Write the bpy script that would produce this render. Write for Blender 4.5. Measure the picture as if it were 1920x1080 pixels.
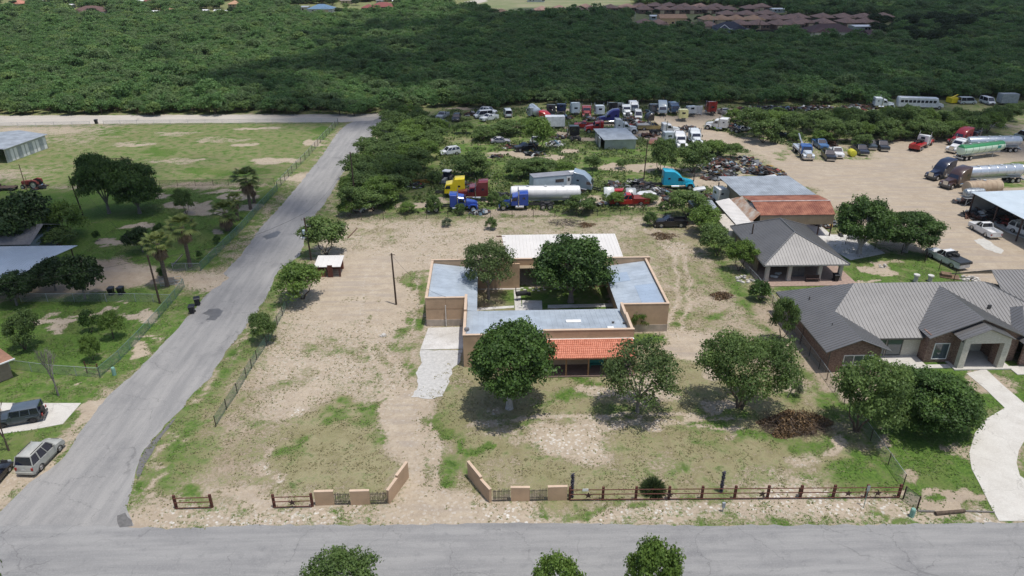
import bpy, bmesh, math, random
import numpy as np
from mathutils import Vector, Matrix
R = math.radians
C = bpy.context.scene.collection
scene = bpy.context.scene
for o in list(bpy.data.objects): bpy.data.objects.remove(o)

# ---------------------------------------------------------------- camera, light, exposure
CAMZ = 42.0; F = 1331.0
PITCH = math.atan(644/F); YAW = math.atan(44/F)
cam = bpy.data.objects.new('camera', bpy.data.cameras.new('camera')); C.objects.link(cam)
cam.data.sensor_width = 36; cam.data.lens = F*36/1920; cam.data.clip_start = 0.5; cam.data.clip_end = 9000
cam.location = (0, 0, CAMZ); cam.rotation_euler = (math.pi/2-PITCH, 0, -YAW)
scene.camera = cam
SUN = Vector((0.18, -0.13, 1.0)).normalized()
SUN_EL = math.asin(SUN.z); SUN_AZ = math.atan2(SUN.x, SUN.y)
w = bpy.data.worlds.new('World'); scene.world = w; w.use_nodes = True
nt = w.node_tree; sky = nt.nodes.new('ShaderNodeTexSky'); sky.sky_type = 'NISHITA'
sky.sun_disc = False; sky.sun_elevation = SUN_EL; sky.sun_rotation = SUN_AZ; sky.air_density = 1.0; sky.dust_density = 2.0
bg = nt.nodes['Background']; nt.links.new(sky.outputs[0], bg.inputs[0]); bg.inputs[1].default_value = 0.125
sl = bpy.data.lights.new('sun', 'SUN'); sl.energy = 3.3; sl.angle = R(0.55); sl.color = (1, .96, .9)
so = bpy.data.objects.new('sun', sl); C.objects.link(so); so.rotation_euler = SUN.to_track_quat('Z', 'Y').to_euler()
so.location = (20, -20, 200)
scene.view_settings.view_transform = 'Standard'; scene.view_settings.look = 'None'
scene.view_settings.exposure = 0.14; scene.view_settings.gamma = 1; scene.view_settings.use_curve_mapping = False
scene.cycles.max_bounces = 5; scene.cycles.transparent_max_bounces = 12; scene.cycles.diffuse_bounces = 3; scene.cycles.transmission_bounces = 3

# ---------------------------------------------------------------- pixel (1920x1080 photo) <-> world
cY, sY = math.cos(YAW), math.sin(YAW); cP, sP = math.cos(PITCH), math.sin(PITCH)
def P(px, py, z=0.0):
    x = (px-960)/F; y = -(py-540)/F
    d0, d1, d2 = x, cP+y*sP, -sP+y*cP
    d0, d1 = d0*cY+d1*sY, -d0*sY+d1*cY
    t = (z-CAMZ)/d2
    return Vector((d0*t, d1*t, z))
def proj(X, Y, Z=0.0):
    x = X*cY-Y*sY; y = X*sY+Y*cY; z = Z-CAMZ
    d = y*cP-z*sP; u = y*sP+z*cP
    return 960+F*x/d, 540-F*u/d
def ppm(px, py):                       # photo pixels per metre at a ground point
    p = P(px, py); d = (p.x*sY+p.y*cY)*cP+CAMZ*sP
    return F/d
def hgt(px, py, pyt):
    p = P(px, py); lo, hi = 0, 60
    for _ in range(40):
        m = (lo+hi)/2
        if proj(p.x, p.y, m)[1] > pyt: lo = m
        else: hi = m
    return lo

# ---------------------------------------------------------------- materials
M = {}
def srgb(h):
    h = h.lstrip('#'); v = [int(h[i:i+2], 16)/255 for i in (0, 2, 4)]
    return tuple(c/12.92 if c <= .04045 else ((c+.055)/1.055)**2.4 for c in v)
def N(nt, t, **k):
    n = nt.nodes.new('ShaderNode'+t)
    for a, b in k.items():
        if a.startswith('i_'): n.inputs[a[2:].replace('_', ' ')].default_value = b
        else: setattr(n, a, b)
    return n
def mat(name, col, rough=.7, metal=0., var=.12, scale=2., col2=None, bump=0., bscale=20., spec=.5, coat=0.):
    if name in M: return M[name]
    m = bpy.data.materials.new(name); m.use_nodes = True; nt = m.node_tree; b = nt.nodes['Principled BSDF']
    b.inputs['Roughness'].default_value = rough; b.inputs['Metallic'].default_value = metal
    b.inputs['Specular IOR Level'].default_value = spec
    if coat: b.inputs['Coat Weight'].default_value = coat; b.inputs['Coat Roughness'].default_value = .08
    c1 = tuple(col); c2 = col2 or tuple(c*(1-var*2.2) for c in c1)
    tc = N(nt, 'TexCoord'); no = N(nt, 'TexNoise'); no.inputs['Scale'].default_value = scale; no.inputs['Detail'].default_value = 6; no.inputs['Roughness'].default_value = .62
    nt.links.new(tc.outputs['Object'], no.inputs['Vector'])
    rp = N(nt, 'ValToRGB'); rp.color_ramp.elements[0].position = .36; rp.color_ramp.elements[1].position = .64
    rp.color_ramp.elements[0].color = (*c2, 1); rp.color_ramp.elements[1].color = (*c1, 1)
    nt.links.new(no.outputs['Fac'], rp.inputs[0]); nt.links.new(rp.outputs[0], b.inputs['Base Color'])
    if bump:
        n2 = N(nt, 'TexNoise'); n2.inputs['Scale'].default_value = bscale; n2.inputs['Detail'].default_value = 4
        bp = N(nt, 'Bump'); bp.inputs['Strength'].default_value = bump; bp.inputs['Distance'].default_value = .03
        nt.links.new(tc.outputs['Object'], n2.inputs['Vector']); nt.links.new(n2.outputs['Fac'], bp.inputs['Height']); nt.links.new(bp.outputs[0], b.inputs['Normal'])
    M[name] = m; return m
def paint(name, col, rough=.3, var=.06): return mat('paint_'+name, col, rough, 0, var, 1.2, coat=.5)

def leafmat(name, dark, light, trans=.3, rand=.25):
    m = bpy.data.materials.new(name); m.use_nodes = True; nt = m.node_tree; b = nt.nodes['Principled BSDF']; out = nt.nodes['Material Output']
    at = N(nt, 'Attribute', attribute_name='tone'); oi = N(nt, 'ObjectInfo')
    mr = N(nt, 'Math', operation='MULTIPLY_ADD'); mr.inputs[1].default_value = rand; mr.inputs[2].default_value = -rand/2
    nt.links.new(oi.outputs['Random'], mr.inputs[0])
    ad = N(nt, 'Math', operation='ADD', use_clamp=True); nt.links.new(at.outputs['Fac'], ad.inputs[0]); nt.links.new(mr.outputs[0], ad.inputs[1])
    rp = N(nt, 'ValToRGB'); rp.color_ramp.elements[0].color = (*dark, 1); rp.color_ramp.elements[1].color = (*light, 1)
    nt.links.new(ad.outputs[0], rp.inputs[0]); nt.links.new(rp.outputs[0], b.inputs['Base Color']); b.inputs['Roughness'].default_value = .55; b.inputs['Specular IOR Level'].default_value = .3
    tr = N(nt, 'BsdfTranslucent'); mx = N(nt, 'MixShader'); mx.inputs[0].default_value = trans
    hs = N(nt, 'HueSaturation'); hs.inputs['Value'].default_value = 1.3; hs.inputs['Hue'].default_value = .48
    nt.links.new(rp.outputs[0], hs.inputs['Color']); nt.links.new(hs.outputs[0], tr.inputs['Color'])
    nt.links.new(b.outputs[0], mx.inputs[1]); nt.links.new(tr.outputs[0], mx.inputs[2]); nt.links.new(mx.outputs[0], out.inputs['Surface'])
    M[name] = m; return m

# ---------------------------------------------------------------- object helpers
def tag(o, label=None, cat=None, group=None, kind=None):
    if label: o['label'] = label
    if cat: o['category'] = cat
    if group: o['group'] = group
    if kind: o['kind'] = kind
    return o
def empty(name, loc=(0, 0, 0), rz=0., label=None, cat=None, group=None):
    o = bpy.data.objects.new(name, None); o.empty_display_size = .5; C.objects.link(o); o.location = loc; o.rotation_euler = (0, 0, rz)
    return tag(o, label, cat, group)
def link(name, me, parent=None, loc=None, rz=None):
    o = bpy.data.objects.new(name, me); C.objects.link(o)
    if parent: o.parent = parent
    if loc is not None: o.location = loc
    if rz is not None: o.rotation_euler = (0, 0, rz)
    return o
def copy_tree(o, parent=None):
    c = o.copy(); C.objects.link(c); c.parent = parent
    for ch in o.children: copy_tree(ch, c)
    return c

class MB:
    def __init__(s): s.v = []; s.f = []; s.m = []; s.X = None
    def add(s, vs, fs, m=0):
        n = len(s.v)
        for p in vs:
            p = Vector(p)
            if s.X: p = s.X @ p
            s.v.append(p[:])
        for f in fs: s.f.append([n+i for i in f]); s.m.append(m)
    def poly(s, pts, m=0): s.add(pts, [list(range(len(pts)))], m)
    def box(s, x0, x1, y0, y1, z0, z1, m=0):
        s.add([(x0,y0,z0),(x1,y0,z0),(x1,y1,z0),(x0,y1,z0),(x0,y0,z1),(x1,y0,z1),(x1,y1,z1),(x0,y1,z1)],
              [(0,3,2,1),(4,5,6,7),(0,1,5,4),(1,2,6,5),(2,3,7,6),(3,0,4,7)], m)
    def hull8(s, b, t, m=0):           # bottom 4 points (ccw), top 4 points
        s.add(list(b)+list(t), [(3,2,1,0),(4,5,6,7),(0,1,5,4),(1,2,6,5),(2,3,7,6),(3,0,4,7)], m)
    def prism(s, pts, z0, z1, m=0):    # XY polygon extruded up (ccw)
        n = len(pts); vs = [(p[0],p[1],z0) for p in pts]+[(p[0],p[1],z1) for p in pts]
        fs = [list(range(n))[::-1], list(range(n, 2*n))]+[(i,(i+1)%n,n+(i+1)%n,n+i) for i in range(n)]
        s.add(vs, fs, m)
    def side(s, pts, y0, y1, m=0, inset=0., chamf=0.):    # XZ profile extruded along Y; chamfered towards its sides
        n = len(pts); cx = sum(p[0] for p in pts)/n; cz = sum(p[1] for p in pts)/n
        rows = [(y0, 1), (y0+chamf, 0), (y1-chamf, 0), (y1, 1)] if chamf else [(y0, 0), (y1, 0)]
        vs = []
        for y, k in rows:
            for x, z in pts:
                if k:
                    dx, dz = x-cx, z-cz
                    vs.append((x-math.copysign(min(inset, abs(dx)), dx)*1., y, z-(inset if z > cz else 0)))
                else: vs.append((x, y, z))
        fs = [list(range(n)), [len(vs)-n+i for i in range(n)][::-1]]
        for r in range(len(rows)-1):
            for i in range(n):
                j = (i+1) % n; fs.append((r*n+j, r*n+i, (r+1)*n+i, (r+1)*n+j))
        s.add(vs, fs, m)
    def tube(s, p0, p1, r0, r1=None, n=8, m=0, caps=True):
        p0, p1 = Vector(p0), Vector(p1); r1 = r0 if r1 is None else r1
        d = (p1-p0).normalized(); a = d.orthogonal().normalized(); b = d.cross(a)
        vs = []
        for p, r in ((p0, r0), (p1, r1)):
            for i in range(n):
                t = 2*math.pi*(i+.5)/n; vs.append(p+(a*math.cos(t)+b*math.sin(t))*r)
        fs = [(i, (i+1) % n, n+(i+1) % n, n+i) for i in range(n)]
        if caps: fs += [list(range(n))[::-1], list(range(n, 2*n))]
        s.add(vs, fs, m)
    def path(s, pts, rs, n=6, m=0):
        for i in range(len(pts)-1): s.tube(pts[i], pts[i+1], rs[i], rs[i+1], n, m, caps=(i == len(pts)-2))
    def lathe(s, prof, axis='z', o=(0,0,0), n=16, m=0, sy=1.):   # prof: (r, h) pairs
        vs = []; o = Vector(o)
        for r, h in prof:
            for i in range(n):
                t = 2*math.pi*i/n; a, b = r*math.cos(t), r*math.sin(t)*sy
                vs.append(o+Vector({'z':(a,b,h),'x':(h,a,b),'y':(a,h,b)}[axis]))
        fs = []
        for k in range(len(prof)-1):
            for i in range(n):
                j = (i+1) % n; q = (k*n+i, k*n+j, (k+1)*n+j, (k+1)*n+i); fs.append(q if axis != 'y' else q[::-1])
        fs += [list(range(n))[::-1], [(len(prof)-1)*n+i for i in range(n)]]
        s.add(vs, fs, m)
    def mesh(s, name, mats, smooth=False):
        me = bpy.data.meshes.new(name); me.from_pydata(s.v, [], s.f)
        for m in (mats if isinstance(mats, (list, tuple)) else [mats]): me.materials.append(m)
        me.polygons.foreach_set('material_index', s.m)
        if smooth:
            me.polygons.foreach_set('use_smooth', [True]*len(s.f))
            try: me.set_sharp_from_angle(angle=R(38))
            except Exception: pass
        me.update(); return me
    def build(s, name, mats, parent=None, smooth=False, bevel=0., loc=None, rz=None, **t):
        me = s.mesh(name, mats, smooth)
        if bevel:
            bm = bmesh.new(); bm.from_mesh(me)
            bmesh.ops.remove_doubles(bm, verts=bm.verts, dist=1e-4)
            es = [e for e in bm.edges if len(e.link_faces) == 2 and e.calc_face_angle(0) > R(30)]
            try: bmesh.ops.bevel(bm, geom=es, offset=bevel, segments=2, affect='EDGES', clamp_overlap=True)
            except Exception: pass
            bmesh.ops.recalc_face_normals(bm, faces=bm.faces)
            bm.to_mesh(me); bm.free()
        o = link(name, me, parent, loc, rz)
        return tag(o, **t)

def fix_normals(me):
    bm = bmesh.new(); bm.from_mesh(me); bmesh.ops.recalc_face_normals(bm, faces=bm.faces); bm.to_mesh(me); bm.free()
# ================================================================ ground
def inpoly(X, Y, pts):
    ins = np.zeros(X.shape, bool); n = len(pts)
    for i in range(n):
        x0, y0 = pts[i]; x1, y1 = pts[(i+1) % n]
        if y0 == y1: continue
        c = ((y0 > Y) != (y1 > Y)) & (X < (x1-x0)*(Y-y0)/(y1-y0)+x0); ins ^= c
    return ins
def grow(a, lim, step, f=1.18):
    out = []; s = step
    while a < lim: s *= f; a += s; out.append(a)
    return out
gx = [-v for v in grow(78, 4200, .5)][::-1]+list(np.arange(-78, 125.1, .5))+grow(125, 4200, .5)
gy = [30-(v) for v in grow(0, 400, .5)][::-1]+list(np.arange(30, 175.1, .5))+grow(175, 330, .5, 1.02)
gy += grow(gy[-1], 6000, 5., 1.15)
gx = np.array(gx); gy = np.array(gy)
GX, GY = np.meshgrid(gx, gy)
# photo coordinates of every ground vertex
def vnoise(X, Y, cell, seed):
    x = X/cell; y = Y/cell; xi = np.floor(x).astype(np.int64); yi = np.floor(y).astype(np.int64); fx = x-xi; fy = y-yi; fx = fx*fx*(3-2*fx); fy = fy*fy*(3-2*fy)
    def h(a, b): v = np.sin(a*127.1+b*311.7+seed*74.7)*43758.5453; return v-np.floor(v)
    return (h(xi, yi)*(1-fx)+h(xi+1, yi)*fx)*(1-fy)+(h(xi, yi+1)*(1-fx)+h(xi+1, yi+1)*fx)*fy
WX = GX+(vnoise(GX, GY, 6, 1)-.5)*3.4+(vnoise(GX, GY, 2.2, 2)-.5)*2.2+(vnoise(GX, GY, .9, 3)-.5)*1.1
WY = GY+(vnoise(GX, GY, 6, 4)-.5)*3.4+(vnoise(GX, GY, 2.2, 5)-.5)*2.2+(vnoise(GX, GY, .9, 6)-.5)*1.1
_x = WX*cY-WY*sY; _y = WX*sY+WY*cY; _d = _y*cP+CAMZ*sP; _d = np.where(_d < 1, 1, _d)
PX = 960+F*_x/_d; PY = 540-F*(_y*sP-CAMZ*cP)/_d
A = np.full(GX.shape, .56); B = np.full(GX.shape, .55); Cg = np.zeros(GX.shape); D = np.full(GX.shape, .2)
def blur(m, k):
    m = m.astype(float)
    for _ in range(3):
        for ax in (0, 1):
            acc = m.copy()
            for s in range(1, k+1): acc += np.roll(m, s, ax)+np.roll(m, -s, ax)
            m = acc/(2*k+1)
    return m
def reg(pts, a=None, b=None, c=None, d=None, soft=2):
    m = blur(inpoly(PX, PY, pts), soft) if soft else inpoly(PX, PY, pts).astype(float)
    for arr, v in ((A, a), (B, b), (Cg, c), (D, d)):
        if v is not None: arr += (v-arr)*m
def ell(cx, cy, rx, ry, a=None, b=None, c=None, d=None, ang=0):
    t = R(ang); u = ((PX-cx)*math.cos(t)+(PY-cy)*math.sin(t))/rx; v = (-(PX-cx)*math.sin(t)+(PY-cy)*math.cos(t))/ry
    m = np.clip(1.35-(u*u+v*v), 0, 1); m = m*m*(3-2*m)
    for arr, val in ((A, a), (B, b), (Cg, c), (D, d)):
        if val is not None: arr += (val-arr)*m
# far woods floor
reg([(-3000,-100),(5000,-100),(5000,214),(-3000,214)], .8, .5, 0, .3, 0)
# field top left
reg([(-300,225),(170,236),(640,226),(545,335),(500,348),(-300,362)], .82, .56, 0, .1)
for x,y,rx,ry,a in ((0,0,1,1,.5),(420,262,60,4,.5),(330,250,50,4,.5),(510,300,45,8,.3),(460,272,30,4,.3),(250,270,35,7,.35),(560,330,30,5,.2),(330,300,60,6,.45),(590,268,20,5,.2),(210,318,60,4,.4),(480,240,50,3,.35)): ell(x,y,rx,ry,a=a)
for x,y,rx,ry in ((190,246,38,9),(440,325,60,6),(600,250,16,14),(380,322,50,6),(300,285,30,5)): ell(x,y,rx,ry,a=.95,b=.85)
reg([(-200,350),(0,334),(60,300),(100,290),(140,272),(185,238),(150,232),(90,238),(60,240),(110,262),(90,285),(30,310),(-200,330)], .02, .3, .1, .0)
reg([(-200,238),(80,236),(130,240),(80,252),(-200,262)], .2, .5)
reg([(-200,356),(300,345),(515,343),(500,352),(300,352),(-200,364)], .25, .5, 0, .4)
# left yard behind the palms
reg([(-300,362),(520,352),(378,508),(330,490),(-300,520)], .9, .85, 0, .4)
for x,y,rx,ry,a in ((345,385,50,9,.15),(300,365,40,6,.3),(385,395,40,8,.1),(440,372,45,8,.2),(255,425,32,5,.1),(220,450,26,6,.08),(405,435,18,6,.1),(230,460,40,4,.4),(420,358,60,4,.3),(470,392,25,6,.2)): ell(x,y,rx,ry,a=a,d=.1)
# dirt drive on the left
reg([(60,520),(150,490),(240,484),(300,500),(350,512),(430,515),(440,540),(400,548),(345,530),(240,546),(150,552),(80,556),(-100,560)], .03, .3, .05, .55)
# lower left yard
reg([(-300,562),(80,552),(330,545),(187,706),(0,712),(-300,712)], .85, .85, 0, .3)
for x,y,rx,ry,a in ((115,598,45,7,.15),(110,610,20,8,.2),(170,588,35,4,.2),(262,590,30,6,.15),(215,575,18,3,.3),(200,590,30,5,.3),(105,585,18,4,.3)): ell(x,y,rx,ry,a=a,d=.0)
reg([(-300,712),(187,708),(345,538),(392,545),(345,605),(232,718),(150,800),(60,900),(-100,1000),(-300,1000)], .84, .72, 0, .15)
for x,y,rx,ry,a in ((255,660,22,14,.05),(275,635,18,5,.3),(165,775,22,22,.1),(160,723,12,5,.2),(290,690,30,3,.4)): ell(x,y,rx,ry,a=a)
reg([(-100,990),(-100,930),(30,905),(125,835),(160,800),(200,740),(220,742),(140,850),(60,910),(20,960)], .03, .3, .3, .15,1)
# verge between the side road and the lot
reg([(240,960),(335,950),(470,700),(640,420),(600,395),(560,470),(478,590),(390,715),(300,806),(250,885)], .86, .62, .05, .1)
for x,y,rx,ry,an in ((290,900,10,40,25),(330,840,7,40,28),(400,720,6,50,30),(455,640,6,40,30),(560,520,12,40,30)): ell(x,y,rx,ry,a=.45,b=.35,ang=an)
# lot
reg([(335,952),(632,412),(1292,402),(1683,928)], .47, .3, .25, .15, 1)
reg([(640,425),(935,418),(935,488),(820,490),(800,505),(790,612),(730,640),(640,640),(540,640),(600,520),(640,470)], .25, .3, .25, .12)
reg([(640,480),(760,470),(740,520),(790,500),(800,520),(750,560),(740,600),(620,600),(590,560)], .02, .3, .02, .05, 3)
for x,y,rx,ry,a,b_ in ((785,555,14,45,.85,.6),(795,530,10,25,.7,.5),(700,435,60,8,.55,.2),(660,455,25,15,.4,.3),(740,640,60,14,.6,.5),(765,600,22,25,.7,.6),(650,650,40,12,.4,.4),(700,690,70,14,.5,.45),(560,660,60,14,.35,.3),(600,620,60,8,.3,.3),(775,680,15,25,.7,.6)): ell(x,y,rx,ry,a=a,b=b_)
ell(730,775,40,40,a=.1,c=.3)
reg([(490,700),(600,640),(700,640),(720,700),(770,740),(740,790),(640,745),(560,800),(520,800)], .34, .35, .35, .05, 3)
reg([(545,745),(640,705),(620,745),(580,790),(530,810),(515,790)], .01, .3, .05, .05, 2)
reg([(560,800),(650,750),(735,790),(770,850),(760,900),(700,925),(520,910),(510,870)], .76, .24, .1, .1, 3)
for x,y,rx,ry in ((650,765,22,10),(700,790,30,14),(735,815,25,20),(560,840,40,14),(640,790,40,8),(690,770,30,10)): ell(x,y,rx,ry,a=.9,b=.62)
for x,y,rx,ry in ((500,870,10,22),(520,830,14,8),(560,790,12,8)): ell(x,y,rx,ry,a=.15,c=.9)
ell(470,920,48,12,a=.03,c=.1)
reg([(370,900),(410,800),(480,700),(520,700),(470,800),(450,890),(400,930)], .5, .14, .05, .75, 3)
ell(370,925,35,14,a=.9,b=.7)
# drive of dirt
reg([(738,742),(845,740),(822,790),(832,850),(850,900),(905,955),(905,985),(770,985),(790,940),(778,880),(760,840),(735,800)], .0, .3, .12, .1, 1)
ell(792,742,26,12,a=0,c=.6); ell(850,960,50,16,a=0,d=.2)
# right part of the lot
reg([(860,650),(1010,700),(1180,700),(1300,640),(1420,640),(1500,720),(1683,928),(905,940),(835,860),(822,790)], .72, .30, .22, .12, 2)
for x,y,rx,ry,a,b_ in ((1095,716,85,7,.98,.8),(1070,745,45,14,.7,.7),(1150,740,40,12,.35,.5),(1000,760,30,10,.6,.6),(950,790,70,20,.7,.5),(860,720,20,20,.6,.4),(1180,785,80,18,.8,.6),(1370,790,80,22,.8,.6),(1130,800,60,8,.6,.3),(1500,835,110,16,.8,.65),(1600,890,60,30,.85,.8),(1300,830,80,12,.75,.45),(1330,810,60,12,.8,.75),(1230,870,120,12,.62,.45),(1450,900,150,15,.6,.45),(950,890,50,25,.6,.25),(1060,900,80,16,.62,.25),(1660,900,30,20,.9,.8),(1560,745,25,60,.9,.8),(1490,730,30,20,.75,.7),(1200,640,60,14,.95,.9),(1060,690,40,8,.9,.7)): ell(x,y,rx,ry,a=a,b=b_)
for x,y,rx,ry,a,c_ in ((1120,730,45,8,.25,.5),(1230,745,60,14,.2,.3),(1290,660,45,16,.05,.1),(1260,600,40,18,.3,.4),(1080,790,110,5,.2,.6),(1180,805,120,4,.3,.6),(1330,770,30,10,.3,.3),(1555,845,22,16,.12,.1),(1510,865,30,18,.4,.4),(1500,720,40,14,.3,.1),(1340,690,30,12,.2,.2),(900,800,40,14,.35,.5),(900,760,25,10,.4,.5),(930,830,60,10,.45,.5),(1230,725,60,10,.3,.4),(1400,830,30,5,.4,.4),(1290,800,20,10,.2,.2),(1500,910,30,6,.4,.4)): ell(x,y,rx,ry,a=a,c=c_)
reg([(1015,806),(1145,802),(1147,832),(1145,858),(1030,850),(1000,835)], .1, .4, .65, .05, 1)
reg([(812,800),(845,775),(850,800),(856,850),(880,870),(905,935),(880,905),(850,880)], .75, .6, .1, .3, 1)
for x,y,rx,ry in ((838,815,14,20),(858,845,10,10),(872,858,12,10),(893,900,8,16),(912,930,8,8)): ell(x,y,rx,ry,a=1,b=1)
# strip beside the neighbour's fence: brown soil
reg([(1200,425),(1292,410),(1400,520),(1520,660),(1590,760),(1560,760),(1470,690),(1420,640),(1300,640),(1255,560),(1225,490),(1180,470)], .56, .3, .3, .25, 3)
reg([(1310,470),(1350,500),(1450,600),(1540,700),(1530,740),(1460,690),(1380,600),(1320,560)], .35, .3, .1, .5, 3)
for x,y,rx,ry,a,b_,c_ in ((1295,520,28,30,.6,.4,.3),(1270,470,30,12,.3,.3,.5),(1300,590,30,14,.6,.5,.2),(1250,440,40,8,.4,.1,.1),(1330,540,30,20,.55,.4,.1),(1370,600,30,10,.7,.6,0),(1280,610,14,6,.8,.6,0),(1300,640,40,14,.05,.3,.1),(1275,660,28,14,.02,.3,.05)): ell(x,y,rx,ry,a=a,b=b_,c=c_)
reg([(1300,412),(1330,440),(1420,545),(1520,670),(1600,770),(1690,900),(1675,905),(1590,790),(1500,690),(1400,560),(1310,450)], .88, .75, 0, .4, 1)
# front verge of broken stone
reg([(255,955),(1683,930),(1720,948),(1870,965),(1880,990),(1000,990),(260,1000)], .3, .5, .95, .05, 1)
for x,y,rx,ry,a in ((700,960,40,5,.5),(1150,945,80,4,.7),(880,945,25,6,.85),(640,975,120,3,.55),(960,975,80,3,.6),(1400,975,100,3,.55),(1700,978,60,4,.75),(1800,978,40,5,.9),(1560,950,60,6,.5),(1330,940,60,4,.6)): ell(x,y,rx,ry,a=a,b=.55)
reg([(770,940),(900,940),(930,985),(700,985)], .0, .3, .1, .2, 1); ell(270,975,25,12,a=0,d=.6,c=0)
reg([(235,930),(330,950),(300,985),(240,985)], .1, .3, .1, .35, 1)
# behind the lot: the scrapyard ground
reg([(640,400),(700,330),(760,230),(830,210),(1300,205),(1390,260),(1290,330),(1330,395),(1290,402)], .74, .62, .05, .25, 2)
for x,y,rx,ry in ((680,398,40,5),(770,385,50,8),(900,372,40,8),(1100,378,30,14),(960,398,70,6),(1240,375,30,8),(850,320,30,3),(960,290,50,3),(1010,293,60,3),(1180,310,60,5),(1150,312,40,6),(1240,318,90,4),(1100,262,20,4),(1320,345,60,8),(1070,283,16,4),(1260,225,50,8),(1060,207,40,2),(990,240,20,3),(1090,238,30,2),(1200,250,60,5),(1140,230,20,3),(1065,250,20,5),(740,312,30,3),(880,205,40,2),(1330,330,50,5),(1230,382,60,4),(820,375,30,6)): ell(x,y,rx,ry,a=.08)
for x,y,rx,ry in ((1130,300,50,6),(890,280,60,6),(1050,320,50,8),(930,325,60,10),(900,305,40,6),(1180,285,30,4),(880,240,40,6),(1120,325,30,8)): ell(x,y,rx,ry,a=.9,b=.75)
ell(900,297,45,6,a=.9,b=.1,d=.2); ell(860,265,40,8,b=.45)
# big dirt yard on the right
reg([(1190,262),(1230,225),(1300,212),(1420,200),(1440,212),(1330,226),(1310,238),(1420,262),(1470,278),(1500,300),(1600,298),(1690,262),(1800,235),(2300,225),(2300,560),(1800,560),(1780,500),(1600,420),(1540,350),(1500,345),(1440,300),(1400,272),(1330,262),(1290,262)], .02, .3, .03, .2, 1)
reg([(1700,215),(1930,215),(1930,270),(1800,262),(1690,262),(1560,262),(1500,262),(1460,262),(1450,240)], .72, .5, 0, .3, 2)
for x,y,rx,ry,a in ((1850,235,50,5,.1),(1640,263,70,3,.2),(1560,275,60,4,.35),(1590,297,60,4,.5),(1465,290,18,14,.5),(1530,290,30,6,.5),(1800,290,90,3,.15),(1900,320,60,14,.9),(1880,345,60,8,.9),(1400,300,40,12,.4),(1370,310,70,20,.5)): ell(x,y,rx,ry,a=a,b=.6)
# neighbour's yard
reg([(1480,545),(1560,690),(1690,905),(1740,950),(1875,968),(1840,900),(1820,850),(1840,790),(1900,760),(1960,700),(1600,540)], .86, .85, 0, .35, 1)
for x,y,rx,ry,a in ((1780,935,80,18,.1),(1840,715,30,20,.35),(1890,710,25,20,.5),(1615,740,40,30,.2),(1790,845,30,20,.4),(1860,720,30,10,.3),(1725,895,25,12,.3),(1660,850,20,10,.3),(1700,925,25,8,.3)): ell(x,y,rx,ry,a=a)
ell(1600,690,60,20,a=.1,b=.3,d=.6)
reg([(1470,560),(1520,640),(1600,740),(1560,745),(1450,600),(1430,560)], .15, .3, .05, .5, 1)
reg([(1580,475),(1730,470),(1830,535),(1580,560),(1480,545),(1400,470),(1420,440)], .88, .75, 0, .2, 1)
for x,y,rx,ry,a in ((1640,497,20,12,.1),(1670,487,20,6,.3),(1620,525,24,4,.2),(1655,510,14,8,.3),(1560,555,60,6,.5)): ell(x,y,rx,ry,a=a)
reg([(1800,540),(1830,527),(1960,527),(1960,620),(1880,580)], .05, .3, .1, .2, 1)

reg([(884,538),(1152,538),(1162,586),(882,586)], .85, .7, 0, .3, 0); reg([(884,538),(965,538),(968,586),(882,586)], .6, .2, 0, .7, 1)
for x,y,rx,ry,a in ((560,720,60,16,.5),(620,655,40,14,.5),(470,800,20,40,.5),(690,600,30,10,.4),(520,900,40,10,.5),(600,700,20,20,.55),(680,560,30,8,.3),(720,450,50,8,.45),(860,440,50,8,.4),(690,660,50,10,.5)): ell(x,y,rx,ry,a=a,b=.35)
def rut(pts, wid=.28, gap=1.5, a=.06):
    w_ = [P(*p) for p in pts]
    for off in (-gap/2, gap/2):
        for p, q_ in zip(w_[:-1], w_[1:]):
            d = (q_-p); L = d.length; d.normalize(); nx_, ny_ = -d.y, d.x; x0_, y0_ = p.x+nx_*off, p.y+ny_*off
            t = np.clip((WX*.35+GX*.65-x0_)*d.x+(WY*.35+GY*.65-y0_)*d.y, 0, L); dist = np.hypot(WX*.35+GX*.65-x0_-d.x*t, WY*.35+GY*.65-y0_-d.y*t); m = np.clip(1.4-dist/wid, 0, 1)*.8
            for arr, v in ((A, a), (Cg, .35)): arr += (v-arr)*m
rut([(838,985),(828,930),(812,870),(800,810),(795,760)]); rut([(785,790),(735,700),(700,620),(690,540),(720,470),(800,440),(900,430)]); rut([(780,620),(786,560),(800,515)], a=.3); rut([(940,795),(1100,792),(1260,790),(1400,800)], .35, 1.8, .2); rut([(1260,640),(1290,560),(1270,480),(1220,430)], a=.15)
nx, ny = len(gx), len(gy)
rng = np.random.RandomState(3)
Z = -.01+.0*GX
vv = np.stack([GX, GY, Z], -1).reshape(-1, 3)
i0 = (np.arange(ny-1)[:, None]*nx+np.arange(nx-1)[None, :]).ravel()
q = np.stack([i0, i0+1, i0+nx+1, i0+nx], 1)
me = bpy.data.meshes.new('ground'); me.vertices.add(len(vv)); me.vertices.foreach_set('co', vv.ravel())
me.loops.add(q.size); me.loops.foreach_set('vertex_index', q.ravel().astype(np.int32))
me.polygons.add(len(q)); me.polygons.foreach_set('loop_start', np.arange(0, q.size, 4, dtype=np.int32)); me.polygons.foreach_set('loop_total', np.full(len(q), 4, np.int32))
me.update(); me.validate()
ca = me.color_attributes.new('cover', 'FLOAT_COLOR', 'POINT')
ca.data.foreach_set('color', np.stack([A, B, Cg, D], -1).reshape(-1).astype(np.float32))

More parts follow.
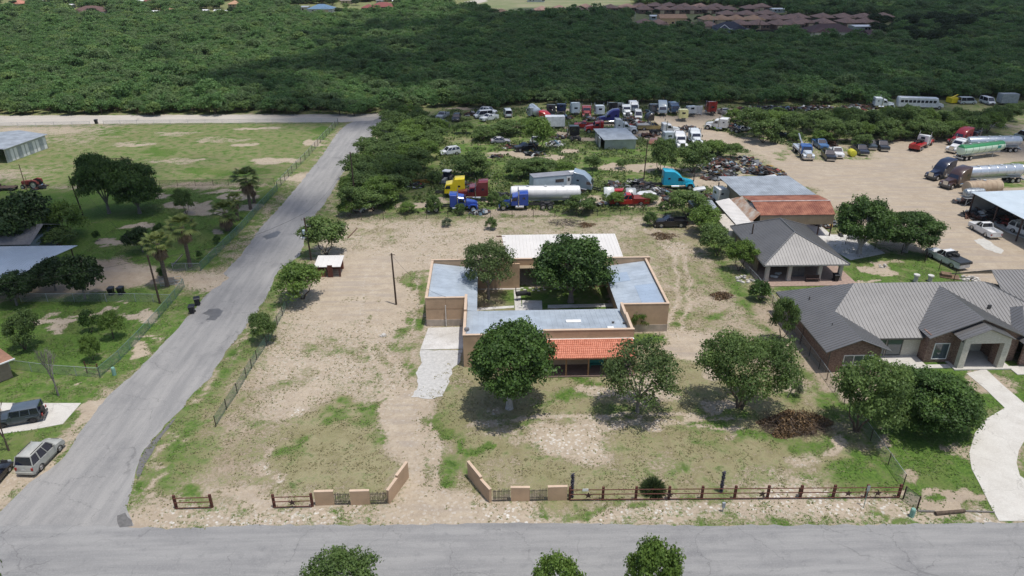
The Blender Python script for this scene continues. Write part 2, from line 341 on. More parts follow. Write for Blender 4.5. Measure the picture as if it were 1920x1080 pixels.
def ground_mat():
    m = bpy.data.materials.new('soil_and_grass'); m.use_nodes = True; nt = m.node_tree; b = nt.nodes['Principled BSDF']
    b.inputs['Roughness'].default_value = .95; b.inputs['Specular IOR Level'].default_value = .15
    tc = N(nt, 'TexCoord'); at = N(nt, 'Attribute', attribute_name='cover'); sp = N(nt, 'SeparateColor'); nt.links.new(at.outputs['Color'], sp.inputs[0])
    def noise(s, d=5, r=.6, dist=0.):
        n = N(nt, 'TexNoise'); n.inputs['Scale'].default_value = s; n.inputs['Detail'].default_value = d; n.inputs['Roughness'].default_value = r; n.inputs['Distortion'].default_value = dist
        nt.links.new(tc.outputs['Object'], n.inputs['Vector']); return n.outputs['Fac']
    def ma(op, a, b_, c=None, clamp=False):
        n = N(nt, 'Math', operation=op, use_clamp=clamp)
        for i, v in enumerate((a, b_, c)):
            if v is None: continue
            if isinstance(v, (int, float)): n.inputs[i].default_value = v
            else: nt.links.new(v, n.inputs[i])
        return n.outputs[0]
    def mix(f, a, b_):
        n = N(nt, 'Mix', data_type='RGBA')
        nt.links.new(f, n.inputs[0])
        for i, v in ((6, a), (7, b_)):
            if isinstance(v, tuple): n.inputs[i].default_value = (*v, 1)
            else: nt.links.new(v, n.inputs[i])
        return n.outputs[2]
    def ramp(f, lo, hi):
        n = N(nt, 'MapRange', interpolation_type='SMOOTHSTEP'); nt.links.new(f, n.inputs[0]); n.inputs[1].default_value = lo; n.inputs[2].default_value = hi; return n.outputs[0]
    big = noise(.12, 4); mid = noise(.6, 5, .65, .4); small = noise(3.2, 5, .7); fine = noise(11, 3, .6)
    def vor(s, rnd=1.):
        v = N(nt, 'TexVoronoi'); v.inputs['Scale'].default_value = s; v.inputs['Randomness'].default_value = rnd; nt.links.new(tc.outputs['Object'], v.inputs['Vector']); return v
    dirt = mix(ramp(mid, .3, .7), (.365, .30, .225), (.445, .375, .285))
    dirt = mix(ma('MULTIPLY', ramp(small, .45, .72), .6), dirt, (.26, .21, .15))
    dirt = mix(ma('MULTIPLY', at.outputs['Alpha'], ramp(big, .2, .62)), dirt, (.225, .165, .11))
    dirt = mix(ma('MULTIPLY', ramp(fine, .55, .75), .5), dirt, (.54, .48, .39))
    mps = N(nt, 'Mapping'); mps.inputs['Rotation'].default_value = (0, 0, .7); mps.inputs['Scale'].default_value = (.12, 1.1, 1); nt.links.new(tc.outputs['Object'], mps.inputs[0])
    ns = N(nt, 'TexNoise'); ns.inputs['Scale'].default_value = 1.; ns.inputs['Detail'].default_value = 5; nt.links.new(mps.outputs[0], ns.inputs['Vector'])
    dirt = mix(ma('MULTIPLY', ramp(ns.outputs['Fac'], .45, .62), ma('SUBTRACT', .5, ma('MULTIPLY', ramp(sp.outputs[0], .02, .12), .35))), dirt, (.29, .25, .215))
    # broken pale stone
    v1 = vor(2.6); st = ma('MULTIPLY', ramp(ma('SUBTRACT', .55, v1.outputs['Distance']), .08, .3), ramp(small, .4, .55))
    stc = mix(v1.outputs['Color'], (.50, .48, .43), (.74, .72, .67))
    dirt = mix(ma('MULTIPLY', sp.outputs[2], st, None, True), dirt, stc)
    # grass
    lush = mix(ramp(small, .3, .7), (.046, .10, .017), (.118, .19, .038))
    dry = mix(ramp(mid, .3, .7), (.205, .185, .095), (.32, .285, .175))
    bb = ramp(ma('ADD', ma('ADD', sp.outputs[1], ma('MULTIPLY', ma('SUBTRACT', mid, .5), 1.5)), ma('MULTIPLY', ma('SUBTRACT', small, .5), .5)), .25, .8)
    grass = mix(bb, dry, lush); grass = mix(ma('MULTIPLY', ramp(mid, .56, .74), .55), grass, (.05, .085, .022)); grass = mix(ma('MULTIPLY', ramp(big, .5, .7), .4), grass, (.17, .17, .07))
    cov = ma('ADD', sp.outputs[0], ma('MULTIPLY', ma('SUBTRACT', mid, .5), 1.0))
    cov = ma('ADD', cov, ma('MULTIPLY', ma('SUBTRACT', small, .5), .95)); cov = ma('ADD', cov, ma('MULTIPLY', ma('SUBTRACT', fine, .5), .6)); cov = ma('ADD', cov, ma('MULTIPLY', ma('SUBTRACT', big, .5), .4))
    cf = ramp(cov, .36, .66)
    col = mix(cf, dirt, grass)
    # small dark clumps of weeds
    v2 = vor(.85); wd = ma('MULTIPLY', ma('MULTIPLY', ramp(ma('SUBTRACT', .42, v2.outputs['Distance']), 0., .25), ramp(small, .48, .6)), ramp(sp.outputs[0], .06, .3))
    col = mix(ma('MULTIPLY', wd, .6), col, (.14, .145, .06))
    nt.links.new(col, b.inputs['Base Color'])
    bp = N(nt, 'Bump'); bp.inputs['Strength'].default_value = .55; bp.inputs['Distance'].default_value = .12
    h = ma('ADD', ma('MULTIPLY', small, 1.), ma('MULTIPLY', ma('MULTIPLY', cf, fine), 1.2)); nt.links.new(h, bp.inputs['Height']); nt.links.new(bp.outputs[0], b.inputs['Normal'])
    return m
M['ground'] = ground_mat(); me.materials.append(M['ground'])
tag(link('ground', me), kind='structure')

# ================================================================ roads, drives, slabs
def road_mat(name, c1, c2, c3, streak=(.12, 1.2), blotch=.5):
    m = bpy.data.materials.new(name); m.use_nodes = True; nt = m.node_tree; b = nt.nodes['Principled BSDF']
    b.inputs['Roughness'].default_value = .9; b.inputs['Specular IOR Level'].default_value = .25
    tc = N(nt, 'TexCoord'); mp = N(nt, 'Mapping'); mp.inputs['Scale'].default_value = (streak[0], streak[1], 1); nt.links.new(tc.outputs['Object'], mp.inputs[0])
    def noise(v, s, d=6, r=.65):
        n = N(nt, 'TexNoise'); n.inputs['Scale'].default_value = s; n.inputs['Detail'].default_value = d; n.inputs['Roughness'].default_value = r; nt.links.new(v, n.inputs['Vector']); return n
    def mix(f, a, b_):
        n = N(nt, 'Mix', data_type='RGBA'); nt.links.new(f, n.inputs[0])
        for i, v in ((6, a), (7, b_)):
            if isinstance(v, tuple): n.inputs[i].default_value = (*v, 1)
            else: nt.links.new(v, n.inputs[i])
        return n.outputs[2]
    def ramp(f, lo, hi, mx=1.):
        n = N(nt, 'MapRange', interpolation_type='SMOOTHSTEP'); nt.links.new(f, n.inputs[0]); n.inputs[1].default_value = lo; n.inputs[2].default_value = hi; n.inputs[4].default_value = mx; return n.outputs[0]
    O = tc.outputs['Object']
    s1 = noise(mp.outputs[0], .9).outputs[0]; s2 = noise(O, .18, 5).outputs[0]; s3 = noise(O, 8, 4).outputs[0]; s4 = noise(O, 1.1, 6, .7).outputs[0]
    col = mix(ramp(s1, .32, .68, .9), c1, c2); col = mix(ramp(s2, .5, .72, blotch), col, c3); col = mix(ramp(s4, .52, .75, .6), col, c3)
    col = mix(ramp(s3, .45, .75, .35), col, tuple(min(1, c*1.35) for c in c2))
    wn = noise(O, .8, 3).outputs[1]; va = N(nt, 'VectorMath', operation='MULTIPLY_ADD'); nt.links.new(wn, va.inputs[0]); va.inputs[1].default_value = (1.6, 1.6, 0); nt.links.new(O, va.inputs[2])
    vo = N(nt, 'TexVoronoi', feature='DISTANCE_TO_EDGE'); vo.inputs['Scale'].default_value = .22; nt.links.new(va.outputs[0], vo.inputs['Vector']); ck = ramp(vo.outputs['Distance'], .011, .0, .36)
    ms = N(nt, 'Math', operation='MULTIPLY'); nt.links.new(ck, ms.inputs[0]); nt.links.new(ramp(s2, .42, .55), ms.inputs[1]); col = mix(ms.outputs[0], col, tuple(c*.45 for c in c3))
    nt.links.new(col, b.inputs['Base Color'])
    bp = N(nt, 'Bump'); bp.inputs['Strength'].default_value = .3; bp.inputs['Distance'].default_value = .02; nt.links.new(s3, bp.inputs['Height']); nt.links.new(bp.outputs[0], b.inputs['Normal'])
    M[name] = m; return m
ASPH = road_mat('chip_seal', (.21, .208, .205), (.285, .28, .27), (.15, .15, .152), (.12, 1.3))
ASPH2 = road_mat('chip_seal_lane', (.22, .216, .21), (.305, .295, .28), (.155, .154, .155), (1.1, .1))
CALI = road_mat('caliche', (.40, .365, .315), (.47, .43, .375), (.30, .28, .25), (.1, .6))
CONC = road_mat('concrete', (.47, .445, .40), (.54, .52, .475), (.40, .375, .335), (.6, .6), .35)
CONC_OLD = road_mat('old_concrete', (.44, .42, .39), (.60, .59, .57), (.34, .31, .27), (.8, .8), .7)
def sheet(name, pts, z, m, jit=0., seed=1, step=1.2, kind='structure', world=False, thick=0., closed_px=True):
    rnd = random.Random(seed); wp = [Vector((p[0], p[1], 0)) if world else P(*p) for p in pts]; out = []
    for i, a in enumerate(wp):
        b = wp[(i+1) % len(wp)]; L = (b-a).length; n = max(1, int(L/step)) if jit else 1
        for k in range(n):
            p = a.lerp(b, k/n); out.append((p.x+rnd.uniform(-jit, jit), p.y+rnd.uniform(-jit, jit)))
    mb = MB()
    if thick: mb.prism(out, z-thick, z)
    else: mb.poly([(x, y, z) for x, y in out])
    o = mb.build(name, m, kind=kind)
    bm = bmesh.new(); bm.from_mesh(o.data); bmesh.ops.triangulate(bm, faces=bm.faces[:], ngon_method='BEAUTY'); bmesh.ops.recalc_face_normals(bm, faces=bm.faces)
    if not thick:
        for f in bm.faces:
            if f.normal.z < 0: f.normal_flip()
    bm.to_mesh(o.data); bm.free(); return o
side = [(-30,990),(0,958),(55,905),(120,860),(160,795),(196,748),(233,716),(262,690),(287,662),(318,632),(343,603),(360,587),(392,548),(432,520),(417,513),(457,473),(485,432),(502,412),(533,380),(577,325),(605,290),(632,250),(650,233),(700,213),(722,214),(716,235),(692,262),(662,298),(640,328),(610,380),(592,402),(575,440),(563,478),(520,510),(505,547),(480,587),(433,647),(390,713),(373,727),(337,770),(300,807),(270,843),(254,883),(246,920),(235,950),(248,985),(200,1000),(90,1000)]
sheet('side_road', side, .002, ASPH2, .16, 2, .7)
mainr = [(-160,985),(0,985),(150,985),(262,988),(330,992),(500,984),(700,985),(960,981),(1280,985),(1600,984),(1873,980),(2150,978),(2200,1092),(1400,1088),(900,1086),(400,1088),(-220,1100)]
sheet('main_road', mainr, .006, ASPH, .12, 5, .6)
sheet('top_road', [(-260,222),(0,217),(200,216),(450,215),(640,214),(722,213),(700,226),(640,229),(450,230),(200,232),(0,236),(-260,242)], .004, CALI, .25, 6, 1.2)
sheet('puddle_stain', [(380,588),(392,580),(408,578),(418,583),(412,592),(402,601),(385,601),(395,592)], .010, mat('wet_asphalt', (.13,.125,.12), .3, 0, .1), .1, 3, .4)
sheet('puddle_stain', [(491,444),(508,437),(520,433),(526,436),(518,444),(500,449)], .010, M['wet_asphalt'], .1, 4, .4)
sheet('asphalt_patch', [(256,885),(262,862),(276,838),(300,812),(330,782),(322,796),(300,822),(284,850),(268,880),(258,900)], .010, mat('patch_asphalt', (.15,.145,.14), .9, 0, .15, 3), .06, 7, .5)
sheet('asphalt_patch', [(220,968),(236,962),(246,975),(248,986),(225,990)], .011, M['patch_asphalt'], .08, 8, .4)
sheet('concrete_drive', [(1812,700),(1848,692),(1880,722),(1925,760),(2030,830),(1975,795),(1940,812),(1921,826),(1910,845),(1906,868),(1912,892),(1960,925),(2030,955),(2030,977),(1873,977),(1855,945),(1838,910),(1822,880),(1817,850),(1828,812),(1850,785),(1884,765),(1850,732)], .03, CONC, 0, thick=.1)
sheet('concrete_pad', [(-90,755),(60,756),(152,756),(118,795),(60,806),(-90,826)], .03, CONC, 0, thick=.1)
sheet('concrete_drive', [(803,615),(872,613),(868,654),(788,656)], .04, CONC_OLD, 0, thick=.1)
sheet('broken_concrete', [(788,657),(868,656),(862,680),(850,690),(845,705),(832,742),(812,748),(772,745),(785,720),(780,700),(790,680)], .02, mat('broken_concrete', (.50,.49,.465), .9, 0, .1, 2.6, bump=.5), .12, 9, .5)
sheet('concrete_slab', [(1525,440),(1600,440),(1660,475),(1595,488),(1560,468)], .03, CONC_OLD, 0, thick=.1)
sheet('pale_patch', [(1825,450),(1845,446),(1868,462),(1885,470),(1875,475),(1850,468)], .004, mat('pale_dirt', (.52,.50,.45), .95, 0, .1), .2, 10, .6)
sheet('concrete_slab', [(1815,392),(1835,388),(1925,432),(1925,448),(1890,436)], .02, CONC_OLD, 0, thick=.08)
for n_, pts_ in (('walkway', [(888,578),(964,573),(964,577),(888,583)]), ('walkway', [(963,544),(975,544),(979,584),(966,584)]), ('patio_slab', [(979,563),(1016,564),(1017,584),(979,584)]), ('walkway', [(1027,572),(1152,569),(1152,575),(1027,578)]), ('walkway', [(888,540),(976,540),(976,543),(888,543)])):
    sheet(n_, pts_, .02, CONC_OLD, 0, thick=.05)
for x_, y_ in ((979,540),(994,540),(1006,541),(1017,540),(1042,541),(1050,540),(984,543),(1000,544),(1010,545),(1021,543)):
    sheet('stepping_stone', [(x_-2.6,y_-.9),(x_+2.6,y_-.9),(x_+2.6,y_+.9),(x_-2.6,y_+.9)], .02, CONC_OLD, 0, thick=.05)
# ================================================================ buildings
def brick_mat(name, c1, c2, c3, mortar, sx=4.2, row=.5):
    m = bpy.data.materials.new(name); m.use_nodes = True; nt = m.node_tree; b = nt.nodes['Principled BSDF']; b.inputs['Roughness'].default_value = .85
    tc = N(nt, 'TexCoord'); sp = N(nt, 'SeparateXYZ'); nt.links.new(tc.outputs['Object'], sp.inputs[0])
    ad = N(nt, 'Math', operation='ADD'); nt.links.new(sp.outputs[0], ad.inputs[0]); nt.links.new(sp.outputs[1], ad.inputs[1])
    cb = N(nt, 'CombineXYZ'); nt.links.new(ad.outputs[0], cb.inputs[0]); nt.links.new(sp.outputs[2], cb.inputs[1])
    br = N(nt, 'TexBrick'); br.inputs['Scale'].default_value = sx; br.inputs['Mortar Size'].default_value = .018; br.inputs['Brick Width'].default_value = .95; br.inputs['Row Height'].default_value = .33
    br.inputs['Color1'].default_value = (*c1, 1); br.inputs['Color2'].default_value = (*c2, 1); br.inputs['Mortar'].default_value = (*mortar, 1); br.inputs['Bias'].default_value = 0
    nt.links.new(cb.outputs[0], br.inputs['Vector'])
    no = N(nt, 'TexNoise'); no.inputs['Scale'].default_value = 3.1; no.inputs['Detail'].default_value = 3
    mp = N(nt, 'Mapping'); mp.inputs['Scale'].default_value = (1.3, 3.2, 1); nt.links.new(cb.outputs[0], mp.inputs[0]); nt.links.new(mp.outputs[0], no.inputs['Vector'])
    rp = N(nt, 'MapRange'); rp.inputs[1].default_value = .52; rp.inputs[2].default_value = .6; nt.links.new(no.outputs[0], rp.inputs[0])
    mx = N(nt, 'Mix', data_type='RGBA'); nt.links.new(rp.outputs[0], mx.inputs[0]); nt.links.new(br.outputs[0], mx.inputs[6]); mx.inputs[7].default_value = (*c3, 1)
    nt.links.new(mx.outputs[2], b.inputs['Base Color']); M[name] = m; return m
STUC = mat('tan_stucco', (.51,.355,.23), .9, 0, .1, .55, bump=.25, bscale=14)
STUC_CAP = mat('stucco_coping', (.57,.43,.315), .9, 0, .06, 1.5)
FOUND = mat('grey_render', (.46,.385,.315), .9, 0, .12, 1.3)
ROOFB = mat('blue_grey_sheet', (.44,.50,.56), .45, .15, .11, .5)
ROOFB2 = mat('blue_grey_sheet_newer', (.36,.44,.54), .45, .15, .05, .5)
WHITE = mat('white_sheet', (.64,.615,.58), .55, 0, .04, .4)
WHITEP = mat('white_paint', (.78,.78,.76), .5, 0, .05, 2)
GREYR = mat('standing_seam_grey', (.235,.23,.225), .5, .68, .05, .5)
GREYT = mat('dark_trim', (.09,.085,.08), .5, .2, .06)
GALV = mat('galvanised_sheet', (.50,.53,.55), .4, .45, .14, .6)
RUST = mat('rusty_sheet', (.34,.145,.09), .85, .1, .25, .8, col2=(.19,.065,.042))
RUSTP = mat('part_rusted_sheet', (.50,.46,.40), .7, .2, .2, .9, col2=(.36,.20,.12))
TANS = mat('tan_sheet', (.34,.27,.185), .6, .1, .08, .8)
STEEL = mat('bare_steel', (.55,.57,.6), .3, .9, .08, 1.5)
DARK = mat('painted_interior_shade', (.03,.028,.026), .9)  # near-black colour painted in for the shade inside an opening
BLK = mat('black_rubber', (.018,.018,.018), .8, 0, .15, 4)
GLASS = mat('window_glass', (.06,.085,.10), .06, 0, .05, 1, spec=1.)
GLASSD = mat('tinted_glass', (.012,.015,.03), .05, 0, .0, 1, spec=.9)
WOOD = mat('weathered_wood', (.20,.13,.08), .9, 0, .2, 5)
POST = mat('porch_post_wood', (.34,.19,.10), .8, 0, .12, 4)
CREAM = brick_mat('cream_stone', (.56,.52,.44), (.50,.46,.38), (.60,.57,.50), (.42,.39,.34), 3.1)
BRICK = brick_mat('brown_brick', (.185,.105,.075), (.30,.205,.16), (.13,.075,.06), (.27,.22,.185), 4.2)
TILE = mat('clay_tile', (.66,.27,.175), .7, 0, .13, 2.6, col2=(.50,.17,.10))
CONCM = M['concrete']; METALP = mat('dark_pipe', (.075,.045,.04), .7, .3, .2, 5)
RUSTPIPE = mat('rust_red_pipe', (.14,.05,.035), .8, .2, .2, 5)

def rpanel(mb, pts, down, sp=.45, m=0, h=.045, wd=.035, th=.06, mr=None, off=0.):
    pts = [Vector(p) for p in pts]; n = Vector((0, 0, 0))
    for i in range(len(pts)):
        a, b = pts[i], pts[(i+1) % len(pts)]; n += a.cross(b)
    n.normalize()
    if n.z < 0: pts = pts[::-1]; n = -n
    k = len(pts); mb.add(pts+[p-n*th for p in pts], [list(range(k)), list(range(k, 2*k))[::-1]]+[((i+1) % k, i, k+i, k+(i+1) % k) for i in range(k)], m)
    d = Vector((down[0], down[1], 0)); d = (d-n*d.dot(n)).normalized(); u = d.cross(n).normalized()
    us = [p.dot(u) for p in pts]; mn, mx = min(us), max(us); t = math.floor(mn/sp)*sp+sp*.5+off
    c0 = pts[0].dot(n); mr = m if mr is None else mr
    while t < mx:
        xs = []
        for i in range(k):
            a, b = pts[i], pts[(i+1) % k]; ua, ub = a.dot(u), b.dot(u)
            if (ua > t) != (ub > t): xs.append(a.lerp(b, (t-ua)/(ub-ua)).dot(d))
        xs.sort()
        for j in range(0, len(xs)-1, 2):
            if xs[j+1]-xs[j] < .15: continue
            v0, v1 = xs[j]+.02, xs[j+1]-.02
            q = lambda uu, vv, hh: u*uu+d*vv+n*(c0+hh)
            mb.hull8([q(t-wd, v0, .001), q(t+wd, v0, .001), q(t+wd, v1, .001), q(t-wd, v1, .001)], [q(t-wd*.6, v0, h), q(t+wd*.6, v0, h), q(t+wd*.6, v1, h), q(t-wd*.6, v1, h)], mr)
        t += sp
def roof(name, parent, panels, mt, **k):
    mb = MB()
    for pts, down in panels: rpanel(mb, pts, down, **k)
    o = mb.build(name, mt, parent); fix_normals(o.data); return o
def wbox(name, parent, boxes, mt, **t):
    mb = MB()
    for b in boxes: mb.box(*b)
    return mb.build(name, mt, parent, **t)

# ---- courtyard house of the lot
H = empty('courtyard_house', (6, 67, 0), 0, 'tan stucco courtyard house with blue grey metal roofs and red tile porch', 'house')
def rel(o, par):
    o.parent = par; o.matrix_parent_inverse = Matrix.Translation(-par.location) if par.rotation_euler.z == 0 else par.matrix_world.inverted(); return o
class Sub:
    """collects world-coordinate boxes and links them under a parent thing"""
SPLIT = {'stone_wall','foundation_band','frame','column_side','soffit_trim','downpipe','vent_pipe','porch_slab','control_joint','flashing','wire_rail','front_sheet','rear_wall','side_wall','column'}
def wb(name, par, boxes, mt, **t):
    if name in SPLIT and len(boxes) > 1 and not (name == 'column' and len(boxes) == 2):
        o = [rel(wbox(name, None, [b], mt, **t), par) for b in boxes]; return o[0] if name != 'frame' else o
    return rel(wbox(name, None, boxes, mt, **t), par)
def wr(name, par, panels, mt, **k): return rel(roof(name, None, panels, mt, **k), par)
def wallwin(par, x0, x1, y, z0, z1, frame, mull=1, dark=GLASS):
    o = wb('window', par, [(x0,x1,y-.02,y-.005,z0,z1)], dark)
    bs = [(x0-.09,x1+.09,y-.05,y-.001,z1,z1+.1),(x0-.09,x1+.09,y-.05,y-.001,z0-.1,z0),(x0-.09,x0,y-.05,y-.001,z0,z1),(x1,x1+.09,y-.05,y-.001,z0,z1)]
    for k in range(1, mull): xx = x0+(x1-x0)*k/mull; bs.append((xx-.04,xx+.04,y-.045,y-.021,z0,z1))
    
    mb = MB(); mb.add([(x0-.09,y-.05,z0-.1),(x1+.09,y-.05,z0-.1),(x1+.09,y-.05,z1+.1),(x0-.09,y-.05,z1+.1),(x0,y-.05,z0),(x1,y-.05,z0),(x1,y-.05,z1),(x0,y-.05,z1),(x0-.09,y-.002,z0-.1),(x1+.09,y-.002,z0-.1),(x1+.09,y-.002,z1+.1),(x0-.09,y-.002,z1+.1),(x0,y-.021,z0),(x1,y-.021,z0),(x1,y-.021,z1),(x0,y-.021,z1)],
        [(0,1,5,4),(1,2,6,5),(2,3,7,6),(3,0,4,7),(0,8,9,1),(1,9,10,2),(2,10,11,3),(3,11,8,0),(4,5,13,12),(5,6,14,13),(6,7,15,14),(7,4,12,15)])
    f = mb.build('frame', frame, o); f.matrix_parent_inverse = Matrix.Identity(4)
    for b in bs[4:]: q = MB(); q.box(*b); q.build('mullion', frame, o)
    return o
wb('wall', H, [(-3.1,5.6,66.9,67.15,0,4.), (5.6,15.5,66.86,67.15,0,4.42), (-3.1,-2.85,67.15,72.4,0,4.), (-3.1,-2.85,72.4,76.4,0,4.25), (15.25,15.5,67.15,71.2,0,4.2), (15.25,15.5,71.2,74.2,0,3.95),
  (-7.9,-2.85,76.4,76.65,0,3.8), (-7.9,-7.65,76.65,87.65,0,3.8), (-2.15,-1.95,76.65,87.6,0,2.5), (-2.6,15.25,74.55,74.75,0,2.55),
  (-7.9,21.6,87.65,87.9,2.9,3.86), (-7.9,3.9,87.6,87.9,0,2.9),(12.,21.6,87.6,87.9,0,2.9),(-1.95,3.9,86.7,86.95,0,3.6),(12.,15.3,86.7,86.95,0,3.4),
  (15.5,21.1,74.2,74.45,0,3.7), (20.88,21.12,74.45,87.6,0,3.7), (15.7,15.9,74.5,87.6,0,2.5)], STUC)
wb('parapet_coping', H, [(-3.13,5.6,66.87,67.18,4.,4.05), (5.57,15.53,66.83,67.18,4.42,4.48), (-3.13,-2.82,67.18,72.4,4.,4.05), (-3.13,-2.82,72.4,76.4,4.25,4.3), (15.22,15.53,67.18,71.2,4.2,4.26),(15.22,15.53,71.2,74.2,3.95,4.),
  (-7.93,-2.85,76.37,76.68,3.8,3.86), (-7.93,-7.62,76.68,87.6,3.8,3.86), (-7.93,21.6,87.62,87.93,3.861,3.92), (15.53,21.15,74.17,74.48,3.7,3.76), (20.85,21.15,74.48,87.6,3.7,3.76)], STUC_CAP)
wb('foundation_band', H, [(-7.88,-3.12,76.36,76.4,0,.9), (15.53,21.14,74.16,74.2,0,.95), (21.12,21.14,74.2,87.6,0,.95)], FOUND)
wb('control_joint', H, [(-7.88,-3.12,76.385,76.399,2.35,2.38), (-5.5,-5.47,76.385,76.399,.9,3.8)], mat('joint_line', (.3,.19,.11), .9))
wb('added_shade_cover', H, [(3.9,12.,86.7,88.2,2.85,2.95)], TANS)  # cover added over the gap to keep the courtyard's back opening dark
wr('metal_roof', H, [([(-2.84,67.16,3.72),(15.24,67.16,3.72),(15.24,75.0,2.72),(-2.84,75.0,2.72)], (0,1))], [ROOFB], sp=.6, h=.03, wd=.02)
wr('metal_roof', H, [([(-7.64,76.66,3.45),(-2.84,76.66,2.812),(-2.84,75.02,2.812),(-1.7,75.02,2.66),(-1.7,87.58,2.66),(-7.64,87.58,3.45)], (1,0))], [ROOFB], sp=.9, h=.015, wd=.012)
wr('metal_roof', H, [([(20.86,74.47,3.4),(15.2,74.47,2.66),(15.2,87.58,2.66),(20.86,87.58,3.4)], (-1,0))], [ROOFB], sp=.9, h=.015, wd=.012)
wr('roof_patch', H, [([(20.7,75.2,3.4),(18.2,75.2,3.075),(18.2,80.6,3.075),(20.7,80.6,3.4)], (-1,0)), ([(18.,82.2,3.05),(15.3,82.2,2.7),(15.3,84.9,2.7),(18.,84.9,3.05)], (-1,0))], [ROOFB2], sp=.9, h=.01, wd=.01, th=.02)
wb('skylight', H, [(8.5,10.2,70.6,71.2,3.2,3.42)], WHITEP); wb('skylight', H, [(12.9,13.6,68.5,69.0,3.45,3.68)], WHITEP)
for x_, y_ in ((1.1,71.6),(3.2,70.3),(13.8,70.4),(15.0,70.1),(10.6,67.7)): wb('roof_vent', H, [(x_-.14,x_+.14,y_-.12,y_+.12,3.72-(y_-67)*.128-.05,3.72-(y_-67)*.128+.2)], GREYT)
wb('flashing', H, [(5.62,15.5,66.55,66.855,3.33,3.42), (5.55,5.85,65.2,66.6,2.7,3.1)], WHITEP)
def tiles():
    mb = MB(); x0, x1, y0, z0, y1, z1 = 5.95, 15.35, 66.6, 3.34, 64.35, 2.42; nc = 44; nr = 8; pitch = (x1-x0)/nc; sl = Vector((0, y1-y0, z1-z0)); sl /= nr
    nrm = Vector((0, sl.z, -sl.y)).normalized()*-1; nrm = nrm if nrm.z > 0 else -nrm
    rnd = random.Random(4)
    for r in range(nr):
        for c in range(nc):
            e = rnd.uniform(-.006, .008); vs = []; k = 6
            for row in (0, 1):
                base = Vector((x0+c*pitch, y0, z0))+sl*(r+row*1.06)
                for i in range(k+1):
                    t = math.pi*i/k
                    vs.append(base+Vector((pitch*(.5-.42*math.cos(t)), 0, 0))+nrm*(math.sin(t)*.085+(.05 if row else .012)+e))
            mb.add(vs, [(i, i+1, k+2+i, k+1+i) for i in range(k)]+[[k+1+i for i in range(k+1)]])
    mb.hull8([(x0,y1,z1-.1),(x1,y1,z1-.1),(x1,y0,z0-.1),(x0,y0,z0-.1)], [(x0,y1,z1+.004),(x1,y1,z1+.004),(x1,y0,z0+.004),(x0,y0,z0+.004)])
    mb.tube((x0, y0-.02, z0+.07), (x1, y0-.02, z0+.07), .09)
    return mb
rel(tiles().build('tile_roof', TILE), H)
wb('porch_beam', H, [(6.,15.3,64.6,64.75,2.12,2.3)], POST); wb('porch_floor', H, [(5.7,15.5,64.45,66.86,0,.12)], mat('porch_tile', (.17,.12,.10), .8, 0, .1, 3))
for x_ in (6.05, 7.95, 10.35, 12.8, 15.2): wb('post', H, [(x_-.08,x_+.08,64.6,64.76,.12,2.12)], POST)
wallwin(H, 8.1,9.5,66.86,1.,2.1,POST,2,GLASSD)
wb('door', H, [(12.4,13.4,66.81,66.86,.12,2.15)], mat('brown_door', (.12,.06,.035), .6))
wb('downpipe', H, [(-5.55,-5.45,76.2,76.3,0,2.9)], mat('white_pipe', (.7,.66,.6), .5))
mb = MB(); mb.lathe([(.02,0),(.18,.04),(.3,.12)], 'y', (0,0,0), 14); mb.tube((0,.05,0),(0,.1,-.5),.02); o = mb.build('satellite_dish', mat('grey_dish', (.3,.3,.31), .5)); o.location = (-2.7, 67.6, 4.3); rel(o, H)

# white roofed shed behind
W = empty('white_roofed_shed', (10, 93, 0), 0, 'long open shed with a flat white metal roof behind the courtyard house', 'shed')
wr('roof', W, [([(2.3,88.0,3.0),(18.35,88.0,3.0),(18.5,97.7,3.42),(1.7,97.7,3.42)], (0,-1))], [WHITE], sp=.5, h=.04, wd=.03)
for x_ in (2.3, 7.6, 12.9, 18.1):
    for y_ in (92.8, 97.4): wb('post', W, [(x_-.07,x_+.07,y_-.07,y_+.07,0,3.15)], RUSTPIPE)
wb('wall', W, [(2.,18.2,97.5,97.6,0,3.1),(2.,2.1,92,97.4,0,3.1)], TANS)
for y_ in (91.5, 93.3, 95.2, 97.2): wb('purlin', W, [(.9,2.2,y_-.05,y_+.05,3.08+(y_-91)*.04,3.18+(y_-91)*.04)], RUSTPIPE)
# small animal shed by the side fence
T = empty('dog_kennel', (-22.5, 92.5, 0), 0, 'small rusty red kennel with white ribbed roof beside the lot edge', 'kennel')
wr('roof', T, [([(-24.6,91.0,1.62),(-20.9,91.0,1.62),(-20.9,94.2,2.0),(-24.6,94.2,2.0)], (0,-1))], [WHITE], sp=.75, h=.05)
wb('wall', T, [(-24.4,-21.1,93.9,94.,0,1.85),(-24.4,-24.3,91.3,93.9,0,1.6),(-24.3,-23.3,91.2,91.3,0,1.0)], RUST)
wb('door', T, [(-22.75,-22.05,91.0,91.05,0,1.85)], RUSTPIPE)
for x_ in (-24.45,-23.2,-21.2,-21.05): wb('post', T, [(x_-.05,x_+.05,91.15,91.25,0,1.6)], RUSTPIPE)
wb('wire_rail', T, [(-22.0,-21.1,91.17,91.2,.3+i*.3,.33+i*.3) for i in range(4)], METALP)

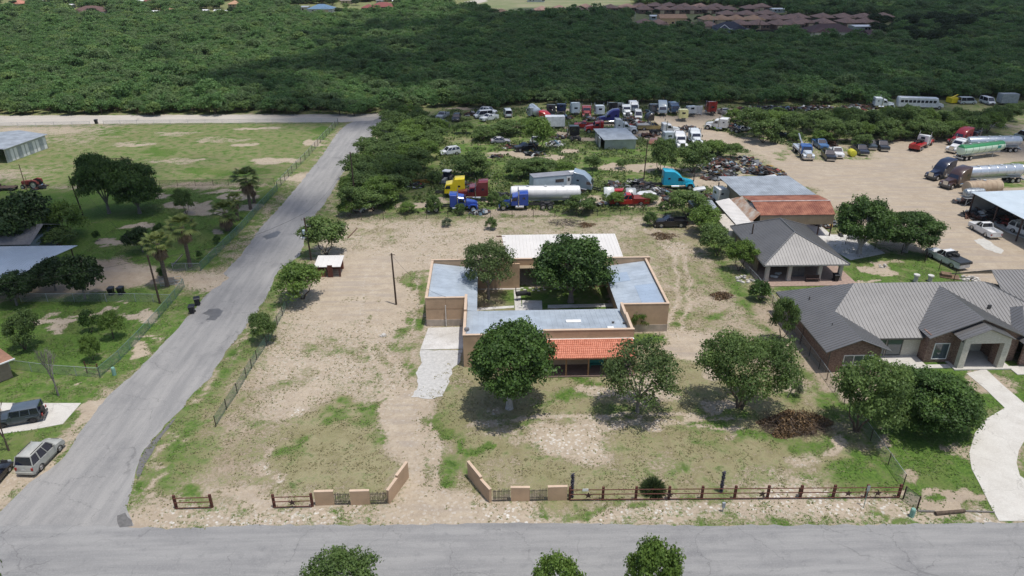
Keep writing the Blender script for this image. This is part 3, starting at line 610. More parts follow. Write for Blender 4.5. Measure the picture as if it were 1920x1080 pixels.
# ---- neighbour's brick house
G = empty('brick_house', (48, 70, 0), 0, 'brown brick and cream stone house under a grey standing seam roof', 'house')
EZ, RZ = 2.8, 5.8
gp = [([(35.75,78.8,EZ),(35.75,64.05,EZ),(39.3,64.05,4.25),(39.3,70.65,4.25),(43.1,74.75,RZ)], (-1,0)),
      ([(39.3,64.05,4.25),(42.85,64.05,EZ),(42.85,66.85,EZ),(39.3,70.65,4.25)], (1,0)),
      ([(42.85,66.85,EZ),(66.4,66.85,EZ),(58.7,74.75,RZ),(43.1,74.75,RZ),(39.3,70.65,4.25)], (0,-1)),
      ([(35.75,78.8,EZ),(43.1,74.75,RZ),(58.7,74.75,RZ),(66.4,78.8,EZ)], (0,1)), ([(66.4,66.85,EZ),(66.4,78.8,EZ),(58.7,74.75,RZ)], (1,0))]
wr('roof', G, gp, [GREYR], sp=.42, h=.05, wd=.022)
wr('gable_roof', G, [([(47.8,65.7,3.3),(53.2,65.7,5.6),(53.2,74.3,5.6),(47.8,68.4,3.3)], (-1,0)), ([(53.2,65.7,5.6),(58.6,65.7,3.3),(58.6,68.4,3.3),(53.2,74.3,5.6)], (1,0))], [GREYR], sp=.42, h=.05, wd=.022)
wr('portico_roof', G, [([(50.3,64.3,3.85),(53.25,64.3,5.15),(53.25,66.6,5.15),(50.3,66.15,3.85)], (-1,0)), ([(53.25,64.3,5.15),(56.3,64.3,3.85),(56.3,66.15,3.85),(53.25,66.6,5.15)], (1,0))], [GREYR], sp=.42, h=.05, wd=.022)
wr('garage_roof', G, [([(57.9,64.6,2.85),(72,64.6,2.85),(68,70,4.9),(60.6,70,4.9)], (0,-1)), ([(57.9,64.6,2.85),(60.6,70,4.9),(57.9,73,2.85)], (-1,0)), ([(72,64.6,2.85),(72,73,2.85),(68,70,4.9)], (1,0)), ([(57.9,73,2.85),(60.6,70,4.9),(68,70,4.9),(72,73,2.85)], (0,1)),
   ([(60.4,72,4.3),(76,72,4.3),(72,77.5,6.0),(61.5,77.5,6.0)], (0,-1)), ([(60.4,83,3.),(61.5,77.5,6.),(72,77.5,6.),(76,83,3.)], (0,1))], [GREYR], sp=.42, h=.05, wd=.022)
wb('wall', G, [(36.4,36.65,64.6,78.3,0,2.78),(36.65,42.0,64.6,64.85,0,2.78),(41.8,42.0,64.85,67.5,0,2.78),(48.1,48.35,66.2,67.6,0,3.5),(48.35,51.0,66.2,66.45,0,3.4),(56.0,58.3,66.2,66.45,0,3.4),(36.65,66,78.1,78.3,0,2.78),
   (58.3,71.5,65.2,65.45,0,2.8),(71.3,71.5,65.45,78.1,0,2.8),(51.0,51.2,66.2,68.3,0,3.2),(55.9,56.1,66.5,68.3,0,3.2),(51.0,51.2,64.95,65.5,.0,.01)], BRICK)
mb = MB()
for (xa, xb, xm, za, zm, y) in ((36.4,42.,39.3,2.78,4.1,64.6),(48.1,58.3,53.2,3.4,5.45,66.2)):
    mb = MB(); mb.add([(xa,y,za),(xb,y,za),(xm,y,zm),(xa,y+.25,za),(xb,y+.25,za),(xm,y+.25,zm)], [(0,1,2),(5,4,3),(0,3,4,1),(1,4,5,2),(2,5,3,0)])
    rel(mb.build('gable_wall', BRICK), G)
wb('stone_wall', G, [(42.0,48.1,67.5,67.7,0,2.78),(51.2,55.9,68.3,68.5,0,3.3)], CREAM)
mb = MB(); mb.add([(50.95,64.6,3.8),(56.05,64.6,3.8),(53.25,64.6,4.98),(50.95,64.8,3.8),(56.05,64.8,3.8),(53.25,64.8,4.98)], [(0,1,2),(5,4,3),(0,3,4,1),(1,4,5,2),(2,5,3,0)]); mb.box(50.95,56.05,64.6,64.8,3.25,3.8)
rel(mb.build('portico_gable', CREAM), G)
for xp in (50.95, 55.4):
    wb('column', G, [(xp,xp+.7,64.6,65.2,0,3.25)], CREAM)
wb('column_side', G, [(50.95,51.65,65.2,66.2,0,3.4),(55.4,56.1,65.2,66.2,0,3.4)], BRICK)
wb('soffit_trim', G, [(35.7,35.8,64.,78.8,2.62,2.78),(42.85,47.8,66.75,66.85,2.62,2.78),(58.6,72,64.5,64.6,2.66,2.84)], GREYT)
wallwin(G, 38.1,41.2,64.6,.9,2.0,WHITEP,3); wallwin(G, 42.7,44.1,67.5,.3,2.4,GREYT,1); wallwin(G, 44.4,46.0,67.5,.3,2.4,GREYT,1); wallwin(G, 48.95,50.5,66.2,.5,2.35,WHITEP,1)
wb('door', G, [(51.3,52.4,68.24,68.3,.05,2.5)], GREYT)
wb('downpipe', G, [(36.35,36.42,71.2,71.28,0,2.7),(36.36,36.44,64.5,64.59,0,2.7)], GREYT)
wb('vent_pipe', G, [(38.0,38.12,74.6,74.7,3.7,4.15),(38.0,38.08,68.3,68.38,3.6,4.0),(57.1,57.45,70.6,70.8,4.3,4.75)], GREYT)
wb('porch_slab', G, [(50.6,57,64.4,68.3,0,.14),(42.2,48,65.2,67.5,0,.1),(46,50.6,64.9,65.6,0,.08),(56.9,66,63.3,65,0,.08)], CONCM)

# ---- hip roofed pavilion
V = empty('open_pavilion', (43, 91, 0), 0, 'open pavilion with grey hipped metal roof and square stone posts', 'pavilion')
x0,x1,y0,y1,xr,ya,yb,ez,rz = 37.2,49.1,87.1,102.0,43.15,92.6,98.2,2.7,5.3
wr('roof', V, [([(x0,y0,ez),(xr,ya,rz),(xr,yb,rz),(x0,y1,ez)], (-1,0)), ([(x0,y0,ez),(x1,y0,ez),(xr,ya,rz)], (0,-1)), ([(x1,y0,ez),(x1,y1,ez),(xr,yb,rz),(xr,ya,rz)], (1,0)), ([(x1,y1,ez),(x0,y1,ez),(xr,yb,rz)], (0,1))], [GREYR], sp=.42, h=.05, wd=.022)
mb = MB()
for a, b in (((x0,y0,ez),(xr,ya,rz)),((x1,y0,ez),(xr,ya,rz)),((xr,ya,rz),(xr,yb,rz)),((x0,y1,ez),(xr,yb,rz)),((x1,y1,ez),(xr,yb,rz))): mb.tube(Vector(a)+Vector((0,0,.05)), Vector(b)+Vector((0,0,.05)), .09, n=6)
rel(mb.build('ridge_cap', GREYR), V)
wb('fascia', V, [(x0,x1,y0,y0+.05,ez-.2,ez-.02),(x0,x0+.05,y0+.05,y1,ez-.2,ez-.02),(x1-.05,x1,y0+.05,y1,ez-.2,ez-.02)], mat('grey_fascia', (.33,.32,.31), .6))
for x_ in (38.1, 41.2, 45.4, 48.3): wb('column', V, [(x_-.24,x_+.24,87.6,88.05,0,2.5),(x_-.3,x_+.3,87.54,88.11,0,.3)], mat('column_stucco', (.50,.46,.41), .9, 0, .06, 3))
for x_ in (38.1, 48.3): wb('column', V, [(x_-.24,x_+.24,94.,94.45,0,2.5)], M['column_stucco'])
wb('wall', V, [(37.8,38.0,91.,100.5,0,2.5),(38.0,48.5,100.3,100.5,0,2.5),(44.5,44.7,94.6,100.3,0,2.5),(38.,44.5,94.5,94.6,0,2.5)], TANS)
wb('paver_floor', V, [(36.9,50.3,86.0,100.8,0,.08)], mat('pink_paver', (.36,.26,.21), .9, 0, .12, 3))
wbox('metal_cabinet', None, [(42.1,43.9,89.0,89.6,.08,1.75),(42.98,43.02,88.97,89.,.1,1.7),(42.85,42.9,88.95,89.,.9,1.1)], mat('grey_cabinet', (.13,.13,.13), .5), label='grey double door cabinet standing in the pavilion', cat='cabinet')

# ---- rusty roofed workshop with its lean-tos
K = empty('workshop', (48, 110, 0), 0, 'tan workshop with rust red front roof and grey metal rear roof', 'workshop')
wr('rusted_roof', K, [([(42.4,103.9,3.75),(54.4,103.9,3.75),(55.1,107.9,4.65),(42.3,107.9,4.65)], (0,-1)), ([(42.3,107.9,4.65),(55.1,107.9,4.65),(55.3,112.6,4.05),(42.3,112.6,4.05)], (0,1))], [RUST], sp=.35, h=.03, wd=.03)
wb('ridge_cap', K, [(42.2,55.2,107.78,108.05,4.66,4.74)], mat('pink_white_cap', (.6,.5,.46), .7, 0, .2, 1))
wr('grey_roof', K, [([(41.9,112.5,4.15),(54.9,112.5,4.15),(53.6,121.6,4.7),(40.9,121.6,4.7)], (0,-1))], [GALV], sp=.4, h=.03, wd=.025)
wr('side_sheet', K, [([(40.7,103.2,2.75),(42.45,103.95,4.0),(42.3,112.4,4.1),(40.7,114.,3.0)], (-1,0))], [RUSTP], sp=.35, h=.03, wd=.03)
wr('white_lean_to_roof', K, [([(38.3,100.0,2.75),(41.3,102.7,2.9),(40.75,114.1,3.15),(38.15,113.2,2.95)], (-1,0))], [WHITE], sp=.6, h=.04, wd=.03)
wb('front_sheet', K, [(42.5,54.3,103.95,104.05,2.1,3.7)], TANS)
mb = MB(); rnd = random.Random(2)
for i in range(30): mb.box(42.5+i*.4,42.54+i*.4,103.92,103.95,2.1,3.7)
rel(mb.build('sheet_rib', TANS), K)
wb('wall', K, [(42.5,42.6,104.1,121,0,3.6),(38.5,38.6,100.2,113,0,2.7),(38.6,42.5,103.4,103.5,0,2.7),(38.5,41.2,100.3,100.4,0,2.7),(42.6,47.5,108,108.1,0,3.6)], TANS)
for p_ in ((47.6,104.1),(52.2,104.1),(54.2,104.1),(53.9,112.4),(41.1,121.3),(47.,121.3),(53.4,121.3)): wb('post', K, [(p_[0]-.08,p_[0]+.08,p_[1]-.08,p_[1]+.08,0,3.7)], METALP)
wb('floor_slab', K, [(42.6,54.8,101.8,120.5,0,.06)], CONC_OLD)
S = empty('grey_lean_to', (36.5, 110.5, 0), 0, 'small grey metal roofed lean-to beside the white workshop roof', 'lean-to')
wr('roof', S, [([(34.2,109.6,2.5),(37.9,109.6,2.5),(37.9,114.4,2.75),(33.6,114.4,2.75)], (0,-1))], [GALV], sp=.35)
for p_ in ((34.4,109.8),(37.7,109.8),(33.9,114.2),(37.7,114.2)): wb('post', S, [(p_[0]-.05,p_[0]+.05,p_[1]-.05,p_[1]+.05,0,2.5)], METALP)
tag(wb('rear_wall', S, [(34,37.8,114.1,114.2,0,2.4)], GALV))
B_ = empty('cargo_box', (37.3, 104, 0), 0, 'white cargo box with beige roof beside the workshop lean-to', 'container')
wb('box_body', B_, [(36.35,38.2,100.5,107.8,0,2.5)], WHITEP); wb('roof_sheet', B_, [(36.3,38.25,100.45,107.85,2.5,2.58)], mat('beige_roof', (.52,.47,.40), .8, 0, .1)); wb('rear_door', B_, [(36.5,38.05,100.46,100.5,.15,2.35)], GALV)

# ---- open equipment shed at the right edge
Q = empty('equipment_shed', (90, 106, 0), 0, 'big open equipment shed with pale blue roof at the right edge', 'shed')
wr('roof', Q, [([(82.2,113.6,3.95),(82.2,94,3.95),(103,94,4.6),(103,113.6,4.6)], (-1,0))], [mat('pale_blue_sheet', (.55,.62,.66), .45, .1, .05, .4)], sp=.5, h=.04)
for y_ in (95., 101, 107, 113.2):
    for x_ in (82.6, 93, 102.6): wb('post', Q, [(x_-.09,x_+.09,y_-.09,y_+.09,0,3.9)], METALP)
wb('rear_wall', Q, [(92.,92.1,94,113.5,0,4.1),(82.7,92,113.4,113.5,0,3.9)], GALV)

# ---- scrapyard shed
Y_ = empty('corrugated_shed', (29.5, 162, 0), 0, 'patched corrugated metal shed standing among the scrapped trucks', 'shed')
wr('roof', Y_, [([(25.9,157.7,2.35),(33.8,158.3,2.35),(32.4,166.6,3.0),(24.6,166.0,3.0)], (0,-1))], [GALV], sp=.3, h=.02)
mb = MB()
for i, z_ in enumerate((.02,.5,.95,1.4,1.85)): mb.hull8([(26.2,158.05-i*.02,z_),(33.4,158.6-i*.02,z_),(33.4,158.75,z_),(26.2,158.2,z_)],[(26.2,158.02-i*.02,z_+.47),(33.4,158.57-i*.02,z_+.47),(33.4,158.75,z_+.47),(26.2,158.2,z_+.47)])
rel(mb.build('front_wall', GALV), Y_)
wb('side_wall', Y_, [(25.1,25.3,158.4,160.6,0,2.5),(25.1,25.3,161.8,165.8,0,2.7),(33.2,33.35,158.8,166,0,2.5),(25.3,33.2,165.7,165.8,0,2.8)], GALV); wb('doorway_shade_panel', Y_, [(25.14,25.2,160.6,161.8,0,2.2)], DARK)  # last box: dark panel in the door gap, painted stand-in for interior shade

# ---- storage barn, top left
L_ = empty('storage_barn', (-108, 158, 0), 0, 'grey metal storage barn with a row of white doors at the field', 'barn')
wr('roof', L_, [([(-102.2,151,3.1),(-100.4,164.2,3.1),(-107,165,3.9),(-109,151.5,3.9)], (1,0)), ([(-109,151.5,3.9),(-107,165,3.9),(-114,166,3.1),(-116,152.5,3.1)], (-1,0))], [GALV], sp=.9, h=.03)
mb = MB(); a, b = Vector((-102.7,151.6,0)), Vector((-100.9,163.8,0)); d = (b-a).normalized(); n_ = Vector((d.y,-d.x,0))
def wall_seg(mb, a, b, th, z0, z1, m=0):
    d = (b-a).normalized(); n = Vector((-d.y, d.x, 0))*th
    mb.hull8([a+Vector((0,0,z0)),b+Vector((0,0,z0)),b+n+Vector((0,0,z0)),a+n+Vector((0,0,z0))],[a+Vector((0,0,z1)),b+Vector((0,0,z1)),b+n+Vector((0,0,z1)),a+n+Vector((0,0,z1))], m)
wall_seg(mb, a, b, .12, 0, 3.05); wall_seg(mb, b, b+Vector((-13,2,0)), .12, 0, 3.1)
rel(mb.build('wall', GALV), L_)
for k in range(11):
    mb = MB(); p0 = a+d*(.35+k*1.1); wall_seg(mb, p0+n_*.03, p0+d*.8+n_*.03, .02, .05, 2.6); rel(mb.build('roll_up_door', WHITEP if k % 3 else mat('grey_door', (.42,.45,.47), .5)), L_)
wb('post', L_, [(-109,-108.85,151.7,151.85,0,3.8)], METALP)

# ---- left edge buildings
O_ = empty('carport', (-66, 91, 0), 0, 'wide carport with grey blue metal roof at the left edge', 'carport')
wr('roof', O_, [([(-59.4,96.7,3.0),(-82,96.7,3.0),(-82,91.5,3.25),(-60.6,91.5,3.25)], (0,1)), ([(-60.6,91.5,3.25),(-82,91.5,3.25),(-82,84.5,2.8),(-62.3,84.5,2.8)], (0,-1))], [mat('carport_sheet', (.47,.53,.58), .45, .15, .05, .5)], sp=.4, h=.03)
for p_ in ((-60.2,96.3),(-61.5,91),(-62.8,85),(-72,96.3),(-72,85)): wb('post', O_, [(p_[0]-.06,p_[0]+.06,p_[1]-.06,p_[1]+.06,0,2.75)], METALP)
O_ = empty('siding_house', (-72, 101, 0), 0, 'blue grey siding house behind the big yard tree at the left edge', 'house')
SID = mat('blue_grey_siding', (.16,.20,.22), .8, 0, .06, 3)
wb('wall', O_, [(-80,-67.4,98.4,106,0,2.7)], SID)
wr('roof', O_, [([(-80.5,98,2.7),(-66.9,98,2.7),(-66.9,102.2,4.3),(-80.5,102.2,4.3)], (0,-1)), ([(-80.5,106.4,2.7),(-66.9,106.4,2.7),(-66.9,102.2,4.3),(-80.5,102.2,4.3)], (0,1))], [mat('grey_shingle', (.16,.16,.165), .9, 0, .12, 3)], sp=9)
wallwin(O_, -73.3,-72.2,98.4,.9,2.1,WHITEP); wallwin(O_, -70.3,-69.3,98.4,.9,2.1,WHITEP)
_a, _b = P(25,707), P(0,717); _d = (_b-_a).normalized(); _ang = math.degrees(math.atan2(_d.y, _d.x))
O_ = empty('corner_house', _a, R(_ang), 'low tan house with brown shingle roof at the lower left edge', 'house')     # local +X runs left along the front, -Y runs back
TB_ = mat('tan_brick', (.32,.25,.19), .9, 0, .1, 3)
wbox('wall', None, [(0,12,-9,0,0,2.3)], TB_).parent = O_
roof('roof', O_, [([(-.5,.5,2.3),(12.5,.5,2.3),(12.5,-4.5,4.1),(4,-4.5,4.1)], (0,1)), ([(-.5,.5,2.3),(4,-4.5,4.1),(-.5,-9.5,2.3)], (-1,0)), ([(-.5,-9.5,2.3),(4,-4.5,4.1),(12.5,-4.5,4.1),(12.5,-9.5,2.3)], (0,-1))], [mat('brown_shingle', (.34,.18,.115), .9, 0, .12, 3)], sp=40)
mb = MB(); mb.box(-.55,12.5,.5,.62,2.2,2.32); mb.build('gutter', WHITEP, O_); mb = MB(); mb.box(-.12,-.02,-1.5,-1.1,.8,1.5); mb.build('meter_box', GALV, O_)
# ================================================================ vegetation
BARK = mat('bark', (.13,.095,.07), .95, 0, .2, 6); BARKG = mat('grey_bark', (.22,.20,.18), .95, 0, .2, 6); BARKW = mat('whitewashed_bark', (.42,.40,.37), .95, 0, .15, 5)
LF_OAK = leafmat('oak_leaf', (.022,.052,.012), (.09,.165,.032), .22, .2)
LF_OAKD = leafmat('dark_oak_leaf', (.012,.028,.009), (.045,.085,.02), .2, .2)
LF_MES = leafmat('mesquite_leaf', (.05,.09,.026), (.165,.25,.07), .38, .3)
LF_BRIGHT = leafmat('bright_leaf', (.07,.125,.025), (.20,.31,.065), .4, .2)
LF_ELM = leafmat('elm_leaf', (.045,.08,.024), (.15,.21,.07), .35, .2)
LF_WOOD = leafmat('brush_leaf', (.066,.135,.043), (.165,.295,.09), .4, .4)
LF_SAGE = leafmat('sage_leaf', (.06,.09,.05), (.17,.21,.12), .3, .3)
LF_PALM = leafmat('palm_leaf', (.05,.085,.02), (.24,.28,.08), .3, .2)
LF_DEAD = leafmat('dead_leaf', (.085,.055,.03), (.27,.175,.09), .15, .2)
LF_THATCH = leafmat('palm_thatch', (.09,.055,.035), (.30,.22,.13), .1, .2)
def quads(name, cen, nrm, size, tone, m, aspect=1., rs=None):
    """many small separate leaf faces as one mesh"""
    rs = rs or np.random.RandomState(1); n = len(cen)
    nrm = nrm/np.maximum(np.linalg.norm(nrm, axis=1, keepdims=True), 1e-6)
    r = rs.normal(size=(n, 3)); u = np.cross(nrm, r); u /= np.maximum(np.linalg.norm(u, axis=1, keepdims=True), 1e-6); v = np.cross(nrm, u)
    s = size[:, None]*.5; a = u*s; b = v*s*aspect
    k = nrm*s*.35
    nrm = nrm*1.
    V = np.stack([cen-a-b*.4, cen-b*.9+k*.5, cen+a-b*.3, cen+a*.5+b*.8+k, cen-a*.6+b*.7-k], 1).reshape(-1, 3)
    me = bpy.data.meshes.new(name); me.vertices.add(5*n); me.vertices.foreach_set('co', V.ravel())
    me.loops.add(5*n); me.loops.foreach_set('vertex_index', np.arange(5*n, dtype=np.int32)); me.polygons.add(n)
    me.polygons.foreach_set('loop_start', np.arange(0, 5*n, 5, dtype=np.int32)); me.polygons.foreach_set('loop_total', np.full(n, 5, np.int32))
    me.update(); at = me.attributes.new('tone', 'FLOAT', 'POINT'); at.data.foreach_set('value', np.repeat(tone, 5).astype(np.float32))
    me.materials.append(m); return me
def tree_meshes(name, Rc, Hh, leaf, m, mb_, seed, nc=46, per=150, ls=.3, base=.25, flat=1., lob=.25, multi=1, gap=0., csize=.3, trunk=None, lean=0., white=False):
    rs = np.random.RandomState(seed); rnd = random.Random(seed)
    zb = Hh*base; zc = zb+(Hh-zb)*.45; rv = (Hh-zb)*.55
    cl = []
    nl = 7; ld = rs.normal(size=(nl, 3)); ld /= np.linalg.norm(ld, axis=1, keepdims=True); lw = rs.uniform(-1, 1, nl)
    tries = 0
    while len(cl) < nc and tries < nc*40:
        tries += 1
        d = rs.normal(size=3); d /= np.linalg.norm(d)
        if d[2] < -.55: continue
        f = 1+lob*float(np.sum(lw*np.maximum(ld@d, 0)**3)); r = rs.uniform(.5, 1.)**.6*f*(1-csize*.55)
        c = np.array([d[0]*Rc*r, d[1]*Rc*r, zc+d[2]*rv*r*flat])
        if c[2] < zb*.9: continue
        if gap and any(np.linalg.norm(c-q) < Rc*gap for q in cl): continue
        cl.append(c)
    cl = np.array(cl); cen = []; nr = []; sz = []; tn = []
    for c in cl:
        cr = Rc*csize*rs.uniform(.7, 1.25); n = max(10, int(per*rs.uniform(.6, 1.3)*(cr/(Rc*csize))**2))
        d = rs.normal(size=(n, 3)); d /= np.linalg.norm(d, axis=1, keepdims=True); d[:, 2] = np.where(d[:, 2] < -.3, -d[:, 2], d[:, 2])
        rr = rs.uniform(.35, 1.05, n)**.7; fold = 1+.35*np.sin(d[:, 0]*5+c[0])*np.sin(d[:, 1]*5+c[1])
        p = c+d*(cr*rr*fold)[:, None]*np.array([1, 1, .72]); cen.append(p); nr.append(d*np.array([.9,.9,1.1])+rs.normal(size=(n, 3))*.65+[0, 0, .35])
        sz.append(ls*rs.uniform(.45, 1.6, n)); t0 = rs.uniform(.25, .75); tn.append(np.clip(t0+rs.normal(size=n)*.16, 0, 1))
    crown = quads(name+'_crown', np.concatenate(cen), np.concatenate(nr), np.concatenate(sz), np.concatenate(tn), leaf, 1., rs)
    mb = MB(); tr = trunk or max(.09, Hh*.035)
    forks = []
    for k in range(multi):
        a = 2*math.pi*k/multi+rnd.uniform(-.4, .4); sp = 0 if multi == 1 else Rc*.18
        p0 = Vector((math.cos(a)*tr*(multi > 1), math.sin(a)*tr*(multi > 1), -.05)); p1 = Vector((math.cos(a)*sp*.6+lean*.3, math.sin(a)*sp*.6, zb*.55)); p2 = Vector((math.cos(a)*sp*1.5+lean*.6, math.sin(a)*sp*1.5, zb*1.05))
        r_ = tr/(multi**.5); mb.path([p0-Vector((0,0,.1)), p0+Vector((0,0,.15)), p1, p2], [r_*1.5, r_*1.15, r_*.92, r_*.72], 8); forks.append((p2, r_*.7))
    nodes = []
    for k in range(6 if multi == 1 else multi*2):
        p, r = forks[k % len(forks)]; a = 2*math.pi*k/6+rnd.uniform(-.3, .3) if multi == 1 else math.atan2(p.y, p.x)+(k//multi-.5)*.9
        e = Vector((math.cos(a)*Rc*.42, math.sin(a)*Rc*.42, zb+(Hh-zb)*rnd.uniform(.28, .5))); mid = p.lerp(e, .5)+Vector((rnd.uniform(-.2,.2), rnd.uniform(-.2,.2), .15)); mb.path([p, mid, e], [r*.72, r*.5, r*.34], 6); nodes += [(mid, r*.42), (e, r*.32)]
    for c in cl:
        c = Vector(c); q, r = min(nodes, key=lambda t: (t[0]-c).length); mid = q.lerp(c, .55)+Vector((rnd.uniform(-.2,.2), rnd.uniform(-.2,.2), rnd.uniform(0,.25))); mb.path([q, mid, c], [r*.7, r*.4, r*.14], 4)
    trunk_me = mb.mesh(name+'_trunk', mb_, True)
    ac = np.concatenate(cen); return crown, trunk_me, float(np.percentile(np.hypot(ac[:, 0], ac[:, 1]), 99)), float(np.percentile(ac[:, 2], 99.5))
TREE_CACHE = {}
def tree_h(px, py, top, Rc):     # height for which the crown's rounded outline reaches the given photo row
    p = P(px, py); lo, hi = Rc*.5, 30; th = math.atan2(CAMZ, p.y)
    for _ in range(40):
        h = (lo+hi)/2; y = proj(p.x, p.y, h*.6)[1]-ppm(px, py)*math.hypot(h*.4*math.cos(th), Rc*math.sin(th))*.99
        if y > top: lo = h
        else: hi = h
    return max(h, Rc*.7)
def put_tree(px, py, top, wpx, kind, label, cat='tree', group=None, name=None, var=0, rz=None, world=None, hh=None, rr=None, sxy=None):
    p = P(px, py) if world is None else Vector((*world, 0)); Rc = rr or wpx/2/ppm(px, py); Hh = hh or tree_h(px, py, top, Rc)
    K = KINDS[kind]; key = (kind, var)
    if key not in TREE_CACHE: TREE_CACHE[key] = tree_meshes(kind, seed=K.get('seed', 5)+var*13, **{k: v for k, v in K.items() if k not in ('seed', 'nm')})
    cm, tm, R0, H0 = TREE_CACHE[key]
    o = empty(name or K.get('nm', 'tree'), p, R(random.Random(int(px*7+py)).uniform(0, 360)) if rz is None else R(rz), label, cat, group)
    o.scale = (Rc/R0, Rc/R0, Hh/H0)
    if 'tree' in o.name or kind in ('mesq','airy','mesq2','oak','elm'):
        link('crown', cm, o); link('trunk', tm, o)
    else: link('foliage', cm, o); link('stem', tm, o)
    return o
KINDS = dict(
 oak=dict(Rc=5., Hh=9.5, leaf=LF_OAK, mb_=BARKW, m=None, nc=115, per=380, ls=.2, base=.15, lob=.18, csize=.24, nm='oak_tree', trunk=.38),
 oakb=dict(Rc=5.4, Hh=9.3, leaf=LF_OAK, mb_=BARKG, m=None, nc=110, per=400, ls=.2, base=.15, lob=.3, csize=.25, nm='oak_tree', trunk=.36, seed=31),
 lowoak=dict(Rc=5.4, Hh=7.6, leaf=LF_OAK, mb_=BARKG, m=None, nc=120, per=380, ls=.2, base=.05, lob=.35, csize=.24, nm='oak_tree', trunk=.3, seed=37),
 elm=dict(Rc=4.2, Hh=8.3, leaf=LF_ELM, mb_=BARKG, m=None, nc=90, per=125, ls=.17, base=.2, lob=.3, csize=.26, nm='elm_tree', trunk=.22, seed=11),
 mesq=dict(Rc=5.2, Hh=8.4, leaf=LF_MES, mb_=BARK, m=None, nc=40, per=620, ls=.17, base=.22, lob=.5, gap=.28, csize=.28, nm='mesquite_tree', multi=3, seed=21, trunk=.3),
 airy=dict(Rc=4.6, Hh=8., leaf=LF_MES, mb_=BARK, m=None, nc=40, per=420, ls=.18, base=.2, lob=.5, gap=.26, csize=.27, nm='mesquite_tree', multi=4, seed=27, trunk=.26),
 mesq2=dict(Rc=3., Hh=4.8, leaf=LF_MES, mb_=BARK, m=None, nc=36, per=230, ls=.18, base=.18, lob=.5, csize=.3, nm='mesquite_tree', multi=3, seed=41, trunk=.14),
 bright=dict(Rc=3., Hh=5., leaf=LF_BRIGHT, mb_=BARK, m=None, nc=38, per=230, ls=.18, base=.2, lob=.4, csize=.3, nm='mesquite_tree', multi=2, seed=51, trunk=.14),
 yard=dict(Rc=3., Hh=4.6, leaf=LF_OAKD, mb_=BARKG, m=None, nc=50, per=230, ls=.18, base=.22, lob=.35, csize=.27, nm='shade_tree', seed=61, trunk=.15),
 bush=dict(Rc=1.5, Hh=2.2, leaf=LF_MES, mb_=BARK, m=None, nc=24, per=110, ls=.14, base=.06, lob=.3, csize=.36, nm='shrub', multi=3, seed=71, trunk=.05),
 dbush=dict(Rc=1.5, Hh=2.4, leaf=LF_OAK, mb_=BARK, m=None, nc=30, per=130, ls=.14, base=.05, lob=.2, csize=.34, nm='shrub', multi=2, seed=81, trunk=.06),
 sage=dict(Rc=1.5, Hh=1.8, leaf=LF_SAGE, mb_=BARK, m=None, nc=22, per=90, ls=.13, base=.06, lob=.4, csize=.36, nm='shrub', multi=3, seed=91, trunk=.05),
)
# trees of the lot
put_tree(955,765,608,168,'oak','dense round oak with pale trunk in front of the tan house wall', rz=10)
put_tree(1070,566,440,158,'oakb','largest dark oak in the courtyard beside the white roof', rz=40)
put_tree(916,560,452,108,'elm','thinner tree in the left half of the courtyard overhanging the blue roof', rz=200)
put_tree(1195,772,634,148,'elm','airy elm with fine upright branches at the right end of the tile porch', var=1, rz=0)
put_tree(1387,765,614,184,'mesq','lumpy mesquite with separate leaf clumps left of the brown brush pile', rz=180)
put_tree(1193,618,578,40,'bright','small slim tree against the right wing wall','tree')
put_tree(1605,808,664,152,'airy','open multi stemmed mesquite beside the neighbour fence at the brick house', var=2, rz=60)
put_tree(1742,792,670,192,'lowoak','broad low oak right of the mesquite on the brick house lawn', rz=100)
put_tree(1610,476,372,112,'oak','left one of two dark round oaks by the dirt yard behind the pavilion', var=2, rz=30)
put_tree(1697,472,396,108,'oak','right one of two dark round oaks by the dirt yard behind the pavilion', var=1, rz=220)
for a in ((568,560,488,104,'bright','wide mesquite on the left lot fence below the small red kennel'),(502,640,584,58,'mesq2','small mesquite on the left lot fence nearest the main road'),(612,478,404,90,'mesq2','mesquite by the rear left lot corner next to the pole with transformer'),
          (1288,408,350,88,'mesq2','big mesquite at the rear right lot corner'),(1322,440,385,74,'bright','mesquite just inside the rear right lot corner beside the cargo box'),(1345,478,420,76,'mesq2','mesquite on the right lot fence beside the cargo box front'),(1385,508,448,60,'bright','round mesquite on the right lot fence beside the pavilion roof'),
          (1465,640,553,60,'mesq2','slender mesquite at the left wall of the brick house')):
    put_tree(*a[:5], a[5], var=hash(a[0]) % 3)
put_tree(1424,562,524,46,'dbush','round green shrub on the fence line between pavilion and brick house','shrub')
put_tree(920,430,408,26,'bush','lone shrub standing on the bare ground at the back of the lot','shrub'); put_tree(838,424,408,24,'sage','small grey shrub at the back fence of the lot','shrub'); put_tree(1218,422,396,30,'bush','low shrub beside the overturned black pickup','shrub')
put_tree(1500,930,912,10,'bush','tiny shrub behind the rail fence','shrub'); put_tree(1490+3,742,712,22,'sage','small pale shrub near the dead branches','shrub')
# near trees beyond the main road
for a in ((638,1150,1016,165,'airy','mesquite crown rising at the bottom edge left of centre'),(1041,1150,1036,106,'bright','smaller mesquite crown at the bottom edge near the centre'),(1222,1150,1016,110,'bright','mesquite crown at the bottom edge right of centre'),(-8,1200,996,110,'mesq2','mesquite crown in the bottom left corner')):
    put_tree(*a[:5], a[5], var=a[0] % 3)
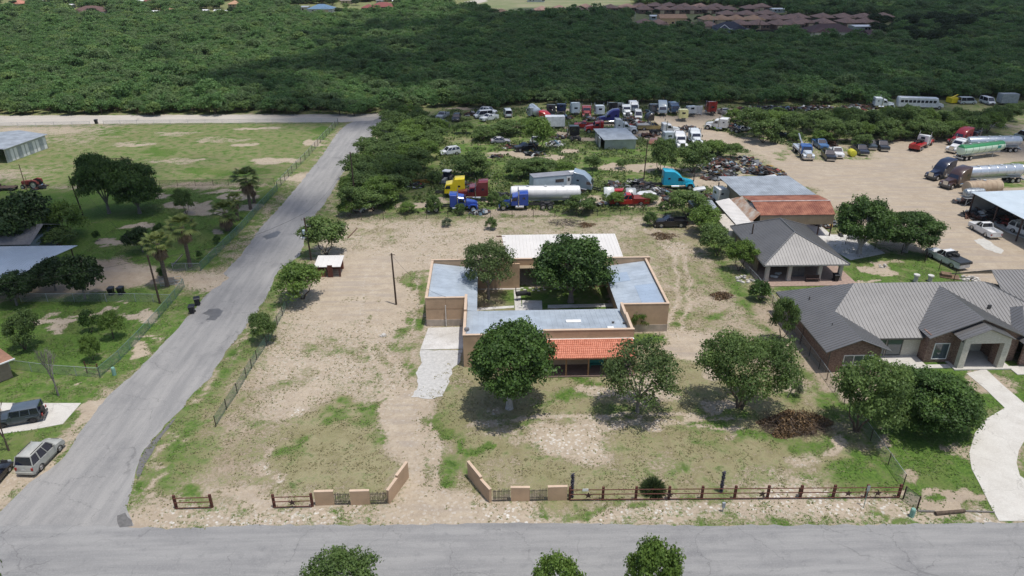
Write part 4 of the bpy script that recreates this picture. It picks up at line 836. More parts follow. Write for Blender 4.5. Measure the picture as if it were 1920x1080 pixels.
# left yard
put_tree(205,400,290,100,'oakb','tallest dark oak behind the left yard pole', var=1); put_tree(262,400,302,98,'oakb','dark oak with a sloping crown beside the tallest one', var=2)
LYARD = ((160,560,476,92,'yard','shade tree nearest the two black bins by the fence'),(105,545,484,78,'yard','shade tree in front of the carport roof'),(32,572,508,90,'yard','shade tree at the left edge in front of the carport'),(57,462,362,130,'yard','big spreading tree beside the siding house'),(128,445,378,80,'bright','lighter green tree behind the carport'),(112,462,420,90,'mesq2','low tree touching the carport rear edge'),
 (268,472,426,58,'yard','small dark round tree left of the tall palms'),(350,402,356,40,'mesq2','thin young tree in the back yard'),(302,452,420,26,'dbush','shrub between the small dark tree and the palms'),(183,452,432,14,'dbush','tiny sapling on the back lawn'),(375,485,470,12,'dbush','little shrub by the green fence below the fat palm'),(407,456,442,16,'dbush','small shrub beside the green fence'),
 (172,622,580,38,'dbush','dark round shrub in the lower left yard'),(213,634,582,48,'bright','bright green small tree beside the dark round shrub'),(175,675,625,38,'bright','upright young tree lowest in the left yard'),(47,655,585,70,'mesq2','thin airy tree in the lower left yard'),(305,520,500,20,'dbush','weeds under the road side palm'))
for i, a in enumerate(LYARD): put_tree(*a[:5], a[5], 'shrub' if a[4] == 'dbush' else 'tree', var=i % 2)
put_tree(1224,928,886,60,'sage','x','shrub') if 0 else None

# bare trees
def bare_tree(name, px, py, top, wpx, label, m=BARKG, seed=1, leafy=None, cat='tree', lean=0):
    rnd = random.Random(seed); Hh = hgt(px, py, top); Rc = wpx/2/ppm(px, py); mb = MB(); tips = []
    def grow_(p, d, L, r, k):
        e = p+d*L; mb.tube(p, e, r, r*.62, 5 if k < 2 else 3, caps=False)
        if k >= 5: tips.append(e); return
        for i in range(3 if k else 4):
            nd = (d+Vector((rnd.uniform(-1,1)*Rc/Hh*1.5, rnd.uniform(-1,1)*Rc/Hh*1.5, rnd.uniform(-.05,.6)))*.75).normalized(); grow_(e, nd, L*rnd.uniform(.6,.85), r*.6, k+1)
    grow_(Vector((0,0,-.05)), Vector((lean,0,1)).normalized(), Hh*.3, Hh*.016+.02, 0)
    zmax = max(v[2] for v in mb.v); s = Hh/zmax; mb.v = [(v[0]*s, v[1]*s, v[2]*s) for v in mb.v]
    o = empty(name, P(px, py), 0, label, cat); mb.build('branches', m, o)
    if leafy:
        rs = np.random.RandomState(seed); idx = rs.choice(len(tips), min(len(tips), 90)); c = np.array([tuple(tips[i]*s) for i in idx]); link('leaves', quads('lv', c, rs.normal(size=(len(c),3)), np.full(len(c), .16), rs.uniform(0,1,len(c)), leafy, 1, rs), o)
    return o
bare_tree('bare_tree', 110,742,652,70,'leafless grey tree by the lower left fence corner', seed=3)
bare_tree('bare_tree', 17,845,762,60,'small leafless tree between the dark jeep and the silver car', BARK, 8, LF_DEAD)
bare_tree('dead_branches', 1476,745,708,58,'grey dead branches stuck in the grass beside the lumpy mesquite', BARKG, 5, cat='branches', lean=.3)

# palms
def palm(px, py, top, wpx, label, seed=1, fat=False):
    rnd = random.Random(seed); rs = np.random.RandomState(seed); Hh = hgt(px, py, top); Rc = wpx/2/ppm(px, py); o = empty('fan_palm', P(px, py), 0, label, 'palm tree')
    ht = Hh-Rc*.95; tr = .26 if not fat else .34; mb = MB()
    prof = [(tr*1.35, -.1), (tr*1.1, .4)]+[(tr*(1+.06*(i % 2)), .4+(ht-.4)*i/10) for i in range(1, 11)]
    mb.lathe(prof, n=10); mb.build('trunk', mat('palm_trunk', (.17,.13,.10), .95, 0, .25, 7), o)
    def fan(dirv, base, L, hang):
        out = []; d = Vector(dirv).normalized(); side = d.cross(Vector((0,0,1))).normalized(); upv = side.cross(d)
        hub = base+d*L*.5
        for k in range(-5, 6):
            a = k*.23; q = (d*math.cos(a)+side*math.sin(a)).normalized(); out.append((hub, q, side*math.cos(a)-d*math.sin(a), L*.55*(1-.045*abs(k))))
        return out
    for part, rng_, n, LL, m in (('fronds', (-.35, 1.2), 30, Rc*1.08, LF_PALM), ('dead_skirt', (-1.45, -.75), 20, Rc*.85, LF_THATCH)):
        vs = []; fs = []; tn = []
        for i in range(n):
            az = 2.4*i+rnd.uniform(-.3,.3); el = rng_[0]+(rng_[1]-rng_[0])*((i+.5)/n); d = Vector((math.cos(az)*math.cos(el), math.sin(az)*math.cos(el), math.sin(el)))
            b = Vector((0,0,ht+(0 if part == 'fronds' else -.1-(i % 4)*.18))); t = rnd.uniform(.2,.8)
            for hub, q, sd, L in fan(d, b, LL*rnd.uniform(.85,1.1), 0):
                k = len(vs); tip = hub+q*L+Vector((0,0,-L*.28)); m1 = hub+q*L*.5; w_ = sd*L*.10
                vs += [hub[:], (m1-w_)[:], tip[:], (m1+w_+Vector((0,0,.03)))[:]]; fs.append((k,k+1,k+2,k+3)); tn += [t+rnd.uniform(-.15,.15)]*4
            k = len(vs); w_ = Vector((-d.y, d.x, 0))*.025; e = b+d*LL*.5; vs += [(b-w_)[:], (b+w_)[:], (e+w_)[:], (e-w_)[:]]; fs.append((k,k+1,k+2,k+3)); tn += [.6]*4
        me = bpy.data.meshes.new(part); me.from_pydata(vs, [], fs); me.materials.append(m); a_ = me.attributes.new('tone','FLOAT','POINT'); a_.data.foreach_set('value', [min(1,max(0,x)) for x in tn]); link(part, me, o)
    return o
palm(470,392,310,52,'tallest fan palm with a thick dead skirt in the back group',1); palm(477,380,338,28,'short narrow palm right of the tallest palm',2); palm(427,432,372,56,'fat low fan palm with wide green fronds by the green fence',3,True)
palm(446,412,358,34,'palm with brown thatch behind the fat low palm',4); palm(357,500,398,60,'tall fan palm in the middle of the left yard',5); palm(314,536,430,58,'fan palm beside the dirt drive gate',6)

# spiky plants at the rail fence
def spiky(name, px, py, L, n, label, m, elr=(-.1,1.4), base=0., cat='plant'):
    rnd = random.Random(px); vs = []; fs = []; tn = []
    for i in range(n):
        az = rnd.uniform(0, 6.28); el = rnd.uniform(*elr); d = Vector((math.cos(az)*math.cos(el), math.sin(az)*math.cos(el), math.sin(el))); l = L*rnd.uniform(.7,1.05); s = Vector((-math.sin(az), math.cos(az), 0))*.03
        b = Vector((0,0,base*rnd.random() if base else .15)); k = len(vs); mdl = b+d*l*.6; e = b+d*l-Vector((0,0,l*.12)); vs += [(b-s)[:],(b+s)[:],(mdl+s)[:],e[:],(mdl-s)[:]]; fs.append((k,k+1,k+2,k+3,k+4)); tn += [rnd.random()]*5
    me = bpy.data.meshes.new(name); me.from_pydata(vs, [], fs); me.materials.append(m); a_ = me.attributes.new('tone','FLOAT','POINT'); a_.data.foreach_set('value', tn)
    return tag(link(name, me, None, P(px, py)), label, cat)
spiky('sotol_plant', 1224, 920, 1.35, 900, 'large round spiky grass like plant behind the rail fence', leafmat('sotol', (.03,.05,.02), (.13,.18,.07), .2, 0), (-.1,1.5))
LF_TOT = leafmat('dark_yucca', (.03,.028,.035), (.12,.11,.14), .05, 0)
for px, py, tp, lb in ((1072,932,888,'dark narrow yucca trunk beside the tan gate wall'),(1352,922,884,'dark narrow yucca trunk behind the rail fence near the small box')):
    h_ = hgt(px, py, tp); o = spiky('yucca_stalk', px, py, .24, 420, lb, LF_TOT, (-1.2,.6), h_)
    mb = MB(); mb.tube((0,0,-.05),(0,0,h_*.95),.08,.05,8); mb.build('stalk', BARK, o)

# brush piles
def brushpile(px, py, wpx, h, label, m, n=900, asp=.6, tw=BARK, leaf=None):
    rs = np.random.RandomState(int(px)); rx = wpx/2/ppm(px, py); ry = rx*asp; rnd = random.Random(px); mb = MB()
    o = empty('brush_pile', P(px, py), 0, label, 'brush pile')
    for i in range(int(n*.35)):
        a = rnd.uniform(0,6.28); r = rnd.random()**.6; x, y = math.cos(a)*r*rx, math.sin(a)*r*ry; z = (1-r*r)*h*rnd.random(); a2 = rnd.uniform(0,6.28); l = rnd.uniform(.4,1.4)*min(1, rx*.6); e = (x+math.cos(a2)*l, y+math.sin(a2)*l, max(.03, z+rnd.uniform(-.3,.45)*min(1,h))); mb.tube((x,y,z), e, rnd.uniform(.012,.04), .008, 3, caps=False)
    mb.build('branches', tw, o)
    if m:
        a = rs.uniform(0, 6.28, n*3); r = rs.uniform(0,1,n*3)**.55; lump = 1+.25*np.sin(a*3+1)+.2*np.sin(a*5)
        c = np.stack([np.cos(a)*r*rx*lump*.9, np.sin(a)*r*ry*lump*.9, (1-r**2)*h*rs.uniform(.3,1.,n*3)*(1+.3*np.sin(a*4))+.03], 1)
        link('leaves', quads('bp', c, rs.normal(size=(n*3,3)), rs.uniform(.08,.22,n*3), np.clip(rs.normal(.5,.25,n*3),0,1), m, 1, rs), o)
    return o
brushpile(1487,800,128,1.5,'large heap of brown dead brush under the lumpy mesquite',LF_DEAD,2200,.5)
brushpile(1352,556,40,.5,'small round heap of dark brown twigs near the right lot fence',LF_DEAD,260,.8); brushpile(1243,443,48,.3,'low scatter of rusty brown brush at the back right of the lot',LF_DEAD,220,.8)
brushpile(1062,418,70,.25,'black burnt twig scatter behind the white roofed shed',None,500,.7, mat('charred_wood', (.04,.035,.04), .9)); brushpile(1100,422,34,.15,'thin pile of reddish dirt and twigs near the back fence',LF_DEAD,160,.8)
brushpile(1200,388,30,.6,'dark dead bush behind the back fence',None,200,.8,BARK)
# mesquites of the scrapyard and the strip along the road
rnd = random.Random(77)
STRIP = [(668,400,345,60),(700,395,350,80),(690,365,318,78),(735,372,322,70),(680,335,290,70),(722,335,288,80),(762,345,300,60),(700,300,258,66),(742,305,258,72),(780,318,278,64),(725,270,232,60),(765,278,238,66),(800,300,262,50),(745,244,206,60),(785,256,218,60),(815,268,238,46),(770,228,196,56),(742,222,190,50),(655,405,375,40),(712,385,330,70),(668,365,325,60),(700,348,300,70),(740,340,296,66),(715,318,272,66),(760,312,270,64),(735,288,248,64),(770,262,224,60),(752,258,216,56),(800,282,248,56),(820,250,222,44),(780,240,206,52),(690,322,286,54)]
ORD = 'nearest second third fourth fifth sixth seventh eighth ninth tenth eleventh twelfth thirteenth fourteenth fifteenth sixteenth seventeenth eighteenth nineteenth twentieth'.split()
ORD += ['twenty '+w for w in ORD[1:9]]+['twenty ninth','thirtieth']+['thirty '+w for w in ('first','second','third','fourth','fifth','sixth','seventh','eighth','ninth')]+['fortieth']+['forty '+w for w in ('first','second','third','fourth','fifth','sixth','seventh','eighth','ninth')]
ORD[20:28] = ['twenty '+w for w in ('first','second','third','fourth','fifth','sixth','seventh','eighth')]
STRIP.sort(key=lambda t: -t[1])
for i, (x, y, t, w_) in enumerate(STRIP):
    put_tree(x, y, t, w_*1.1, 'mesq2' if i % 3 else 'bright', '%s mesquite from the camera in the strip beside the side road' % ORD[i], 'tree', 'mesquites along the side road', var=i % 3)
YARD = [(880,332,284,84,'spreading mesquite behind the grey and white tractor'),(1008,284,222,70,'tall bright tree over the junked pickups'),(975,335,300,60,'low mesquite left of the camper trailer'),(1010,330,292,80,'wide mesquite directly behind the camper trailer'),(1060,332,302,50,'mesquite behind the camper roof'),
 (905,262,236,60,'dark bush left of the silver sedan'),(950,252,228,70,'dark bush behind the silver sedan'),(985,245,222,50,'dark bush left of the white box trailer'),(870,250,228,40,'dark bush behind the white wreck'),(1110,318,290,36,'mesquite in front of the corrugated shed'),(1165,316,298,24,'small bush right of the corrugated shed front'),(1238,325,262,60,'mesquite right of the scrapyard pole'),(1298,324,268,74,'bright mesquite behind the cyan truck'),
 (1340,292,262,60,'bush on the bank left of the dirt road'),(1370,296,268,44,'bush beside the dirt road bend'),(925,384,358,28,'weedy bush between the two blue trucks'),(945,392,366,30,'weedy bush left of the right blue truck'),(985,388,370,26,'weedy bush hiding the right blue truck wheels'),(1090,400,364,62,'round mesquite on the back fence below the tanker end'),(1155,388,360,36,'bush hiding the red flatbed cab'),(1218,382,362,40,'yellow green bush below the white hood'),(815,398,366,34,'bush at the tail of the left blue truck'),(765,398,378,40,'bush on the back fence near the corner'),(862,402,382,24,'small bush on the fence under the left blue truck'),
 (1045,372,352,20,'small bush at the tanker wheels'),(1030,345,325,26,'weed bush in front of the camper door'),(815,345,322,34,'bush left of the tractor'),(1190,250,240,14,'weed clump between wrecked trucks'),(1105,395,378,20,'dry weed bush on the back fence'),(1245,392,378,24,'yellow weeds beside the big mesquite')]
for i, (x, y, t, w_, lb) in enumerate(YARD): put_tree(x, y, t, w_, ('mesq2','bright','mesq2')[i % 3] if w_ > 34 else 'bush', lb, 'tree' if w_ > 34 else 'shrub', var=i % 3)
BAND = []
for cx, cy, t, w_ in ((1415,256,202,70),(1450,250,208,56),(1395,240,206,44),(1480,232,208,40),(1530,246,206,64),(1505,252,216,46),(1560,256,220,52),(1600,250,204,56),(1575,238,204,40),(1640,252,206,60),(1620,262,228,40),(1675,248,204,54),(1705,252,200,60),(1740,248,204,56),(1770,250,206,56),(1800,246,204,52),(1835,244,204,56),(1870,238,200,50),(1890,226,196,44),(1900,210,192,40),(1450,270,248,30),(1610,278,250,44),(1540,268,244,40),(1735,262,236,40),(1690,262,238,40),(1660,268,242,36),(1785,258,232,30),(1490,266,246,34),(1375,228,204,36),(1570,222,200,34),(1460,222,200,34)):
    BAND.append((cx, cy, t, w_))
BAND += [(1430,268,222,60),(1470,256,212,60),(1545,262,222,60),(1585,266,226,56),(1625,248,206,60),(1655,262,222,60),(1720,262,220,60),(1755,262,226,60),(1790,262,226,56),(1820,256,216,56),(1850,250,210,52),(1700,240,200,50),(1660,236,200,44)]
BAND.sort()
for i, (x, y, t, w_) in enumerate(BAND): put_tree(x, y, t, w_, 'mesq2' if i % 4 else 'bright', '%s mesquite from the left in the thicket behind the pickups' % (ORD[i] if i else 'first'), 'tree', 'mesquites behind the dirt yard', var=i % 3)

# ================================================================ the wood beyond: one mass of brush, instanced
variants = bpy.data.collections.new('brush_variants')
LF_WOODY = leafmat('brush_leaf_yellow', (.08,.14,.042), (.205,.305,.09), .4, .35); LF_WOODG = leafmat('brush_leaf_grey', (.08,.135,.055), (.18,.27,.10), .42, .35)
for i in range(7):
    cm, tm, _r, _h = tree_meshes('brush%d' % i, Rc=(2.,2.4,1.8,2.2,2.7,2.1,1.6)[i], Hh=(3.6,4.2,3.2,4.,4.6,3.,3.4)[i], leaf=(LF_WOOD, LF_WOOD, LF_WOODY, LF_WOOD, LF_WOODG, LF_WOODY, LF_WOODG)[i], m=None, mb_=BARK, seed=100+i*7, nc=22, per=85, ls=.27, base=.08, lob=.4, csize=.4, multi=1, trunk=.1)
    bm = bmesh.new(); bm.from_mesh(cm); n0 = len(bm.faces); bm.from_mesh(tm); bm.faces.ensure_lookup_table()
    for k in range(n0, len(bm.faces)): bm.faces[k].material_index = 1
    me2 = bpy.data.meshes.new('brush_tree%d' % i); bm.to_mesh(me2); bm.free(); me2.materials.append(cm.materials[0]); me2.materials.append(BARK)
    variants.objects.link(bpy.data.objects.new('brush_tree%d' % i, me2))
rs = np.random.RandomState(12); pts = []; sp_ = 2.85
CLEAR = [(1000,1190,10,34),(840,1190,-5,24),(1185,1345,10,58),(1315,1465,14,72),(1390,1680,30,66),(1505,1665,50,82),(1235,1300,30,60),(125,210,16,40),(560,648,8,36),(650,745,4,30),(915,1000,18,38),(980,1010,28,36),(1180,1330,38,50),(280,310,22,32),(366,445,18,33),(430,455,18,28),(410,450,3,16),(0,60,-2,20),(40,90,2,14),(255,300,0,10),(100,140,8,18),(540,585,10,24),(1640,1920,-8,8),(1745,1850,74,84),(1340,1540,58,66),(1705,1780,86,93)]
for x_, y_, w_ in ((107,14,14),(131,16,10),(72,8,16),(88,13,12),(287,29,16),(381,27,16),(407,27,12),(427,28,16),(262,8,14),(352,6,16),(371,7,12),(712,6,14),(742,8,14),(800,5,10),(1226,38,14),(160,6,30),(1460,24,26),(438,15,22),(30,14,26),(317,30,20),(282,10,24),(650,8,24),(690,22,26)): CLEAR.append((x_-w_/2-3, x_+w_/2+3, y_-5, y_+6))
Yw = 186.
while Yw < 900:
    s = sp_*(1 if Yw < 300 else 1+(Yw-300)/330); half = Yw*.80+60
    xs = np.arange(-half, half, s); xs = xs+rs.uniform(-.45, .45, len(xs))*s; ys = Yw+rs.uniform(-.45, .45, len(xs))*s
    for x, y in zip(xs, ys):
        px, py = proj(x, y)
        lim = 215 if px < 735 else (203 if px < 1000 else (196 if px < 1300 else (197 if px < 1650 else 186)))
        if py > lim+3*math.sin(px*.05): continue
        if any(a < px < b and c < py < d for a, b, c, d in CLEAR): continue
        if 20 < py < 24 and rs.rand() < .6: continue
        v = math.sin(x*.021+1)*math.sin(y*.017)+math.sin(x*.05+y*.03)*.5
        if rs.rand() < .05+.06*(v > .8): continue
        pts.append((x, y, (rs.uniform(.82, 1.12)+.5*(rs.rand() < .05))*(1+.12*v)*(1 if Yw < 300 else 1+(Yw-300)/450)))
    Yw += s
print('brush instances', len(pts))
pts = np.array(pts); me3 = bpy.data.meshes.new('wood'); me3.vertices.add(len(pts)); co = pts.copy(); co[:, 2] = 0; me3.vertices.foreach_set('co', co.ravel())
a_ = me3.attributes.new('sc', 'FLOAT', 'POINT'); a_.data.foreach_set('value', pts[:, 2].astype(np.float32)); a_ = me3.attributes.new('rot', 'FLOAT', 'POINT'); a_.data.foreach_set('value', rs.uniform(0, 6.28, len(pts)).astype(np.float32))
me3.materials.append(LF_WOOD); wood = tag(link('brush_wood', me3), 'dark green mesquite brush wood stretching behind the scrapyard to the far houses', 'wood', None, 'stuff')
def instancer(obj, coll):
    ng = bpy.data.node_groups.new('scatter', 'GeometryNodeTree'); ng.interface.new_socket('Geometry', in_out='INPUT', socket_type='NodeSocketGeometry'); ng.interface.new_socket('Geometry', in_out='OUTPUT', socket_type='NodeSocketGeometry')
    gi = ng.nodes.new('NodeGroupInput'); go = ng.nodes.new('NodeGroupOutput'); mp = ng.nodes.new('GeometryNodeMeshToPoints'); ip = ng.nodes.new('GeometryNodeInstanceOnPoints'); ci = ng.nodes.new('GeometryNodeCollectionInfo')
    ci.inputs['Collection'].default_value = coll; ci.inputs['Separate Children'].default_value = True; ci.inputs['Reset Children'].default_value = True; ip.inputs['Pick Instance'].default_value = True
    def na(n):
        a = ng.nodes.new('GeometryNodeInputNamedAttribute'); a.data_type = 'FLOAT'; a.inputs['Name'].default_value = n; return a.outputs[0]
    cx = ng.nodes.new('ShaderNodeCombineXYZ'); ng.links.new(na('rot'), cx.inputs[2]); e2r = ng.nodes.new('FunctionNodeEulerToRotation'); ng.links.new(cx.outputs[0], e2r.inputs[0])
    L = ng.links.new; L(gi.outputs[0], mp.inputs['Mesh']); L(mp.outputs[0], ip.inputs['Points']); L(ci.outputs[0], ip.inputs['Instance']); L(e2r.outputs[0], ip.inputs['Rotation']); L(na('sc'), ip.inputs['Scale']); L(ip.outputs[0], go.inputs[0])
    md = obj.modifiers.new('scatter', 'NODES'); md.node_group = ng
instancer(wood, variants)

# ---- weed tufts over lot, verges and yards: nobody could count them
rs = np.random.RandomState(8); nT = 260000
tx = rs.uniform(-62, 85, nT); ty = rs.uniform(41, 135, nT)**1.; xi = np.clip(np.searchsorted(gx, tx), 0, nx-1); yi = np.clip(np.searchsorted(gy, ty), 0, ny-1)
ta = A[yi, xi]; tb = B[yi, xi]; tcl = vnoise(tx, ty, 1.3, 9)*.6+vnoise(tx, ty, .5, 10)*.4
tpx = 960+F*(tx*cY-ty*sY)/((tx*sY+ty*cY)*cP+CAMZ*sP); tpy = 540-F*((tx*sY+ty*cY)*sP-CAMZ*cP)/((tx*sY+ty*cY)*cP+CAMZ*sP)
keep = (rs.rand(nT) < np.clip(ta*1.1-.05, 0, 1)*(tcl > .45)*1.) & (ta > .08)
for poly_ in (side, mainr, [(1812,700),(1848,692),(1925,760),(2100,800),(2100,985),(1873,977),(1817,850),(1884,765)], [(-90,750),(152,757),(118,797),(-90,826)], [(797,490),(1225,490),(1255,625),(1185,665),(1185,707),(868,700),(868,655),(770,745),(785,615)], [(1455,547),(1590,530),(2000,530),(2000,700),(1553,700)], [(1380,440),(1600,480),(1600,535),(1430,535)]): keep &= ~inpoly(tpx, tpy, poly_)
tx, ty, tb, ta = tx[keep], ty[keep], tb[keep], ta[keep]; n_ = len(tx); print('tufts', n_)
cen = np.repeat(np.stack([tx, ty, np.zeros(n_)], 1), 2, 0); cen[:, :2] += rs.normal(size=(2*n_, 2))*.07; cen[:, 2] = rs.uniform(.012, .04, 2*n_)
nr = rs.normal(size=(2*n_, 3))*[.45, .45, .1]+[0, 0, 1.]; LF_WEED = leafmat('weed_leaf', (.30,.265,.15), (.10,.17,.035), .3, 0)
me4 = quads('weed_tufts', cen, nr, rs.uniform(.06, .17, 2*n_), np.clip(np.repeat(tb, 2)*1.5-.3+rs.normal(size=2*n_)*.22, 0, 1), LF_WEED, 1., rs)
tag(link('weed_tufts', me4), 'scattered low weeds and grass tufts over the lot and yards', 'weeds', None, 'stuff')

nW = 150000; tx = rs.uniform(-22, 110, nW); ty = rs.uniform(101, 215, nW); D_ = (tx*sY+ty*cY)*cP+CAMZ*sP; tpx = 960+F*(tx*cY-ty*sY)/D_; tpy = 540-F*((tx*sY+ty*cY)*sP-CAMZ*cP)/D_
xi = np.clip(np.searchsorted(gx, tx), 0, nx-1); yi = np.clip(np.searchsorted(gy, ty), 0, ny-1); ta = A[yi, xi]; tcl = vnoise(tx, ty, 3., 19)*.6+vnoise(tx, ty, 1., 20)*.4
keep = inpoly(tpx, tpy, [(640,404),(700,330),(760,225),(830,206),(1300,200),(1920,190),(1950,262),(1690,262),(1500,275),(1400,300),(1330,395)]) & (ta > .5) & (tcl > .47); tx, ty = tx[keep], ty[keep]; n_ = len(tx); print('weeds', n_)
cen = np.stack([tx, ty, rs.uniform(.08, .5, n_)], 1); nr = rs.normal(size=(n_, 3))*.7+[0, 0, .8]
tag(link('tall_weeds', quads('tall_weeds', cen, nr, rs.uniform(.2, .5, n_), np.clip(vnoise(tx, ty, 2.5, 5)*.8+rs.normal(size=n_)*.15, 0, 1), leafmat('tall_weed_leaf', (.06,.10,.03), (.17,.22,.07), .3, 0), 1., rs)), 'rank green weeds growing through the scrapyard', 'weeds', None, 'stuff')
# ================================================================ fences, poles, small things by the roads
def chainmat(name, col, alpha):
    m = bpy.data.materials.new(name); m.use_nodes = True; nt = m.node_tree; b = nt.nodes['Principled BSDF']; out = nt.nodes['Material Output']
    b.inputs['Base Color'].default_value = (*col, 1); b.inputs['Roughness'].default_value = .6; b.inputs['Metallic'].default_value = .2
    tc = N(nt, 'TexCoord'); sp = N(nt, 'SeparateXYZ'); nt.links.new(tc.outputs['UV'], sp.inputs[0])
    ts = N(nt, 'BsdfTransparent'); mx = N(nt, 'MixShader'); hs = []
    for sg in (1, -1):    # woven diagonal wires from real-size UVs
        a = N(nt, 'Math', operation='MULTIPLY_ADD'); a.inputs[1].default_value = sg; nt.links.new(sp.outputs[1], a.inputs[0]); nt.links.new(sp.outputs[0], a.inputs[2])
        f = N(nt, 'Math', operation='PINGPONG'); f.inputs[1].default_value = .045; nt.links.new(a.outputs[0], f.inputs[0])
        g = N(nt, 'Math', operation='LESS_THAN'); g.inputs[1].default_value = .045*alpha; nt.links.new(f.outputs[0], g.inputs[0]); hs.append(g)
    o = N(nt, 'Math', operation='MAXIMUM'); nt.links.new(hs[0].outputs[0], o.inputs[0]); nt.links.new(hs[1].outputs[0], o.inputs[1])
    nt.links.new(o.outputs[0], mx.inputs[0]); nt.links.new(ts.outputs[0], mx.inputs[1]); nt.links.new(b.outputs[0], mx.inputs[2]); nt.links.new(mx.outputs[0], out.inputs['Surface']); return m
CH_G = chainmat('green_chain_link', (.10,.20,.155), .26); CH_S = chainmat('silver_chain_link', (.32,.34,.33), .13); CH_D = chainmat('dark_wire', (.06,.06,.055), .12)
GALVP = mat('galvanised_pipe', (.42,.46,.46), .5, .4, .1, 5); GREENP = mat('green_pipe', (.16,.27,.24), .5, .2, .1, 5)
def fence(label, px_pts, h, step, net, postm, railm=None, pr=.035, name='chain_link_fence', rail=True, cat='fence', tall=.0):
    w_ = [P(*p) for p in px_pts]; o = empty(name, w_[0], 0, label, cat); nm = MB(); rm = MB(); uv = []; posts = []; u0 = 0
    for a, b in zip(w_[:-1], w_[1:]):
        L = (b-a).length; n = max(1, round(L/step)); a2, b2 = a-w_[0], b-w_[0]
        if net: nm.add([a2+Vector((0,0,.03)), b2+Vector((0,0,.03)), b2+Vector((0,0,h)), a2+Vector((0,0,h))], [(0,1,2,3)]); uv += [(u0,.03),(u0+L,.03),(u0+L,h),(u0,h)]; u0 += L
        if rail: rm.tube(a2+Vector((0,0,h)), b2+Vector((0,0,h)), .024, n=5)
        for k in range(n+(b is w_[-1])): posts.append(a2.lerp(b2, k/n))
    if net:
        q = nm.build('wire_mesh', net, o); l = q.data.uv_layers.new(name='UVMap')
        for i, c in enumerate(uv): l.data[i].uv = c
    if rail: rm.build('top_rail', railm or postm, o)
    pm = MB(); pm.tube((0,0,-.1),(0,0,h+tall+.03), pr, n=6); me = pm.mesh('post', postm)
    for p in posts[:100]: link('post', me, o, p)
    return o
fence('green chain link fence along the side road by the lower left yard', [(188,708),(226,675),(262,638),(300,595),(330,560),(346,538)], 1.25, 2.9, CH_G, GREENP)
fence('silver chain link fence closing the bottom of the lower left yard', [(20,692),(100,702),(188,708)], 1.2, 3., CH_S, GALVP)
fence('silver chain link fence running left from the road pole past the bins', [(322,568),(255,566),(200,566),(140,566),(90,566),(40,566)], 1.2, 2.8, CH_S, GALVP)
fence('long green chain link fence with palms behind it', [(377,508),(420,465),(455,430),(485,395),(520,358)], 1.3, 2.9, CH_G, GREENP)
fence('short chain link fence corner left of the long green one', [(377,508),(350,508),(325,508)], 1.2, 2.5, CH_S, GALVP)
fence('dark post chain link fence beside the field', [(520,355),(548,325),(580,292),(606,262),(634,234)], 1.5, 3.0, CH_S, METALP, GALVP, .05, tall=.1)
fence('long thin wire fence between the top road and the field', [(-260,248),(0,240),(170,237)], 1.3, 4.2, CH_S, GALVP)
fence('thin wire fence along the field beside the top road', [(195,236),(320,234),(450,233),(634,231)], 1.3, 4.2, CH_S, GALVP)
fence('dark wire fence below the field', [(300,350),(400,348),(515,346)], 1.2, 3.2, CH_D, METALP, name='wire_fence')
fence('low green wire fence with dark posts along the left side of the lot', [(405,800),(425,768),(445,738),(462,708),(482,675),(500,648),(530,592),(553,550)], 1.25, 2.3, CH_G, METALP, pr=.045, rail=False, name='wire_fence')
fence('wire fence with dark posts between the lot and the brick house', [(1693,912),(1665,872),(1632,826),(1600,782),(1565,735),(1535,692),(1500,645),(1462,592),(1420,535),(1380,492),(1340,448),(1300,405)], 1.3, 2.9, CH_S, METALP, GALVP, pr=.04, rail=True)
fence('back wire fence of the lot with thin dark posts', [(636,413),(760,411),(880,409),(1000,408),(1120,405),(1290,403)], 1.3, 4., CH_D, METALP, pr=.04, rail=False, name='wire_fence')
fence('fence with dark posts between the dark oaks and the dirt yard', [(1585,458),(1640,468),(1690,475),(1735,482)], 1.5, 4.6, CH_D, METALP, pr=.05, rail=False, name='wire_fence')
fence('leaning dark posts and wire beside the flatbed truck', [(1734,492),(1760,507),(1788,526)], 1.7, 3.4, None, METALP, pr=.05, rail=False, name='wire_fence')
fence('mesh fence stub closing the right end of the rail fence', [(1693,936),(1719,955)], 1.35, 3., CH_G, METALP, METALP, .06)
fence('dark privacy fence in front of the far brown roofs', [(1395,66),(1480,62),(1560,60),(1650,62)], 2.2, 9, None, METALP, rail=False, name='privacy_fence')
mb = MB(); a, b = P(1395,66), P(1560,60); wall_seg(mb, a, b, .1, 0, 2.4); mb.build('privacy_screen', mat('black_screen', (.015,.016,.018), .9), None, label='long black screen in front of the far brown roofs', cat='fence')
# rust red rail fences
def rail_fence(label, px0, py0, px1, py1, h=1.3, step=2.75, stars=()):
    a, b = P(px0, py0), P(px1, py1); o = empty('rail_fence', a, 0, label, 'fence'); L = (b-a).length; n = round(L/step); d = b-a
    pm = MB(); pm.box(-.1,.1,-.08,.08,-.1,h+.05); me = pm.mesh('post', RUSTPIPE)
    for k in range(n+1): link('post', me, o, d*(k/n))
    for z in (.12, .68, 1.16):
        m_ = MB(); m_.tube(Vector((0,-.12,z)), d+Vector((0,-.12,z)), .045, n=6); m_.build('rail', RUSTPIPE, o)
    for f in stars:
        m_ = MB(); c = d*f+Vector((0,-.2,.62)); pts = []
        for i in range(10):
            r = .36 if i % 2 == 0 else .15; t = math.pi/2+i*math.pi/5; pts.append((c.x+math.cos(t)*r, c.z+math.sin(t)*r))
        vs = [(p[0], c.y-.015, p[1]) for p in pts]+[(p[0], c.y+.015, p[1]) for p in pts]; m_.add(vs, [list(range(10)), list(range(10,20))[::-1]]+[((i+1) % 10, i, 10+i, 10+(i+1) % 10) for i in range(10)]); m_.build('star_ornament', METALP, o)
    return o
